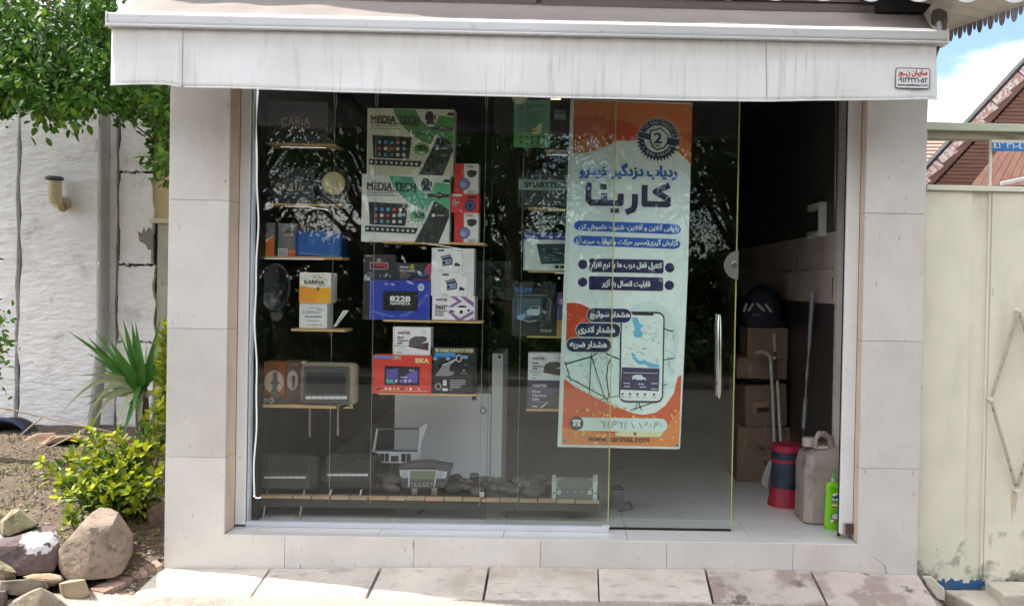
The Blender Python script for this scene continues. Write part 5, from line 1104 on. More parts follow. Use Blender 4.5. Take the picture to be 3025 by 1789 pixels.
# cable on the floor, block by the door
cb = [onz(x, y, ZF+.006) for x, y in ((1235, 1515), (1260, 1500), (1300, 1490), (1345, 1485))]
tag(MB().tube(cb, .005, 6).build('cable', m_spk), 'black cable lying on the floor behind the window', 'cable')
cb = [onz(x, y, ZF+.006) for x, y in ((1840, 1490), (1860, 1480), (1868, 1500), (1845, 1506), (1825, 1508))]
tag(MB().tube(cb, .004, 6).build('cable', m_spk), 'looped black cable on the floor behind the glass door', 'cable')
p = onz(1826, 1502, ZF); s = (p.y+D)/F
o = thing('power_adapter', 'dark grey block standing on the floor behind the glass door edge', 'adapter', p)
MB().box(p.x-20*s, p.x+17*s, p.y, p.y+.1, ZF, ZF+55*s).build('body', m_grey, o, bevel=.006); MB().box(p.x-8*s, p.x+8*s, p.y+.03, p.y+.06, ZF+55*s, ZF+66*s).build('plug', m_dplast, o, bevel=.003)
p = at(*nat(a1, 195, 812), .30); o = thing('junction_clip', 'small lit yellow clip beside the upper left light strip', 'clip', p)
MB().box(p.x-.012, p.x+.008, p.y, p.y+.01, p.z-.009, p.z+.009).build('body', mk('yellow_glow', '#e6e08a', .4, .05, emit=.25), o, bevel=.002); MB().box(p.x+.009, p.x+.014, p.y+.001, p.y+.009, p.z-.011, p.z+.011).build('clamp', m_cone, o)

# ================================================================== INSIDE THE OPEN DOORWAY
d1, d2, d3 = (2120, 680, 3.71), (2120, 1000, 3.71), (2120, 1240, 3.71)
m_card = mk('brown_cardboard', '#8c7462', .8, .08, 5, dirt=[('#735e4e', .55, .75, 3, (1, 1, 1))]); m_tape = mk('clear_tape', '#a98a72', .18, .1, 20)
fp = onz(2220, 1423, ZF); YK = fp.y; sk = (YK+D)/F/3.71
def ctn(label, view, x0, y0, x1, y1, Y, dep, rot=0.0, ry=0.0):
    return carton('cardboard_box', label, 'carton', view, x0, y0, x1, y1, Y, dep, m_card, 'cartons stacked inside the doorway', rz=rot, ry=ry, bevel=.004)
r, f = ctn('large brown carton with upside-down print at the foot of the stack', d3, 205, 78, 905, 682, YK, .42)
m_ink = '#4a3a32'
def flip_text(f, t, x0, y0, x1, y1, col, L=2):
    b = len(f.v); f.text(t, x0, y0, x1, y1, col, L, .04)
    C = f.P((x0+x1)/2, (y0+y1)/2, L)
    for i in range(b, len(f.v)): v = f.v[i]; f.v[i] = (2*C[0]-v[0], v[1], 2*C[2]-v[2])
flip_text(f, 'PRC', 418, 282, 512, 328, m_ink); f.rect(546, 284, 552, 325, m_ink); flip_text(f, 'DE', 495, 440, 545, 492, m_ink); f.scrawl(440, 372, 520, 388, '#7a5c48', 1, 4, 2); f.rect(492, 80, 520, 190, m_tape, 1); f.poly([(280, 205), (315, 200), (298, 290), (262, 290)], m_tape, 1); f.build()
r, f = ctn('worn brown carton with torn tape, third in the stack', d2, 300, 505, 775, 962, YK+.02, .34, .12, -.05)
f.rect(380, 690, 560, 800, m_tape, 1)
rr = random.Random(4)
for k in range(14): x, y = rr.uniform(380, 540), rr.uniform(690, 900); f.line([(x, y), (x+rr.uniform(10, 60), y+rr.uniform(-20, 20))], 4, '#c2a68c', 2)
f.scrawl(430, 745, 570, 800, '#3a2e28', 3, 5, 5); f.build()
m_bag = mk('black_bin_bag', '#1c1c1f', .3, .2, 10, bump=.4, bscale=30)
p = at(*nat(d2, 420, 505), YK+.05); s = (YK+.05+D)/F/3.71
bo = bpy.data.objects.new('plastic_bag', rock_mesh('plastic_bag', 3, 3, .5)); COL.objects.link(bo); bo.data.materials.append(m_bag); bo.scale = (150*s, .1, 75*s); bo.location = (p.x, YK+.16, p.z+32*s); tag(bo, 'crumpled black plastic bag squeezed between the brown cartons', 'bag')
r, f = ctn('flat brown carton, second from the top of the stack', d2, 212, 212, 758, 440, YK+.06, .3); f.rect(330, 280, 372, 400, m_tape, 1); f.line([(335, 300), (365, 330), (340, 350)], 4, '#c2a68c', 2); f.build()
r, f = ctn('plain brown carton on top of the stack under the dark bag', d1, 322, 1068, 768, 1401, YK+.07, .28); f.rect(640, 1070, 652, 1398, '#7d5c45', 1); f.build()
# dark bag with four pale stripes
p = at(*nat(d1, 520, 1066), YK+.10); s = (YK+.10+D)/F/3.71
bag = thing('backpack', 'dark navy bag with four pale slanting stripes on top of the cartons', 'bag', p)
m_navy = mk('navy_nylon', '#1d2233', .6, .15, 12, bump=.15, bscale=80)
b = MB(); pr = []
vs, nn, mm = [], 24, 14
for j in range(mm+1):
    t = j/mm; hh = t*475*s; wd = 225*s*(1-.05*t)*math.sqrt(max(0, 1-(max(0, t-.35)/.65)**2.4)) if t < 1 else 0
    for k in range(nn):
        a = 2*math.pi*k/nn; e = .75
        vs.append((p.x+wd*math.copysign(abs(math.cos(a))**e, math.cos(a)), YK+.20+.11*(wd/(225*s))*math.copysign(abs(math.sin(a))**e, math.sin(a)), p.z+hh))
b.add(vs, [(j*nn+k, j*nn+(k+1) % nn, (j+1)*nn+(k+1) % nn, (j+1)*nn+k) for j in range(mm) for k in range(nn)]+[tuple(range(nn-1, -1, -1))], 0, True); b.build('body', m_navy, bag)
for pts in ([(318, 800), (285, 890)], [(390, 800), (332, 885)], [(430, 800), (512, 882)], [(520, 805), (588, 895)]):
    q0, q1 = [at(*nat(d1, *q), YK+.085) for q in pts]; MB().tube([q0, q0.lerp(q1, .5)+Vector((0, -.004, 0)), q1], [14*s, 15*s, 14*s], 8).build('stripe', mk('pale_grey_rubber', '#b9b7b2', .5, .05), bag)
q = at(*nat(d1, 420, 925), YK+.085); MB().box(q.x-40*s, q.x+40*s, YK+.083, YK+.093, q.z-8*s, q.z+8*s).build('label', m_grey, bag)
MB().box(p.x-200*s, p.x+210*s, YK+.088, YK+.12, p.z+.002, p.z+80*s).build('pocket', m_navy, bag, bevel=.012, seg=3)
# bucket
bpx = onz(*nat(d3, 770, 985), ZF); s = (bpx.y+.12+D)/F/3.71; yc = bpx.y+.13; cxp = at(*nat(d3, 748, 980), yc)
bu = thing('bucket', 'red and navy plastic bucket behind the grey canister', 'bucket', (cxp.x, yc, ZF))
m_redp = mk('red_plastic', '#a52c44', .4, .06, 8); m_navp = mk('navy_plastic', '#343b4e', .5, .1, 8)
H = 665*s; R0, R1 = 200*s, 166*s
def rad(t): return R1+(R0-R1)*max(0, 1-t/.32)
def band(t0, t1, out, mat, nm): MB().lathe([(rad(t0)+out, t0*H), (rad((t0+t1)/2)+out, (t0+t1)/2*H), (rad(t1)+out, t1*H), (rad(t1)-.006, t1*H), (rad(t0)-.006, t0*H)], (cxp.x, yc, ZF), 'z', 40).build(nm, mat, bu)
band(.0, .30, .003, m_redp, 'base'); band(.301, .72, 0, m_navp, 'body'); band(.721, .775, .004, m_redp, 'hoop'); band(.776, .90, .001, m_navp, 'body'); band(.901, 1.0, .006, m_redp, 'rim')
MB().lathe([(R1-.008, H*.99), (R1-.014, H*.5), (R1-.02, .02), (0, .02)], (cxp.x, yc, ZF), 'z', 40).build('lining', m_redp, bu)
# canes and poles standing behind the bucket
m_wpl = mk('white_plastic', '#cfcdc8', .4, .04, 10); m_gpl = mk('grey_handle_plastic', '#82838c', .4, .08, 10)
yq = YK-.06
def pp(view, x, y, Y): return at(*nat(view, x, y), Y)
o = thing('walking_cane', 'white cane with a curved handle standing in the bucket', 'cane', pp(d2, 625, 1145, yq))
MB().tube([pp(d2, 583, 262, yq), pp(d2, 605, 700, yq), pp(d2, 622, 1145, yq-.03)], .0085*1.15, 10).build('shaft', m_wpl, o)
MB().tube([pp(d2, 412, 150, yq), pp(d2, 450, 148, yq), pp(d2, 500, 142, yq), pp(d2, 550, 165, yq), pp(d2, 578, 205, yq), pp(d2, 583, 262, yq)], [.010, .011, .011, .0115, .012, .0115], 10).build('handle', mk('ivory_plastic', '#b9b09e', .45, .06), o)
o = thing('broom_handle', 'black and white broom stick leaning beside the white cane', 'broom', pp(d2, 695, 1138, yq))
MB().tube([pp(d1, 622, 1130, yq), pp(d1, 618, 1180, yq), pp(d1, 628, 1330, yq)], [.013, .010, .0105], 10).build('grip', MATS['ivory_plastic'], o)
MB().tube([pp(d2, 628, 140, yq), pp(d2, 650, 460, yq)], .0075, 8).build('dark_sleeve', m_spk, o)
MB().tube([pp(d2, 653, 455, yq), pp(d2, 692, 1138, yq-.03)], .0092, 10).build('shaft', m_wpl, o)
q = pp(d2, 620, 208, yq); MB().box(q.x-.008, q.x+.008, yq-.012, yq, q.z-.008, q.z+.008).build('clip', m_wpl, o, bevel=.002)
ym = .78
o = thing('mop_handle', 'grey telescopic mop pole standing right of the cartons', 'mop', pp(d2, 930, 1150, ym))
seg = [(d1, 1040, 680, d1, 1032, 800, .010, .0135, m_gpl), (d1, 1032, 800, d1, 1000, 1310, .0135, .010, m_gpl), (d1, 1000, 1310, d2, 985, 310, .0055, .0055, m_satin), (d2, 985, 310, d2, 975, 440, .0085, .0085, m_gpl), (d2, 975, 440, d2, 963, 650, .0052, .0052, m_satin), (d2, 963, 650, d2, 943, 978, .0115, .0125, m_gpl), (d2, 943, 978, d2, 930, 1200, .0105, .0105, m_spk)]
for (va_, xa, ya, vb_, xb, yb_, ra, rb, mt) in seg: MB().tube([pp(va_, xa, ya, ym), pp(vb_, xb, yb_, ym)], [ra, rb], 10).build('pole_section', mt, o)
lo = pp(d2, 930, 1200, ym); MB().tube([lo, Vector((lo.x-.02, ym-.01, ZF+.002))], .0105, 10).build('pole_section', m_spk, o)
# squeegee pole against the right wall
yw = .50
o = thing('squeegee_pole', 'thin steel pole with a black grip hanging beside the right door jamb', 'pole', pp(d1, 1285, 945, yw))
MB().tube([at(2471, 240, yw), pp(d1, 1290, 100, yw), pp(d1, 1281, 518, yw)], .0075, 10).build('shaft', m_satin, o)
MB().tube([pp(d1, 1281, 516, yw), pp(d1, 1277, 752, yw)], .0135, 12).build('grip', m_spk, o)
MB().tube([pp(d1, 1272, 755, yw), pp(d1, 1285, 830, yw), pp(d1, 1297, 890, yw), pp(d1, 1295, 950, yw)], .006, 8).build('hook', m_wpl, o)
# white bracket on the right wall
yb3 = .64
p0 = Vector((xw, yb3, at(2420, 646, yb3).z)); s = (yb3+D)/F/3.297
o = thing('wall_bracket', 'white bracket-shaped holder fixed to the dark right wall', 'bracket', (xw-.01, yb3, p0.z-152*s))
zt_, zb2 = p0.z+150*s, p0.z-148*s; xo = at(2441, 640, yb3).x; dpt = .27
MB().box(xw-.003, xw-.045, yb3, yb3+.035, zb2, zt_).build('upright', m_wpl, o, bevel=.003)
for z in (zt_-.012, zb2+.002): MB().box(xw-.043, xw-.003, yb3+.003, yb3+dpt, z-.014, z+.022).build('arm', m_wpl, o, bevel=.004)
# dustpan
p = onz(*nat(d3, 520, 755), ZF); YP = p.y
o = thing('dustpan', 'cream dustpan leaning between the carton and the bucket', 'dustpan', p)
q = pl(d3, [(548, 755), (480, 705), (478, 665), (510, 560), (560, 450), (595, 435), (592, 500), (562, 640)], YP)
MB().prism(q, (.004, .012, 0)).build('pan', m_wpl, o, bevel=.002)
MB().prism(pl(d3, [(548, 755), (560, 755), (604, 500), (596, 436)], YP+.01), (.004, .03, 0)).build('side', m_gpl, o, bevel=.002)
# grey canister
pc = onz(*nat(d3, 1000, 1155), ZF); YJ = pc.y; s = (YJ+D)/F/3.71
X0, X1 = at(*nat(d3, 1000, 900), YJ).x, gx0+.03
can = thing('canister', 'large dirty grey plastic canister with a loop handle just inside the doorway', 'canister', ((X0+X1)/2, YJ+.12, ZF))
m_can = mk('grey_canister_plastic', '#9a8f87', .5, .1, 5, dirt=[('#6d645e', .5, .7, 4, (1, 1, 1)), ('#a39a92', .6, .8, 10, (1, 1, 1))])
wx = .30; xa, xb_ = X0-.002, X0+wx; dpj = .25; zt_ = at(*nat(d3, 1100, 400), YJ).z; zs = at(*nat(d3, 1000, 240), YJ+.1).z
cm = MB(); prof = [(0, .02), (.012, .0), (zt_-ZF-.06, 0), (zt_-ZF, .012), (zs-ZF-.01, .075)]
vs = []
for (h, ins) in prof:
    cc = .035; x_0, x_1, y_0, y_1 = X0-.02+ins, X0-.02+wx-ins, YJ+ins, YJ+dpj-ins
    for (x, y) in ((x_0+cc, y_0), (x_1-cc, y_0), (x_1, y_0+cc), (x_1, y_1-cc), (x_1-cc, y_1), (x_0+cc, y_1), (x_0, y_1-cc), (x_0, y_0+cc)): vs.append((x, y, ZF+h))
fs = [(i*8+k, i*8+(k+1) % 8, (i+1)*8+(k+1) % 8, (i+1)*8+k) for i in range(len(prof)-1) for k in range(8)]+[tuple(range(7, -1, -1)), tuple(32+k for k in range(8))]
cm.add(vs, fs); cm.build('body', m_can, can, bevel=.010, seg=3)
for (u0, u1, v0, v1) in ((.10, .92, .10, .50),):
    zA, zB = ZF+v0*(zt_-ZF), ZF+(v1+.12)*(zt_-ZF); MB().box(X0-.02+wx*u0+.01, X0-.02+wx*u1, YJ-.0035, YJ+.01, zA, zB).build('panel', m_can, can, bevel=.0034, seg=2)
zc = zs; cp = Vector((X0+.02, YJ+.10, zc))
MB().lathe([(.036, -.02), (.036, .02), (.032, .024), (0, .024)], cp, 'z', 24).build('cap', mk('dirty_white_cap', '#b5aca2', .5, .08), can)
hp0 = Vector((X0+.055, YJ+.045, zs-.02))
MB().tube([hp0+Vector((-.012, 0, 0)), hp0+Vector((-.014, 0, .045)), hp0+Vector((.005, 0, .075)), hp0+Vector((.035, .01, .072)), hp0+Vector((.07, .03, .045)), hp0+Vector((.085, .03, -.03)), hp0+Vector((.09, .02, -.09))], [.013, .015, .017, .018, .019, .02, .021], 10).build('handle', m_can, can)
MB().tube([hp0+Vector((-.012, 0, .0)), hp0+Vector((.05, .005, .0))], .010, 10).build('spout', MATS['dirty_white_cap'], can)
MB().lathe([(.025, -.01), (.025, .03), (0, .034)], (X0+.19, YJ+.12, zs-.01), 'z', 20).build('cap', MATS['dirty_white_cap'], can)
# green washing-up bottle
ps = onz(*nat(d3, 1275, 1210), ZF); s = (ps.y+D)/F/3.71
bt = thing('soap_bottle', 'bright green washing-up liquid bottle beside the door frame', 'bottle', (ps.x, ps.y+.03, ZF))
m_grn = mk('green_bottle_plastic', '#86d420', .25, .05, 6, coat=.3, transl=.25); ybt = ps.y+.03
pr = [(85, 0), (96, 15), (98, 60), (96, 200), (92, 300), (86, 360), (88, 420), (92, 470), (85, 505), (60, 525), (38, 530), (38, 532)]
MB().lathe([(a*s, h*s) for a, h in pr], (ps.x+.002, ybt, ZF), 'z', 32, sy=.55).build('body', m_grn, bt)
MB().lathe([(36*s, 532*s), (36*s, 572*s), (28*s, 574*s), (0, 574*s)], (ps.x+.002, ybt, ZF), 'z', 24).build('collar', mk('silver_collar', '#b9bcbc', .3, .03, metal=.6), bt)
MB().lathe([(20*s, 574*s), (20*s, 585*s), (28*s, 600*s), (22*s, 612*s), (8*s, 622*s), (0, 622*s)], (ps.x+.002, ybt, ZF), 'z', 20).build('cap', mk('green_cap', '#4fae2c', .35, .04), bt)
f = Face(bt, d3, nat(d3, 1275, 0)[0], nat(d3, 0, 1210)[1], 0, s*3.71, yoff=-.0305)
f.yoff = -96*s*.55-.0012
f.poly([(1240, 870), (1255, 838), (1300, 828), (1345, 838), (1358, 865), (1335, 895), (1290, 900), (1255, 893)], '#2c2a78', 1); f.text('Active', 1243, 846, 1352, 884, '#eef2ea', 3, .04); f.disc(1270, 815, 18, '#e4eedc', 1, 12, 14); f.disc(1296, 806, 12, '#e4eedc', 1, 12); f.rect(1247, 924, 1340, 940, '#d8ecc0', 1); f.rect(1247, 942, 1338, 954, '#c23a34', 1)
f.disc(1292, 1055, 55, '#2c3428', 1, 24, 38); f.disc(1292, 1055, 47, '#c8ccc8', 2, 24, 31); f.disc(1285, 1000, 26, '#5fae38', 2, 16); f.disc(1320, 990, 24, '#cfe27a', 2, 14); f.poly([(1215, 1085), (1240, 1105), (1350, 1112), (1350, 1126), (1250, 1122), (1215, 1100)], '#b23c2c', 3); f.disc(1248, 1104, 22, '#eef0ea', 4, 14, 16); f.line([(1190, 760), (1250, 745), (1290, 752), (1340, 748)], 5, '#4c9a18', 1); f.build()
# ================================================================== THE FAR SIDE OF THE DOORWAY: shop back
bk = thing('back_cupboard', 'dark cupboard against the back wall of the shop', 'cupboard', (-.4, 4.0, ZF))
MB().box(-1.4, .6, 4.0, 4.35, ZF, 1.6).build('carcass', m_dark2, bk, bevel=.004); MB().box(-1.38, -.42, 3.985, 3.999, ZF+.05, 1.58).build('leaf', m_dark, bk); MB().box(-.40, .58, 3.985, 3.999, ZF+.05, 1.58).build('leaf', m_dark, bk)
# ================================================================== GARDEN AND WALL ON THE LEFT
YW = 3.2
m_wht = mk('white_painted_concrete', '#f6f6f8', .45, .04, 3, bump=.9, bdist=.03, bscale=8, stretch=(.8, 1, 2.0), rnd=False,
           dirt=[('#cfcfd1', .52, .72, 3.0, (1, 1, .8)), ('#b4b3b2', .62, .72, 5, (1, 1, .7)), ('#6f6d6a', .71, .735, 22, (.7, 1, 2)), ('#d8d5cd', .6, .85, 1.2, (1, 1, 1))])
m_crack = mk('dark_joint', '#3c3b3a', .9, .2, 10)
gw = thing('garden_wall', 'white painted panel wall with dark joints behind the shrubs', 'wall', (-4, YW, 0))
zt = 3.6
MB().box(-8.5, -1.9, YW+.06, YW+.2, -.1, zt).build('wall_core', m_crack, gw)
xj = [at(v, 800, YW).x for v in (55, 345, 440)]
def wob_panel(x0, x1, z0, z1, mat, name='wall_panel', y=YW, th=.06, amp=.022, seed=0):
    m = MB(); pts = []; n = 26
    def w(t, k): return amp*noise.noise((t*5, k*9.1+seed, 2))+amp*.5*noise.noise((t*19, k*5.3+seed, 7))
    for i in range(n): t = i/n; pts.append((x0+(x1-x0)*t, y, z0+w(t*3+x0, 1)))
    for i in range(n): t = i/n; pts.append((x1+w(z0+(z1-z0)*t, 2), y, z0+(z1-z0)*t))
    for i in range(n): t = i/n; pts.append((x1+(x0-x1)*t, y, z1+w(t*3+x0, 3)))
    for i in range(n): t = i/n; pts.append((x0+w(z1+(z0-z1)*t, 4), y, z1+(z0-z1)*t))
    return m.prism(pts, (0, th, 0)).build(name, mat, gw)
g_ = .02
wob_panel(xj[0]-2.4, xj[0]-.82*2-g_, -.1, zt, m_wht, seed=1); wob_panel(xj[0]-.82*2+g_, xj[0]-.82-g_, -.1, zt, m_wht, seed=2)
wob_panel(xj[0]-.82+g_, xj[0]-g_, -.1, zt, m_wht, seed=3); wob_panel(xj[0]+g_*.6, xj[1]-.012, -.1, zt, m_wht, seed=4)
zc1, zc2, zc3 = [at(395, v, YW).z for v in (508, 782, 1010)]
xr = at(455, 900, YW).x
for (za, zb_, x1, sd_) in ((zc1+.01, zt, xj[2], 5), (zc2+.01, zc1-.01, xj[2]+.015, 6), (zc3+.01, zc2-.01, xr, 7), (-.1, zc3-.006, xr, 8)):
    wob_panel(xj[1]+.012, x1, za, zb_, m_wht, 'wall_block', seed=sd_)
m_beige = mk('beige_board', '#c9b795', .7, .06, 3, dirt=[('#a39374', .6, .8, 6, (1, 1, .4))]); m_pale = mk('pale_green_plaster', '#b9b9aa', .85, .08, 4, bump=.4, bscale=30, dirt=[('#8d8c82', .62, .72, 9, (1, 1, 1))])
zl_ = at(465, 655, YW).z
MB().box(xj[2]+.02, -1.93, YW+.03, YW+.058, zl_+.03, zt).build('board', m_beige, gw); MB().box(xj[2]+.012, -1.93, YW-.03, YW+.058, zl_-.012, zl_+.028).build('ledge', mk('cream_ledge', '#d6d0bb', .7, .06), gw, bevel=.004)
MB().box(xr+.016, -1.93, YW+.015, YW+.058, -.1, zl_-.014).build('rendered_base', m_pale, gw)
q = [at(x, y, YW-.003) for x, y in ((407, 682), (412, 712), (430, 722), (437, 738), (452, 735), (450, 700), (447, 676), (438, 672), (430, 685), (425, 670), (418, 690))]
MB().prism(q, (0, .006, 0)).build('bare_patch', mk('bare_cement', '#8f8b84', .95, .15, 20), gw)
# round pipe down the wall
tp = at(309, 300, YW-.06); bt_ = at(303, 1010, YW-.06); b2_ = at(287, 1160, YW-.1)
o = thing('wall_pipe', 'grey round pipe running down the white wall', 'pipe', (b2_.x, YW-.1, .12))
MB().tube([(tp.x, YW-.055, 3.2), tp, bt_, b2_+Vector((0, 0, 0)), (b2_.x-.02, YW-.12, .12)], .046, 18).build('shaft', mk('grey_painted_pipe', '#9b9b99', .6, .08, 4, dirt=[('#8a8780', .55, .75, 5, (1, 1, .3))], rnd=False), o)
for pz in (1.5, 2.4): MB().lathe([(.047, -.012), (.05, -.01), (.05, .01), (.047, .012)], (tp.x+(bt_.x-tp.x)*.2, YW-.055, pz), 'z', 18).build('clamp', m_satin, o)
# vent elbow with a cap
YV = YW-.10
s = sc(YV)
o = thing('vent_pipe', 'cream elbow vent pipe with a dark cap on the white wall', 'vent', at(170, 620, YV))
m_pvc = mk('cream_pvc', '#cfc4a2', .55, .1, 9, dirt=[('#b08c48', .62, .75, 7, (.6, .6, 2))])
c0 = at(162, 540, YV); pts = [c0, at(162, 575, YV)]
pts += [at(165, 592, YV), at(173, 604, YV+.01), at(184, 608, YV+.03), at(192, 600, YV+.08), at(193, 598, YW+.01)]
MB().tube(pts, [18*s]*3+[18.5*s]*4, 18).build('elbow', m_pvc, o)
for k in range(7):
    q = at(162+.6*k, 570+5*k, YV); MB().lathe([(18*s, -.004), (19.5*s, 0), (18*s, .004)], q, 'z', 18).build('ridge', m_pvc, o)
q = at(162, 548, YV); MB().lathe([(18.2*s, -.02), (19*s, -.018), (19*s, .03), (18*s, .032)], q, 'z', 18).build('collar', m_pvc, o)
q = at(161, 527, YV); MB().lathe([(17*s, -6*s), (25*s, -4*s), (25*s, 2*s), (20*s, 6*s), (0, 6*s)], q, 'z', 18).build('cap', mk('dark_cap', '#544f50', .6, .1), o)
# things on the ground along the wall
o = thing('old_tyre', 'half-buried dark ribbed tyre with a blue rim at the left edge by the wall', 'tyre', at(15, 1285, 2.75))
c0 = at(5, 1318, 2.75)
for k in range(4):
    R_ = .235-.018*k; arc = [(c0.x+R_*math.cos(a)*1.0, 2.75+.05*k, c0.z-.02+R_*math.sin(a)) for a in [math.pi*t/24 for t in range(25)]]
    MB().tube(arc, .02 if k else .016, 8).build('rib', mk('blue_rim', '#36456f', .5, .1) if k == 0 else m_spk, o)
MB().tube([(c0.x+.18*math.cos(math.pi*t/24), 2.92, c0.z-.02+.18*math.sin(math.pi*t/24)) for t in range(25)], .05, 10).build('carcass', m_spk, o)
m_flag = mk('brown_flagstone', '#8a705c', .85, .15, 6, bump=.5, bscale=40, dirt=[('#a98e74', .5, .7, 6, (1, 1, 1))])
def hull_rock(name, label, out, Yc, dep, mat, view=None, group=None, seed=0, amp=.012, front=.88, back=.75, cuts=3, parts=None, sink=0, pts3=None):
    """boulder from its traced outline, given real depth: a bulged front and a rounded back"""
    P2 = [nat(view, *q) if view else q for q in out]; cx_ = sum(q[0] for q in P2)/len(P2); cy_ = sum(q[1] for q in P2)/len(P2)
    bm = bmesh.new(); rr = random.Random(seed)
    if pts3:
        for (x, y, dy) in pts3: bm.verts.new(at(*(nat(view, x, y) if view else (x, y)), Yc+dy))
    for (k, dy) in (() if pts3 else ((1, 0), (front, -dep*.30), (back, dep*.6))):
        for (x, y) in P2: bm.verts.new(at(cx_+(x-cx_)*k, cy_+(y-cy_)*k, Yc+dy+rr.uniform(-.1, .1)*dep*(k < 1)))
    r = bmesh.ops.convex_hull(bm, input=bm.verts); bmesh.ops.delete(bm, geom=list({g for k_ in ('geom_interior', 'geom_unused') for g in r[k_] if isinstance(g, bmesh.types.BMVert)}), context='VERTS')
    bmesh.ops.dissolve_limit(bm, angle_limit=.12, verts=bm.verts, edges=bm.edges); bmesh.ops.triangulate(bm, faces=bm.faces)
    es = [e for e in bm.edges]; bmesh.ops.subdivide_edges(bm, edges=es, cuts=cuts, use_grid_fill=True)
    bmesh.ops.smooth_vert(bm, verts=bm.verts, factor=.12, use_axis_x=True, use_axis_y=True, use_axis_z=True)
    for v in bm.verts:
        n1 = noise.noise(v.co*7+Vector((seed, 0, 0)))+.5*noise.noise(v.co*18+Vector((0, seed, 0)))+.3*noise.noise(v.co*45); v.co += v.normal*amp*n1
    bmesh.ops.recalc_face_normals(bm, faces=bm.faces)
    zs = [v.co.z for v in bm.verts]; o0 = Vector((at(cx_, cy_, Yc).x, Yc, min(zs)))
    bmesh.ops.translate(bm, verts=bm.verts, vec=-o0)
    me = bpy.data.meshes.new(name); bm.to_mesh(me); bm.free(); me.materials.append(mat); me.polygons.foreach_set('use_smooth', [True]*len(me.polygons)); me.set_sharp_from_angle(angle=math.radians(35))
    o = bpy.data.objects.new(name, me); COL.objects.link(o); o.location = o0-Vector((0, 0, sink)); return tag(o, label, 'rock', group)
RV = (0, 1339, 3.297)
m_r1 = mk('purple_brown_rock', '#8a796c', .88, .16, 7, bump=1.0, bscale=32, dirt=[('#94706a', .64, .74, 5, (1, 1, 1)), ('#9a926f', .64, .76, 6, (1, 1, 1)), ('#6b5e55', .52, .66, 26, (1, 1, 1)), ('#a3968a', .62, .72, 40, (1, 1, 1))])
m_r2 = mk('dark_rock_white_paint', '#675857', .88, .14, 5, bump=1.0, bscale=32, dirt=[('#544645', .5, .68, 22, (1, 1, 1)), ('#d2d0d4', .545, .575, 6, (1, 1, 1))])
m_r3 = mk('mossy_rock', '#918b6e', .9, .15, 6, bump=1.0, bscale=32, dirt=[('#6f694c', .48, .6, 18, (1, 1, 1)), ('#857566', .55, .68, 6, (1, 1, 1)), ('#aaa481', .62, .7, 30, (1, 1, 1))])
m_r4 = mk('tan_flag', '#a5937b', .85, .1, 5, bump=.4, bscale=40, dirt=[('#a38c6e', .5, .7, 6, (1, 1, 1))])
m_r5 = mk('grey_brown_rock', '#857b6d', .88, .15, 5, bump=1.0, bscale=32, dirt=[('#a59a86', .5, .66, 9, (1, 1, 1)), ('#6b6056', .56, .7, 6, (1, 1, 1))])
GR = 'rocks edging the garden bed'
hull_rock('boulder', 'large purple-brown boulder with a pointed top in front of the yellow shrub', [(545, 965), (980, 525), (1295, 790), (1090, 1215), (640, 1225)], -.05, .34, m_r1, RV, GR, 1, .007, cuts=6,
          pts3=[(545, 965, -.02), (600, 915, -.10), (790, 692, -.07), (905, 722, -.10), (1095, 690, -.09), (1225, 850, -.07), (1235, 1060, -.06), (1185, 1170, -.08), (1090, 1215, -.12), (800, 1228, -.15), (640, 1225, -.13), (592, 1150, -.10),
                (880, 590, .08), (980, 525, .14), (1080, 535, .14), (1152, 570, .08), (1240, 710, .06), (1297, 790, .06), (1292, 960, .05), (1230, 1080, .10), (560, 1000, .10), (700, 850, .22), (1000, 640, .25), (1200, 850, .25), (1180, 1180, .25), (640, 1200, .25)])
hull_rock('boulder', 'dark rock with a splash of white paint left of the large boulder', [(-40, 830), (480, 700), (585, 880), (520, 1145), (-40, 1210)], -.06, .3, m_r2, RV, GR, 2, .008, cuts=6,
          pts3=[(-60, 900, -.12), (100, 870, -.10), (270, 770, -.04), (480, 702, .04), (540, 742, .0), (587, 880, -.04), (577, 1050, -.05), (520, 1145, -.09), (200, 1185, -.14), (-60, 1215, -.14), (420, 900, -.10), (-60, 815, .08), (280, 735, .12), (520, 760, .18), (560, 1050, .18), (-60, 1150, .2)])
hull_rock('boulder', 'yellowish mossy rock lying on the dark rock', [(10, 650), (110, 540), (190, 520), (290, 590), (385, 680), (350, 720), (200, 770), (80, 810), (10, 800)], -.02, .2, m_r3, RV, GR, 3, .009, .85, .7, 4)
hull_rock('flat_stone', 'flat mossy stone at the left edge below the painted rock', [(-60, 1010), (20, 1050), (110, 1100), (165, 1160), (120, 1165), (-60, 1120)], -.26, .16, m_r3, RV, GR, 4, .005)
hull_rock('boulder', 'brown rock under the flat mossy stone at the left edge', [(-60, 1110), (60, 1130), (160, 1175), (150, 1230), (-60, 1250)], -.20, .2, m_r1, RV, GR, 9, .006)
hull_rock('flat_stone', 'small tan flat stone between the painted rock and the lower rock', [(220, 1200), (330, 1165), (480, 1160), (600, 1185), (620, 1230), (520, 1300), (300, 1280)], -.20, .18, m_r4, RV, GR, 5, .004)
hull_rock('flat_stone', 'tan flat stone lying in front of the large boulder', [(568, 1260), (680, 1225), (830, 1218), (840, 1250), (790, 1290), (880, 1380), (730, 1465), (600, 1380)], -.27, .2, m_r4, RV, GR, 6, .004)
hull_rock('boulder', 'long brown-grey rock along the bottom left corner', [(-40, 1230), (120, 1215), (320, 1212), (450, 1230), (480, 1300), (400, 1360), (200, 1390), (-40, 1380)], -.30, .2, m_r5, RV, GR, 7, .008)
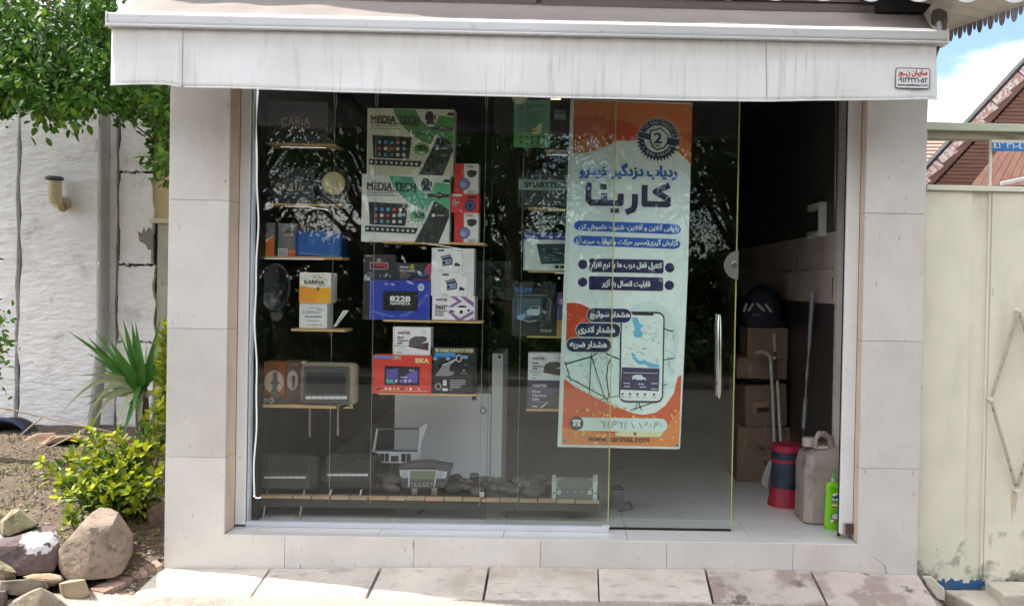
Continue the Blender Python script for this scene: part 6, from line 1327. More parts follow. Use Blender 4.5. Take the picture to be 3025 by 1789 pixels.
hull_rock('boulder', 'pointed grey rock in the bottom left corner', [(30, 1480), (200, 1380), (400, 1290), (520, 1360), (620, 1440), (720, 1510), (640, 1620), (100, 1620)], -.42, .22, m_r5, RV, GR, 8, .009)
hull_rock('boulder', 'pale purple rock at the left end of the bottom corner', [(-60, 1330), (60, 1330), (80, 1420), (30, 1520), (-60, 1540)], -.40, .2, m_r2, RV, GR, 12, .006)
for (out, Yc, lab, sd_) in (([(0, 1312), (70, 1292), (130, 1290), (135, 1305), (60, 1316)], 2.6, 'brown flat stone at the left end of the row along the wall', 20), ([(65, 1300), (110, 1280), (165, 1277), (178, 1290), (150, 1310), (80, 1312)], 2.45, 'reddish flat stone in the row along the wall', 21), ([(115, 1312), (150, 1288), (230, 1282), (250, 1292), (200, 1300), (120, 1316)], 2.3, 'brown flat stone nearest the spiky plant', 22), ([(370, 1298), (400, 1285), (440, 1290), (430, 1305), (380, 1308)], 1.9, 'brown flat stone behind the spiky plant', 23)):
    hull_rock('flat_stone', lab, out, Yc, .3, m_flag, None, 'flat stones laid along the wall', sd_, .006)
hull_rock('boulder', 'brown rock in the shade behind the yellow shrub against the shop', [(430, 1500), (470, 1480), (500, 1480), (500, 1560), (440, 1560)], .45, .25, m_r1, None, GR, 30, .006)
# brick edging
be = thing('brick_edging', 'row of pink bricks on edge bordering the garden bed', 'edging', at(370, 1740, -.2))
m_brick = [mk('pink_brick_%d' % k, c_, .85, .12, 8, bump=.4, bscale=50, dirt=[('#c2a08f', .56, .7, 9, (1, 1, 1))]) for k, c_ in enumerate(('#9a8074', '#8f7568', '#a68b7e'))]
e0, e1, e2 = at(480, 1666, -.02), at(395, 1705, -.10), at(262, 1772, -.33)
path = [e0.lerp(e1, t/4) for t in range(4)]+[e1.lerp(e2, t/6) for t in range(7)]
for k, (a, b) in enumerate(zip(path, path[1:])):
    d = (b-a); u = d.normalized(); n_ = Vector((-u.y, u.x, 0)).normalized(); n_ = n_ if n_.x < 0 else -n_
    a2_, b2_ = a+u*.0012, b-u*.0012; up = Vector((0, 0, 1)); z = random.uniform(-.004, .004)
    base = [a2_-up*.11, b2_-up*.11, b2_+n_*.10-up*.11, a2_+n_*.10-up*.11]; top = [v+up*(.11+z) for v in base]
    MB().hexa(base+top).build('brick', m_brick[k % 3], be, bevel=.004)
# soil crumbs and small stones: too many to count
cr2 = MB(); rr = random.Random(9); octa = [(0, 0, 1), (1, 0, 0), (0, 1, 0), (-1, 0, 0), (0, -1, 0), (0, 0, -.6)]; of = [(0, 1, 2), (0, 2, 3), (0, 3, 4), (0, 4, 1), (5, 2, 1), (5, 3, 2), (5, 4, 3), (5, 1, 4)]
for k in range(9000):
    y = -.36+rr.random()**1.6*3.2; x = -1.97-rr.random()**1.2*2.6
    r_ = rr.uniform(.004, .013)*(1.3 if rr.random() < .06 else 1); a = rr.uniform(0, 6)
    cs, sn = math.cos(a), math.sin(a); zz = gz(x, y)
    cr2.add([(x+(p[0]*cs-p[1]*sn)*r_*rr.uniform(.8, 1.4), y+(p[0]*sn+p[1]*cs)*r_, zz+p[2]*r_*.6+r_*.2) for p in octa], of, rr.choice((0, 0, 1, 2)))
tag(cr2.build('soil_crumbs', [mk('crumb_brown', '#7d6d5c', .95, .2, 9), mk('crumb_pale', '#a39684', .95, .2, 9), mk('crumb_dark', '#5b4f45', .95, .2, 9)], org=(-3, 1, 0)), 'loose soil crumbs and small stones in the garden bed', 'soil', kind='stuff')
gr2 = MB()
for k in range(5200):
    y = -.27-rr.random()**1.3*.5; x = rr.uniform(-2.6, 2.2); r_ = rr.uniform(.0025, .008); a = rr.uniform(0, 6); cs, sn = math.cos(a), math.sin(a); zz = -.055-.02*min(1, max(0, -y-.3))
    gr2.add([(x+(p[0]*cs-p[1]*sn)*r_, y+(p[0]*sn+p[1]*cs)*r_, zz+p[2]*r_*.6+r_*.3) for p in octa], of, rr.choice((0, 1, 1)))
tag(gr2.build('road_grit', [mk('grit_grey', '#a39d94', .95, .2, 9), mk('grit_pale', '#cbc3b6', .95, .2, 9)], org=(0, -.4, -.06)), 'loose grey grit along the front edge of the pavement slabs', 'grit', kind='stuff')
# ------------------------------------------------------------------ leaves
def leaf_mesh(name, leaves, mat):
    """leaves: (pos, direction, up, length, width, colour)"""
    vs, fs, cols = [], [], []
    for (p, d, u, l, w, c) in leaves:
        s = d.cross(u)
        if s.length < 1e-4: s = d.cross(Vector((1, .3, .2)))
        s.normalize(); n = s.cross(d).normalized(); b = len(vs)
        vs += [p, p+d*l*.35+s*w*.5+n*w*.12, p+d*l*.75+s*w*.36+n*w*.06, p+d*l-n*l*.08, p+d*l*.75-s*w*.36+n*w*.06, p+d*l*.35-s*w*.5+n*w*.12, p+d*l*.45]
        fs += [(b, b+1, b+6), (b+1, b+2, b+6), (b+2, b+3, b+6), (b+3, b+4, b+6), (b+4, b+5, b+6), (b+5, b, b+6)]; cols += [c]*7
    me = bpy.data.meshes.new(name); me.from_pydata([tuple(v) for v in vs], [], fs)
    ca = me.color_attributes.new('tint', 'FLOAT_COLOR', 'POINT'); flat = []
    for c in cols: flat += [c[0], c[1], c[2], 1]
    ca.data.foreach_set('color', flat); me.materials.append(mat); me.polygons.foreach_set('use_smooth', [True]*len(me.polygons)); me.update(); return me
m_leaf = mk('tree_leaf', '#3c6a22', .55, 0, spec=.3, attr='tint', transl=.28); m_far = mk('far_leaf', '#2c4a1a', .9, 0, spec=.05, attr='tint', transl=.15); m_leaf2 = mk('shrub_leaf', '#7aa020', .5, 0, spec=.3, attr='tint', transl=.3)
m_bark = mk('grey_bark', '#5c5148', .9, .2, 10, bump=.6, bscale=30, stretch=(2, 2, .5))
def rv(r): return Vector((r.gauss(0, 1), r.gauss(0, 1), r.gauss(0, 1))).normalized()
def place(parent, name, me, world_org):
    o = bpy.data.objects.new(name, me); COL.objects.link(o); o.parent = parent; o.location = Vector(world_org)-ORG[parent.name]; return o
# the tree over the wall
tr = thing('broadleaf_tree', 'leafy green tree hanging over the white wall at the upper left', 'tree', (-5.0, 1.9, gz(-5.0, 1.9)))
rr = random.Random(31); leaves = []; cl = []
low = [(-500, 330), (0, 368), (40, 392), (80, 340), (120, 375), (150, 395), (200, 380), (250, 345), (300, 345), (350, 362), (400, 385), (430, 410), (462, 470), (480, 540), (520, 560)]
def lowy(x):
    for (a, b), (c_, d_) in zip(low, low[1:]):
        if a <= x <= c_: return b+(d_-b)*(x-a)/(c_-a)
    return 400
tries = 0
while len(cl) < 1000:
    Yt = rr.uniform(.9, 2.7); x = rr.uniform(-420, 512); y = lowy(x)-abs(rr.gauss(0, 1))*200-52
    if y < -420: continue
    if noise.noise((x*.012, y*.012, Yt*1.2)) < -.3: continue
    p = at(x, y, Yt)
    if p.x > -2.02: continue
    cl.append(p)
for p in cl:
    ax = (rv(rr)+Vector((.25, -.15, -.5))).normalized(); base = rr.random()
    for k in range(rr.randint(18, 30)):
        q = p+ax*rr.uniform(-.12, .14)+rv(rr)*rr.uniform(.02, .10); d = (ax*.6+rv(rr)*.9+Vector((0, -.15, -.35))).normalized(); t = rr.random()*.6+base*.4
        c = (.034+.07*t, .092+.145*t, .014+.014*t) if rr.random() > .12 else (.18, .30, .03)
        l = rr.uniform(.034, .078); leaves.append((q, d, (Vector((0, -.5, 1))+rv(rr)*.7).normalized(), l, l*.5, c))
o0 = Vector((-3.5, 1.8, 2.4))
place(tr, 'crown', leaf_mesh('crown', [(p-o0, *r) for p, *r in leaves], m_leaf), o0)
t = MB(); t.tube([(-5.0, 1.9, gz(-5, 1.9)-.1), (-4.97, 1.9, .9), (-4.9, 1.85, 1.7), (-4.7, 1.85, 2.6), (-4.5, 1.8, 3.6)], [.10, .085, .075, .06, .04], 12); t.build('trunk', m_bark, tr)
t = MB()
for k in range(46):
    q = cl[rr.randrange(len(cl))]; a = Vector((-4.6, 1.85, 2.7+rr.random()*.9)); mid = a.lerp(q, .55)+Vector((0, 0, .18))+rv(rr)*.08
    t.tube([a, a.lerp(mid, .5)+Vector((0, 0, .05)), mid, q+Vector((0, 0, .0))], [.022, .015, .009, .004], 6)
t.build('branches', m_bark, tr)
# golden shrub
sh = thing('golden_shrub', 'yellow-green variegated shrub against the shop corner', 'shrub', (at(330, 1540, .5).x, .5, gz(-2.4, .5)))
rr = random.Random(41); leaves = []; stems = MB(); base = Vector((at(345, 1540, .45).x, .5, gz(-2.4, .5)-.03))
tops = [(265, 1262, .35), (345, 1275, .4), (232, 1300, .4), (280, 1310, .3), (300, 1300, .5), (360, 1300, .35), (400, 1320, .3), (205, 1345, .45), (120, 1365, .4), (150, 1395, .4), (170, 1415, .35), (215, 1385, .3), (250, 1400, .2), (300, 1370, .15), (350, 1380, .1), (400, 1380, .2), (440, 1440, .1), (430, 1330, .3), (455, 1400, .2), (330, 1440, .05), (390, 1450, .05), (270, 1450, .08), (210, 1450, .15), (180, 1470, .2), (310, 1490, .08), (400, 1500, .12), (350, 1340, .3), (310, 1340, .4), (230, 1350, .35), (270, 1350, .25), (460, 1205, .45), (445, 1250, .5), (470, 1260, .45), (455, 1300, .4), (475, 1330, .4), (480, 1380, .35), (470, 1450, .3), (485, 1010, .6), (478, 1060, .6), (488, 1100, .6), (472, 1090, .65), (485, 950, .6), (480, 985, .6), (474, 1020, .62), (484, 1045, .58), (476, 1130, .6), (468, 1165, .55), (480, 1190, .5), (488, 1225, .5), (488, 1150, .55), (205, 1535, .0), (215, 1520, .02), (230, 1545, .0), (290, 1420, .1), (370, 1420, .1), (420, 1410, .15), (240, 1430, .12), (330, 1400, .12), (380, 1350, .25), (160, 1440, .3), (190, 1420, .3)]
for (x, y, Yt) in tops:
    tip = at(x, y, Yt+.1)
    if tip.x > -1.99: tip.x = -1.99
    root = base+Vector((rr.uniform(-.12, .12), rr.uniform(-.1, .1), 0))
    if x > 460 and y < 1200: root = Vector((-2.05, .62, .08))
    if y > 1505: root = tip+Vector((.03, .02, -.09))
    mid = root.lerp(tip, .5)+Vector((0, 0, .05))+rv(rr)*.03; stems.tube([root, mid, tip], [.006, .0045, .0025], 5)
    L_n = (tip-root).length; n = int(16+L_n*70)
    for k in range(n):
        u = 1-(k/n)**1.25*.92; a, b = (root, mid) if u < .5 else (mid, tip); q = a.lerp(b, (u*2) % 1 if u < 1 else 1)
        ax = (b-a).normalized(); side = rv(rr); d = (ax*.55+side*.8+Vector((0, -.1, .15))).normalized(); q = q+side*rr.uniform(0, .055)*(1 if u < .9 else .2)
        if q.x > -1.985: continue
        tipy = max(0, (u-.72)/.28); young = min(1, tipy*rr.uniform(.5, 1.3)) if y < 1500 else .4
        g0 = rr.random(); c0 = (.05+.04*g0, .12+.06*g0, .022); c1 = (.40+.18*g0, .47+.10*g0, .015); c = tuple(c0[i]+(c1[i]-c0[i])*young for i in range(3))
        if rr.random() < .22: c = (.20, .27, .05)
        l = rr.uniform(.034, .060); leaves.append((q, d, (Vector((0, -.3, 1))+rv(rr)*.5).normalized(), l, l*.52, c))
o0 = base; place(sh, 'foliage', leaf_mesh('foliage', [(p-o0, *r) for p, *r in leaves], m_leaf2), o0); stems.build('stems', mk('green_stem', '#5d6a34', .6, .1), sh)
# small blur of green at the far left edge
rr = random.Random(51); q0 = at(-8, 1010, 1.2); bs = thing('leafy_bush', 'soft green bush cut off by the left edge of the picture', 'bush', (q0.x, 1.2, gz(q0.x, 1.2)))
leaves = []
for k in range(420):
    p = q0+Vector((rr.gauss(-.06, .07), rr.gauss(0, .08), rr.gauss(0, .13)))
    if p.x > q0.x+.06: p.x = q0.x+.06-rr.random()*.1
    l = rr.uniform(.03, .05); g0 = rr.random(); leaves.append((p-q0, rv(rr), rv(rr), l, l*.5, (.07+.06*g0, .17+.1*g0, .03)))
place(bs, 'foliage', leaf_mesh('foliage', leaves, m_leaf), q0); MB().tube([(q0.x-.1, 1.2, gz(q0.x, 1.2)-.05), (q0.x-.08, 1.2, .5), (q0.x-.04, 1.2, q0.z)], [.015, .01, .006], 6).build('stem', m_bark, bs)
# yucca: each blade its own leaf
m_yl = mk('yucca_blade', '#467c30', .4, .15, 4, transl=.15); m_yd = mk('dry_yucca_blade', '#a2ab86', .6, .12, 6, transl=.15); YY = .95
yc_ = at(418, 1150, YY); yu = thing('yucca', 'spiky green yucca with drooping pale blades beside the shop', 'plant', (yc_.x, YY, gz(yc_.x, YY)))
MB().tube([(yc_.x+.03, YY, gz(yc_.x, YY)-.05), (yc_.x+.02, YY, .35), (yc_.x, YY, yc_.z)], [.05, .045, .035], 10).build('stem', m_bark, yu)
def blade(tip, width, droop, mat, c=yc_, kx=0):
    n = 9; d = tip-c; L = d.length; vs = []; side = d.cross(Vector((0, 1, .15))).normalized(); cam_n = Vector((0, -1, 0))
    for i in range(n):
        t = i/(n-1); p = c+d*t+Vector((0, 0, droop*math.sin(math.pi*t)))
        w = .98*width*(.55+.9*t if t < .35 else (1-t)/.65*.87+.0)*.5; fold = cam_n*w*.45
        vs += [p+side*w, p+fold*-1+cam_n*.001, p-side*w]
    fs = [(3*i+k, 3*i+k+1, 3*i+k+4, 3*i+k+3) for i in range(n-1) for k in (0, 1)]
    m = MB(); m.add(vs, fs, 0, True); o = m.build('blade', mat, yu); return o
sy_ = sc(YY)
for (x, y, Yt, w_, dr, mt) in ((198, 975, .75, 26, .01, m_yl), (258, 992, .8, 34, .0, m_yl), (278, 972, 1.0, 26, .0, m_yl), (318, 995, .85, 36, .0, m_yl), (350, 968, 1.1, 24, 0, m_yd), (363, 940, .9, 32, 0, m_yl), (388, 945, .95, 32, 0, m_yl), (400, 948, .9, 30, 0, m_yl), (422, 1052, .7, 34, 0, m_yl), (433, 1005, 1.15, 20, 0, m_yd), (474, 942, .95, 30, 0, m_yl), (493, 955, 1.1, 28, 0, m_yd), (496, 1010, 1.0, 22, 0, m_yl), (498, 1080, 1.1, 22, 0, m_yl), (505, 1040, 1.3, 20, 0, m_yl),
                               (222, 1109, .75, 20, .03, m_yd), (180, 1220, .7, 22, .13, m_yd), (228, 1176, .8, 22, .02, m_yd), (245, 1255, .65, 24, .14, m_yd), (255, 1285, .75, 22, .12, m_yd), (345, 1262, .7, 30, .06, m_yd), (358, 1310, .8, 26, .05, m_yl), (300, 1150, 1.0, 24, .01, m_yl), (245, 1200, 1.15, 20, .02, m_yl), (405, 1200, .7, 34, .0, m_yd), (412, 1280, .85, 26, .02, m_yd), (420, 1265, 1.1, 22, .02, m_yl), (495, 1165, .8, 22, .02, m_yd), (365, 1210, 1.2, 26, .02, m_yl), (390, 1230, .75, 24, .03, m_yl)):
    blade(at(x, y, Yt), w_*sy_, dr, mt, yc_+Vector((random.uniform(-.015, .015), random.uniform(-.02, .02), random.uniform(-.05, .03))))
rr = random.Random(71)
for k in range(16):
    x, y = rr.uniform(250, 496), rr.uniform(960, 1090); blade(at(x, y, rr.uniform(.75, 1.25)), rr.uniform(11, 18)*sy_, rr.uniform(-.01, .02), rr.choice((m_yl, m_yl, m_yd)), yc_+Vector((rr.uniform(-.02, .02), rr.uniform(-.02, .02), rr.uniform(-.05, .02))))
# sparse grass on the bed
gm = MB(); rr = random.Random(81)
for k in range(11000):
    y = .1+rr.random()*2.4; x = -2.1-rr.random()*3.2
    if noise.noise((x*1.7, y*1.7, 4)) < -.08: continue
    z = gz(x, y); a = rr.uniform(0, 6.28); h = rr.uniform(.012, .04); w_ = rr.uniform(.002, .004); d_ = Vector((math.cos(a), math.sin(a), 0)); s_3 = Vector((-d_.y, d_.x, 0))*w_; p = Vector((x, y, z-.003)); t_ = p+d_*h*rr.uniform(.2, .8)+Vector((0, 0, h))
    gm.add([p-s_3, p+s_3, t_], [(0, 1, 2)], rr.choice((0, 0, 1)))
tag(gm.build('grass', [mk('green_grass', '#56702c', .7, .2, 9), mk('dry_grass', '#9a8a50', .8, .2, 9)], org=(-3, 1, 0)), 'sparse short grass on the garden soil', 'grass', kind='stuff')
# dry twigs over the soil
for k, pts in enumerate(([(0, 1203), (30, 1208), (125, 1230), (200, 1247), (330, 1275), (420, 1300)], [(110, 1325), (160, 1295), (250, 1275)], [(55, 1290), (95, 1255), (125, 1232)], [(150, 1320), (220, 1285), (260, 1262)])):
    tag(MB().tube([at(x, y, 1.9-.05*k) for x, y in pts], [.006, .006, .005]+[.004]*(len(pts)-3), 5).build('dry_twig', mk('dry_twig_bark', '#9a8f80', .9, .1)), ('long pale dry twig arching over the soil in front of the wall', 'short dry twig nearest the flat stones by the wall', 'thin dry twig slanting down from the long twig near the tyre', 'slanting dry twig left of the yellow shrub')[k], 'twig', 'dry twigs on the garden bed')
# ================================================================== RIGHT: METAL GATE
YGt = .10
m_gate = mk('cream_gate_paint', '#d8d2bc', .5, .05, 3, rnd=False, dirt=[('#bdbda6', .5, .75, 2.5, (1, 1, .6)), ('#a8a48c', .64, .76, 6, (2, 1, .35)), ('#8b8772', .73, .75, 40, (1, 1, 1))])
m_gatew = mk('pale_gate_bar', '#e2e0d0', .55, .05, 6, dirt=[('#8f8f7c', .66, .72, 20, (1, 1, 1))])
def peel(name):
    m = mk(name, '#e4dfce', .55, .05, 4, rnd=False, dirt=[('#d2cdb9', .5, .75, 3, (2, 1, .6)), ('#7d7a66', .70, .74, 14, (2, 1, .6))])
    n, l = m.node_tree.nodes, m.node_tree.links; b = n['Principled BSDF']; src = b.inputs['Base Color'].links[0].from_socket
    tc = n.new('ShaderNodeTexCoord'); sp_ = n.new('ShaderNodeSeparateXYZ'); l.new(tc.outputs['Object'], sp_.inputs[0])
    nz = n.new('ShaderNodeTexNoise'); nz.inputs['Scale'].default_value = 22; nz.inputs['Detail'].default_value = 6; l.new(tc.outputs['Object'], nz.inputs['Vector'])
    mr = n.new('ShaderNodeMapRange'); mr.inputs['From Min'].default_value = .02; mr.inputs['From Max'].default_value = .11; mr.inputs['To Min'].default_value = .28; mr.inputs['To Max'].default_value = -.28; l.new(sp_.outputs['Z'], mr.inputs['Value'])
    ad = n.new('ShaderNodeMath'); ad.operation = 'ADD'; l.new(nz.outputs['Fac'], ad.inputs[0]); l.new(mr.outputs['Result'], ad.inputs[1])
    gt = n.new('ShaderNodeMath'); gt.operation = 'GREATER_THAN'; gt.inputs[1].default_value = .60; l.new(ad.outputs[0], gt.inputs[0])
    mx_ = n.new('ShaderNodeMix'); mx_.data_type = 'RGBA'; l.new(gt.outputs[0], mx_.inputs['Factor']); l.new(src, mx_.inputs['A']); mx_.inputs['B'].default_value = (*lin('#2f5f95'), 1); n2 = n.new('ShaderNodeTexNoise'); n2.inputs['Scale'].default_value = 9; n2.inputs['Detail'].default_value = 8; l.new(tc.outputs['Object'], n2.inputs['Vector'])
    m2 = n.new('ShaderNodeMapRange'); m2.inputs['From Min'].default_value = .04; m2.inputs['From Max'].default_value = .5; m2.inputs['To Min'].default_value = .12; m2.inputs['To Max'].default_value = -.2; l.new(sp_.outputs['Z'], m2.inputs['Value'])
    a2 = n.new('ShaderNodeMath'); a2.operation = 'ADD'; l.new(n2.outputs['Fac'], a2.inputs[0]); l.new(m2.outputs['Result'], a2.inputs[1])
    m3 = n.new('ShaderNodeMapRange'); m3.inputs['From Min'].default_value = .56; m3.inputs['From Max'].default_value = .68; m3.inputs['To Max'].default_value = .8; l.new(a2.outputs[0], m3.inputs['Value'])
    x2 = n.new('ShaderNodeMix'); x2.data_type = 'RGBA'; l.new(m3.outputs['Result'], x2.inputs['Factor']); l.new(mx_.outputs['Result'], x2.inputs['A']); x2.inputs['B'].default_value = (*lin('#6c6a58'), 1); l.new(x2.outputs['Result'], b.inputs['Base Color']); return m
zb_ = at(2870, 1742, YGt).z
gate = thing('metal_gate', 'cream painted sheet metal gate with a rod diamond right of the shop', 'gate', (2.1, YGt, zb_))
m_peel = peel('peeling_gate_paint')
zt1 = at(2870, 566, YGt).z; xg0, xg1, xg2 = at(2722, 1000, YGt).x+.004, at(2864, 1000, YGt).x, at(2922, 1000, YGt).x
MB().box(xg0, xg1, YGt, YGt+.03, zb_, zt1).build('sheet_panel', m_peel, gate, bevel=.004)
MB().box(xg1+.001, xg2-.001, YGt+.014, YGt+.034, zb_, zt1).build('sheet_channel', m_peel, gate, bevel=.003)
MB().box(xg2-.016, xg2-.002, YGt+.004, YGt+.0135, zb_+.02, zt1).build('fold', m_peel, gate, bevel=.002)
MB().box(xg2, xg2+1.0, YGt, YGt+.03, zb_+.02, zt1).build('sheet_panel', m_peel, gate, bevel=.004)
MB().box(xg0, xg2+1.0, YGt-.02, YGt+.03, zt1+.002, at(2870, 549, YGt).z).build('top_rail', m_gatew, gate, bevel=.004)
dv = [at(3011, 916, YGt-.026), at(2927, 1178, YGt-.026), at(3004, 1446, YGt-.026)]; mir = dv[0].x+.0
dv.append(Vector((2*dv[0].x-dv[1].x, dv[1].y, dv[1].z)))
for a, b in ((0, 1), (1, 2), (2, 3), (3, 0)): MB().tube([dv[a], dv[b]], .0088, 8).build('diamond_rod', mk('shadow_dark_rod_paint', '#b4ae98', .6, .15, 30, dirt=[('#6f695a', .56, .66, 40, (1, 1, 1))]), gate)  # rod colour darkened to stand in for the rods' shadow outlines
for v_ in dv: MB().lathe([(0, -.010), (.011, -.008), (.011, .026)], v_, 'y', 10).build('weld', m_gatew, gate)
rs = dv[2]
MB().prism([(rs.x-.012, YGt-.0012, rs.z-.006), (rs.x+.012, YGt-.0012, rs.z-.004), (rs.x+.016, YGt-.0012, rs.z-.05), (rs.x+.006, YGt-.0012, rs.z-.13), (rs.x-.002, YGt-.0012, rs.z-.09), (rs.x-.010, YGt-.0012, rs.z-.17), (rs.x-.018, YGt-.0012, rs.z-.05)], (0, .0008, 0)).build('rust_run', mk('faint_rust', '#cdbba2', .8, .12, 14), gate)
# overhead frame with the address plate
zf1, zf2, zf3 = at(2880, 366, YGt).z, at(2880, 389, YGt).z, at(2880, 412, YGt).z
fr = thing('gate_frame', 'pale green overhead beam with a thin post above the gate', 'frame', (2.1, YGt, zt1+.04))
x_a = XR1+.004
MB().box(x_a, xg2+1.0, YGt-.03, YGt+.05, zf2, zf1).build('top_beam', mk('pale_green_paint', '#c3c9b4', .6, .06, 6, dirt=[('#7f7c6a', .66, .72, 18, (1, 1, 1))]), fr, bevel=.004)
MB().box(x_a, xg2+1.0, YGt+.0, YGt+.06, zf3, zf2-.001).build('under_beam', mk('dull_green_paint', '#a59f86', .65, .08, 6, dirt=[('#6b624f', .56, .7, 10, (.4, 1, 5))]), fr, bevel=.003)
xp = at(2927, 480, YGt).x; MB().box(xp-.006, xp+.006, YGt, YGt+.012, at(2870, 549, YGt).z, zf3-.001).build('post', m_gatew, fr)
pa, pb = at(2932, 418, YGt-.01), at(3120, 452, YGt-.01)
adr = thing('address_plate', 'blue address plate with white numerals hanging under the gate beam', 'sign', (pa.x, YGt-.012, pb.z))
MB().box(pa.x, pb.x, YGt-.012, YGt-.009, pb.z+.004, pa.z-.004).build('plate', ink('#2f7fc4'), adr, bevel=.001, seg=1)
MB().box(pa.x-.002, pb.x, YGt-.008, YGt-.005, pa.z-.003, zf3-.001).build('hanger', m_gatew, adr)
f = Face(adr, (2265, 0, 3.2974), 2932, 452, YGt, sc(YGt)); f.text('٤١٦٣١-٤٣٢', 2208, 1398, 2600, 1456, '#e8f0f4', 2, .02); f.build()
# blocks below the gate
m_conc = mk('worn_concrete_block', '#c9c1b2', .9, .1, 5, bump=.6, bscale=40, dirt=[('#8f8779', .55, .7, 7, (1, 1, 1)), ('#6b6459', .66, .72, 12, (1, 1, 1))])
def blk(label, out, Y, d, h):
    top = [at(*q, Y) for q in out]
    return None
o = thing('concrete_block', 'worn pale concrete block lying under the gate at the right edge', 'block', at(2980, 1760, -.05))
A, B = at(2915, 1718, .06), at(3060, 1718, .06)
MB().box(A.x, B.x+.3, -.12, .085, -.16, A.z).build('block_body', m_conc, o, bevel=.012, seg=2)
o = thing('concrete_block', 'lower rough concrete block at the bottom right corner', 'block', at(2900, 1785, -.2))
A = at(2795, 1745, .05); MB().prism([(A.x, .08, A.z), (A.x+.26, .08, A.z), (A.x+.30, -.14, A.z-.02), (A.x+.10, -.16, A.z-.02)], (0, 0, -.16)).build('block_body', m_conc, o, bevel=.012, seg=2)
hull_rock('rubble', 'broken concrete lump in the gap between slabs and gate', [(2725, 1700), (2750, 1700), (2790, 1735), (2790, 1775), (2770, 1770), (2740, 1735)], -.02, .12, m_conc, None, None, 61, .006)
# ================================================================== HOUSE BEHIND THE GATE
YH = 4.2
hs = thing('neighbour_house', 'house with a steep tiled gable and brown slatted wall behind the gate', 'house', at(2900, 900, YH))
m_sl = mk('brown_slat', '#7a5343', .6, .12, 6, stretch=(.3, 1, 3)); m_fas = mk('red_brown_fascia', '#7d574c', .6, .1, 6)
m_blackedge = mk('black_verge', '#2a2828', .7, .1); m_vt = mk('pink_white_verge_tile', '#c99a90', .7, .1, 12, dirt=[('#e6dcd6', .48, .54, 30, (1, 1, 1))]); m_pink = mk('pink_roof_tile', '#a58678', .8, .1, 5, dirt=[('#d8c4ba', .66, .72, 16, (1, 1, 1))])
V0, V1 = at(2640, 593, YH), at(3240, -52, YH); u = (V1-V0).normalized(); nrm = Vector((u.z, 0, -u.x))         # down-right across the verge
if nrm.z > 0: nrm = -nrm
sH = sc(YH); LV = (V1-V0).length
def band_(o0, o1, y0, y1, mat, nm):
    a, b = V0+nrm*o0*sH, V1+nrm*o0*sH; c_, d_ = V1+nrm*o1*sH, V0+nrm*o1*sH
    MB().prism([(p.x, YH+y0, p.z) for p in (a, b, c_, d_)], (0, y1-y0, 0)).build(nm, mat, hs)
band_(0, 8, -.03, .12, m_blackedge, 'roof_covering')
n_ = 15
for k in range(n_):
    a, b = V0.lerp(V1, k/n_), V0.lerp(V1, (k+.97)/n_); o0, o1 = 8.5, 34
    q = [a+nrm*o0*sH, b+nrm*o0*sH, b+nrm*(o1+5)*sH, a+nrm*(o1-6)*sH]; MB().prism([(p.x, YH-.02-.012*(k % 2), p.z) for p in q], (0, .05, 0)).build('verge_tile', m_vt, hs)
band_(36, 50, .0, .06, m_fas, 'fascia')
band_(50.5, 54, .02, .06, m_fas, 'fascia')
# slats of the gable wall, horizontal, clipped to the slope
z = at(2900, 560, YH).z; ztop = at(3100, 150, YH).z
while z < ztop:
    # x where the slope line passes at this height
    off = V0+nrm*54*sH; t = (z+.03-off.z)/u.z; xs0 = off.x+u.x*t+.01
    if xs0 < at(3200, 300, YH).x: MB().prism([(xs0, YH+.04, z), (at(3200, 300, YH).x, YH+.04, z), (at(3200, 300, YH).x, YH+.04, z+.031), (xs0+.02, YH+.04, z+.031)], (0, .015, 0)).build('slat', m_sl, hs)
    z += .036
q = [V0+nrm*40*sH, V1+nrm*40*sH, Vector((V1.x, 0, at(2900, 620, YH).z)), Vector((V0.x, 0, at(2900, 620, YH).z))]
MB().prism([(p.x, YH+.07, p.z) for p in q], (0, .1, 0)).build('gable_wall', mk('dark_slat_gap', '#3a2620', .8, .1), hs)
MB().box(V0.x, V1.x, YH+.08, YH+1.5, -.1, at(2900, 620, YH).z).build('house_wall', m_pale, hs)
# lower brown sheet roof with a lace trim, in front of the slats
Yq = 3.2; q = [at(2868, 552, Yq), at(2945, 452, Yq+.5), at(3160, 440, Yq+.5), at(3160, 552, Yq)]
pr_ = thing('porch_roof', 'low brown board roof with white lace trim just above the gate', 'roof', (q[0].x, Yq, q[0].z))
nb = 11
for k in range(nb):
    a0, a1_ = q[0].lerp(q[3], k/nb), q[0].lerp(q[3], (k+.94)/nb); c0, c1 = q[1].lerp(q[2], k/nb), q[1].lerp(q[2], (k+.94)/nb)
    MB().hexa([a0, a1_, c1, c0]+[p+Vector((0, -.004, .012)) for p in (a0, a1_, c1, c0)]).build('board', mk('weathered_brown_board', '#6a4a3d', .8, .2, 8, stretch=(4, .5, .5)), pr_)
l0, l1 = at(2955, 545, Yq-.1), at(3160, 500, Yq-.1)
for k in range(26):
    c_ = l0.lerp(l1, (k+.5)/26); MB().lathe([(0, -.004), (.012, -.004), (.012, .004), (0, .004)], c_, 'y', 10).build('lace', m_scal, pr_)
MB().tube([l0+Vector((0, 0, .014)), l1+Vector((0, 0, .014))], .006, 6).build('lace_rail', m_scal, pr_)
for xq in (at(3150, 540, Yq).x,): MB().box(xq-.05, xq+.05, Yq-.05, Yq+.05, -.1, q[3].z).build('post', m_sl, pr_)
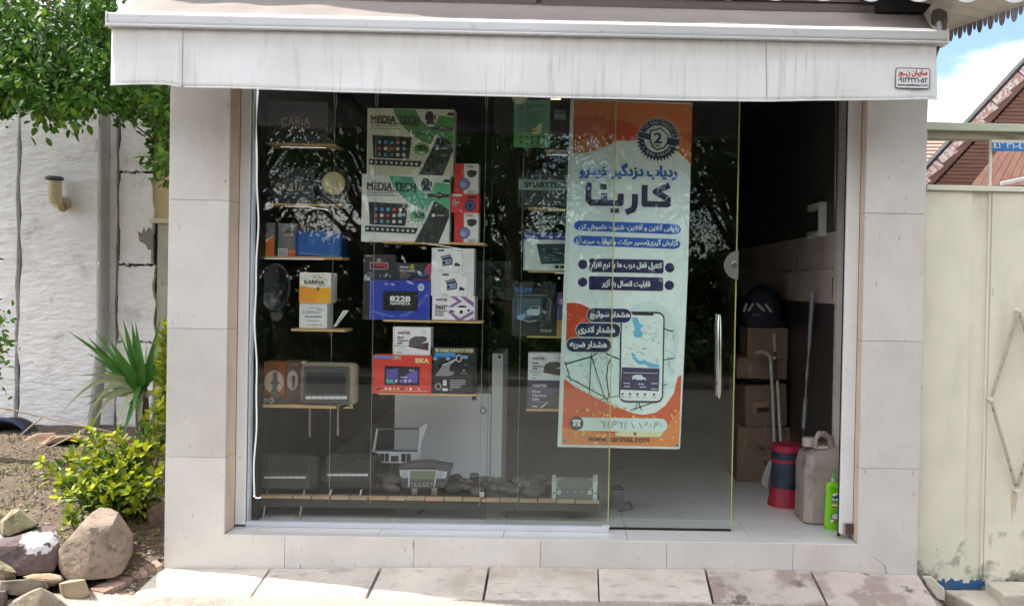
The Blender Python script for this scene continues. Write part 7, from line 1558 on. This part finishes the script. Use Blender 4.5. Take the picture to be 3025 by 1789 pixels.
# pink roof farther back
q = [at(2600, 480, 7.0), at(2990, 480, 7.0), at(2990, 388, 8.6), at(2600, 388, 8.6)]
rf = thing('far_roof', 'pink tiled roof slope far behind the gate beam', 'roof', (q[0].x, 7, q[0].z-.3))
MB().hexa([p-Vector((0, 0, .08)) for p in q]+q).build('slope', m_pink, rf)
for k in range(9): a, b = q[0].lerp(q[3], k/9), q[1].lerp(q[2], k/9); MB().tube([a+Vector((0, 0, .01)), b+Vector((0, 0, .01))], .014, 6).build('tile_course', m_pink, rf)
MB().box(q[0].x, q[1].x, 7.2, 8.5, -.1, q[0].z-.05).build('wall', m_pale, rf)
# ================================================================== ACROSS THE ROAD (seen only as reflections in the glass)
vg = MB(); vg.box(-40, 40, -30, -8.2, -.15, .02); tag(vg.build('far_verge', mk('shaded_verge_soil', '#3d382c', .95, .2, 2), org=(0, -19, -.15)), kind='structure')  # soil colour darkened in place of shade on the verge
kb = MB(); kb.box(-40, 40, -8.2, -8.0, -.15, .04); tag(kb.build('far_kerb', mk('dark_kerb', '#55504a', .9, .15), org=(0, -8.1, -.15)), kind='structure')
def roadside_tree(seed, H, Rr):
    r = random.Random(seed); lv = []; br = MB(); br.tube([(0, 0, -.1), (.05, 0, 1.2), (0, .1, 2.4), (.1, 0, H*.75)], [.16, .13, .11, .04], 8)
    cs = []
    for k in range(95):
        d = rv(r); p = Vector((d.x*Rr*r.uniform(.3, 1), d.y*Rr*r.uniform(.3, 1), H*.56+d.z*H*.42*r.uniform(.3, 1))); cs.append(p)
        if k % 2 == 0: a = Vector((.03, .03, 1.4+r.random()*H*.35)); br.tube([a, a.lerp(p, .5)+Vector((0, 0, .2)), p], [.05, .03, .012], 5)
    for p in cs:
        for k in range(215):
            q = p+rv(r)*r.uniform(.05, .66); l = r.uniform(.04, .07); t = r.random(); lv.append((q, rv(r), rv(r), l, l*.55, (.022+.03*t, .05+.05*t, .012)))
    return leaf_mesh('far_crown', lv, m_far), br
tk = [roadside_tree(s_2, 6.6+s_2*.7, 2.3+.2*s_2) for s_2 in range(3)]
rr = random.Random(77)
for k, x in enumerate((-15, -12.4, -10, -7.7, -5.5, -3.2, -1.0, 1.3, 3.6, 6.0, 8.5, 11.2, 14, -12.6, -7.2, -2, 3.4, 8.6, 13.4)):
    me, br = tk[k % 3]; y = -10.6+rr.uniform(-.9, .9)
    if k >= 13: y -= 3.4
    t = thing('roadside_tree', 'dark tree across the road mirrored in the shop glass', 'tree', (x, y, .02), 'trees across the road'); t.scale = (1, 1, 1) if k < 13 else (1.25, 1.25, 1.3)
    o = bpy.data.objects.new('crown', me); COL.objects.link(o); o.parent = t; t.rotation_euler.z = rr.uniform(0, 6)
    if not hasattr(br, 'me'): ORG['tmp_t'] = Vector((0, 0, 0)); ob = br.build('trunk', m_bark, org=(0, 0, 0)); br.me = ob.data; ob.location = (0, 0, 0)
    else: ob = bpy.data.objects.new('trunk', br.me); COL.objects.link(ob)
    ob.parent = t

hg = []
r_h = random.Random(5)
for k in range(38000):
    x = r_h.uniform(-19, 19); p = Vector((x, (-9.8 if k % 3 == 0 else -14.5)+r_h.gauss(0, .4), (abs(r_h.gauss(0, .5)) if k % 3 == 0 else r_h.random()**.8*(2.5+.9*noise.noise((x*.5, 0, 0)))))); l = r_h.uniform(.10, .2)*(1 if k % 3 == 0 else 1.7); t = r_h.random(); hg.append((p, rv(r_h), rv(r_h), l, l*.55, (.02+.03*t, .045+.04*t, .012)))
o = bpy.data.objects.new('far_undergrowth', leaf_mesh('far_undergrowth', hg, m_far)); COL.objects.link(o); tag(o, 'dark undergrowth below the trees across the road, mirrored in the glass', 'undergrowth', kind='stuff')
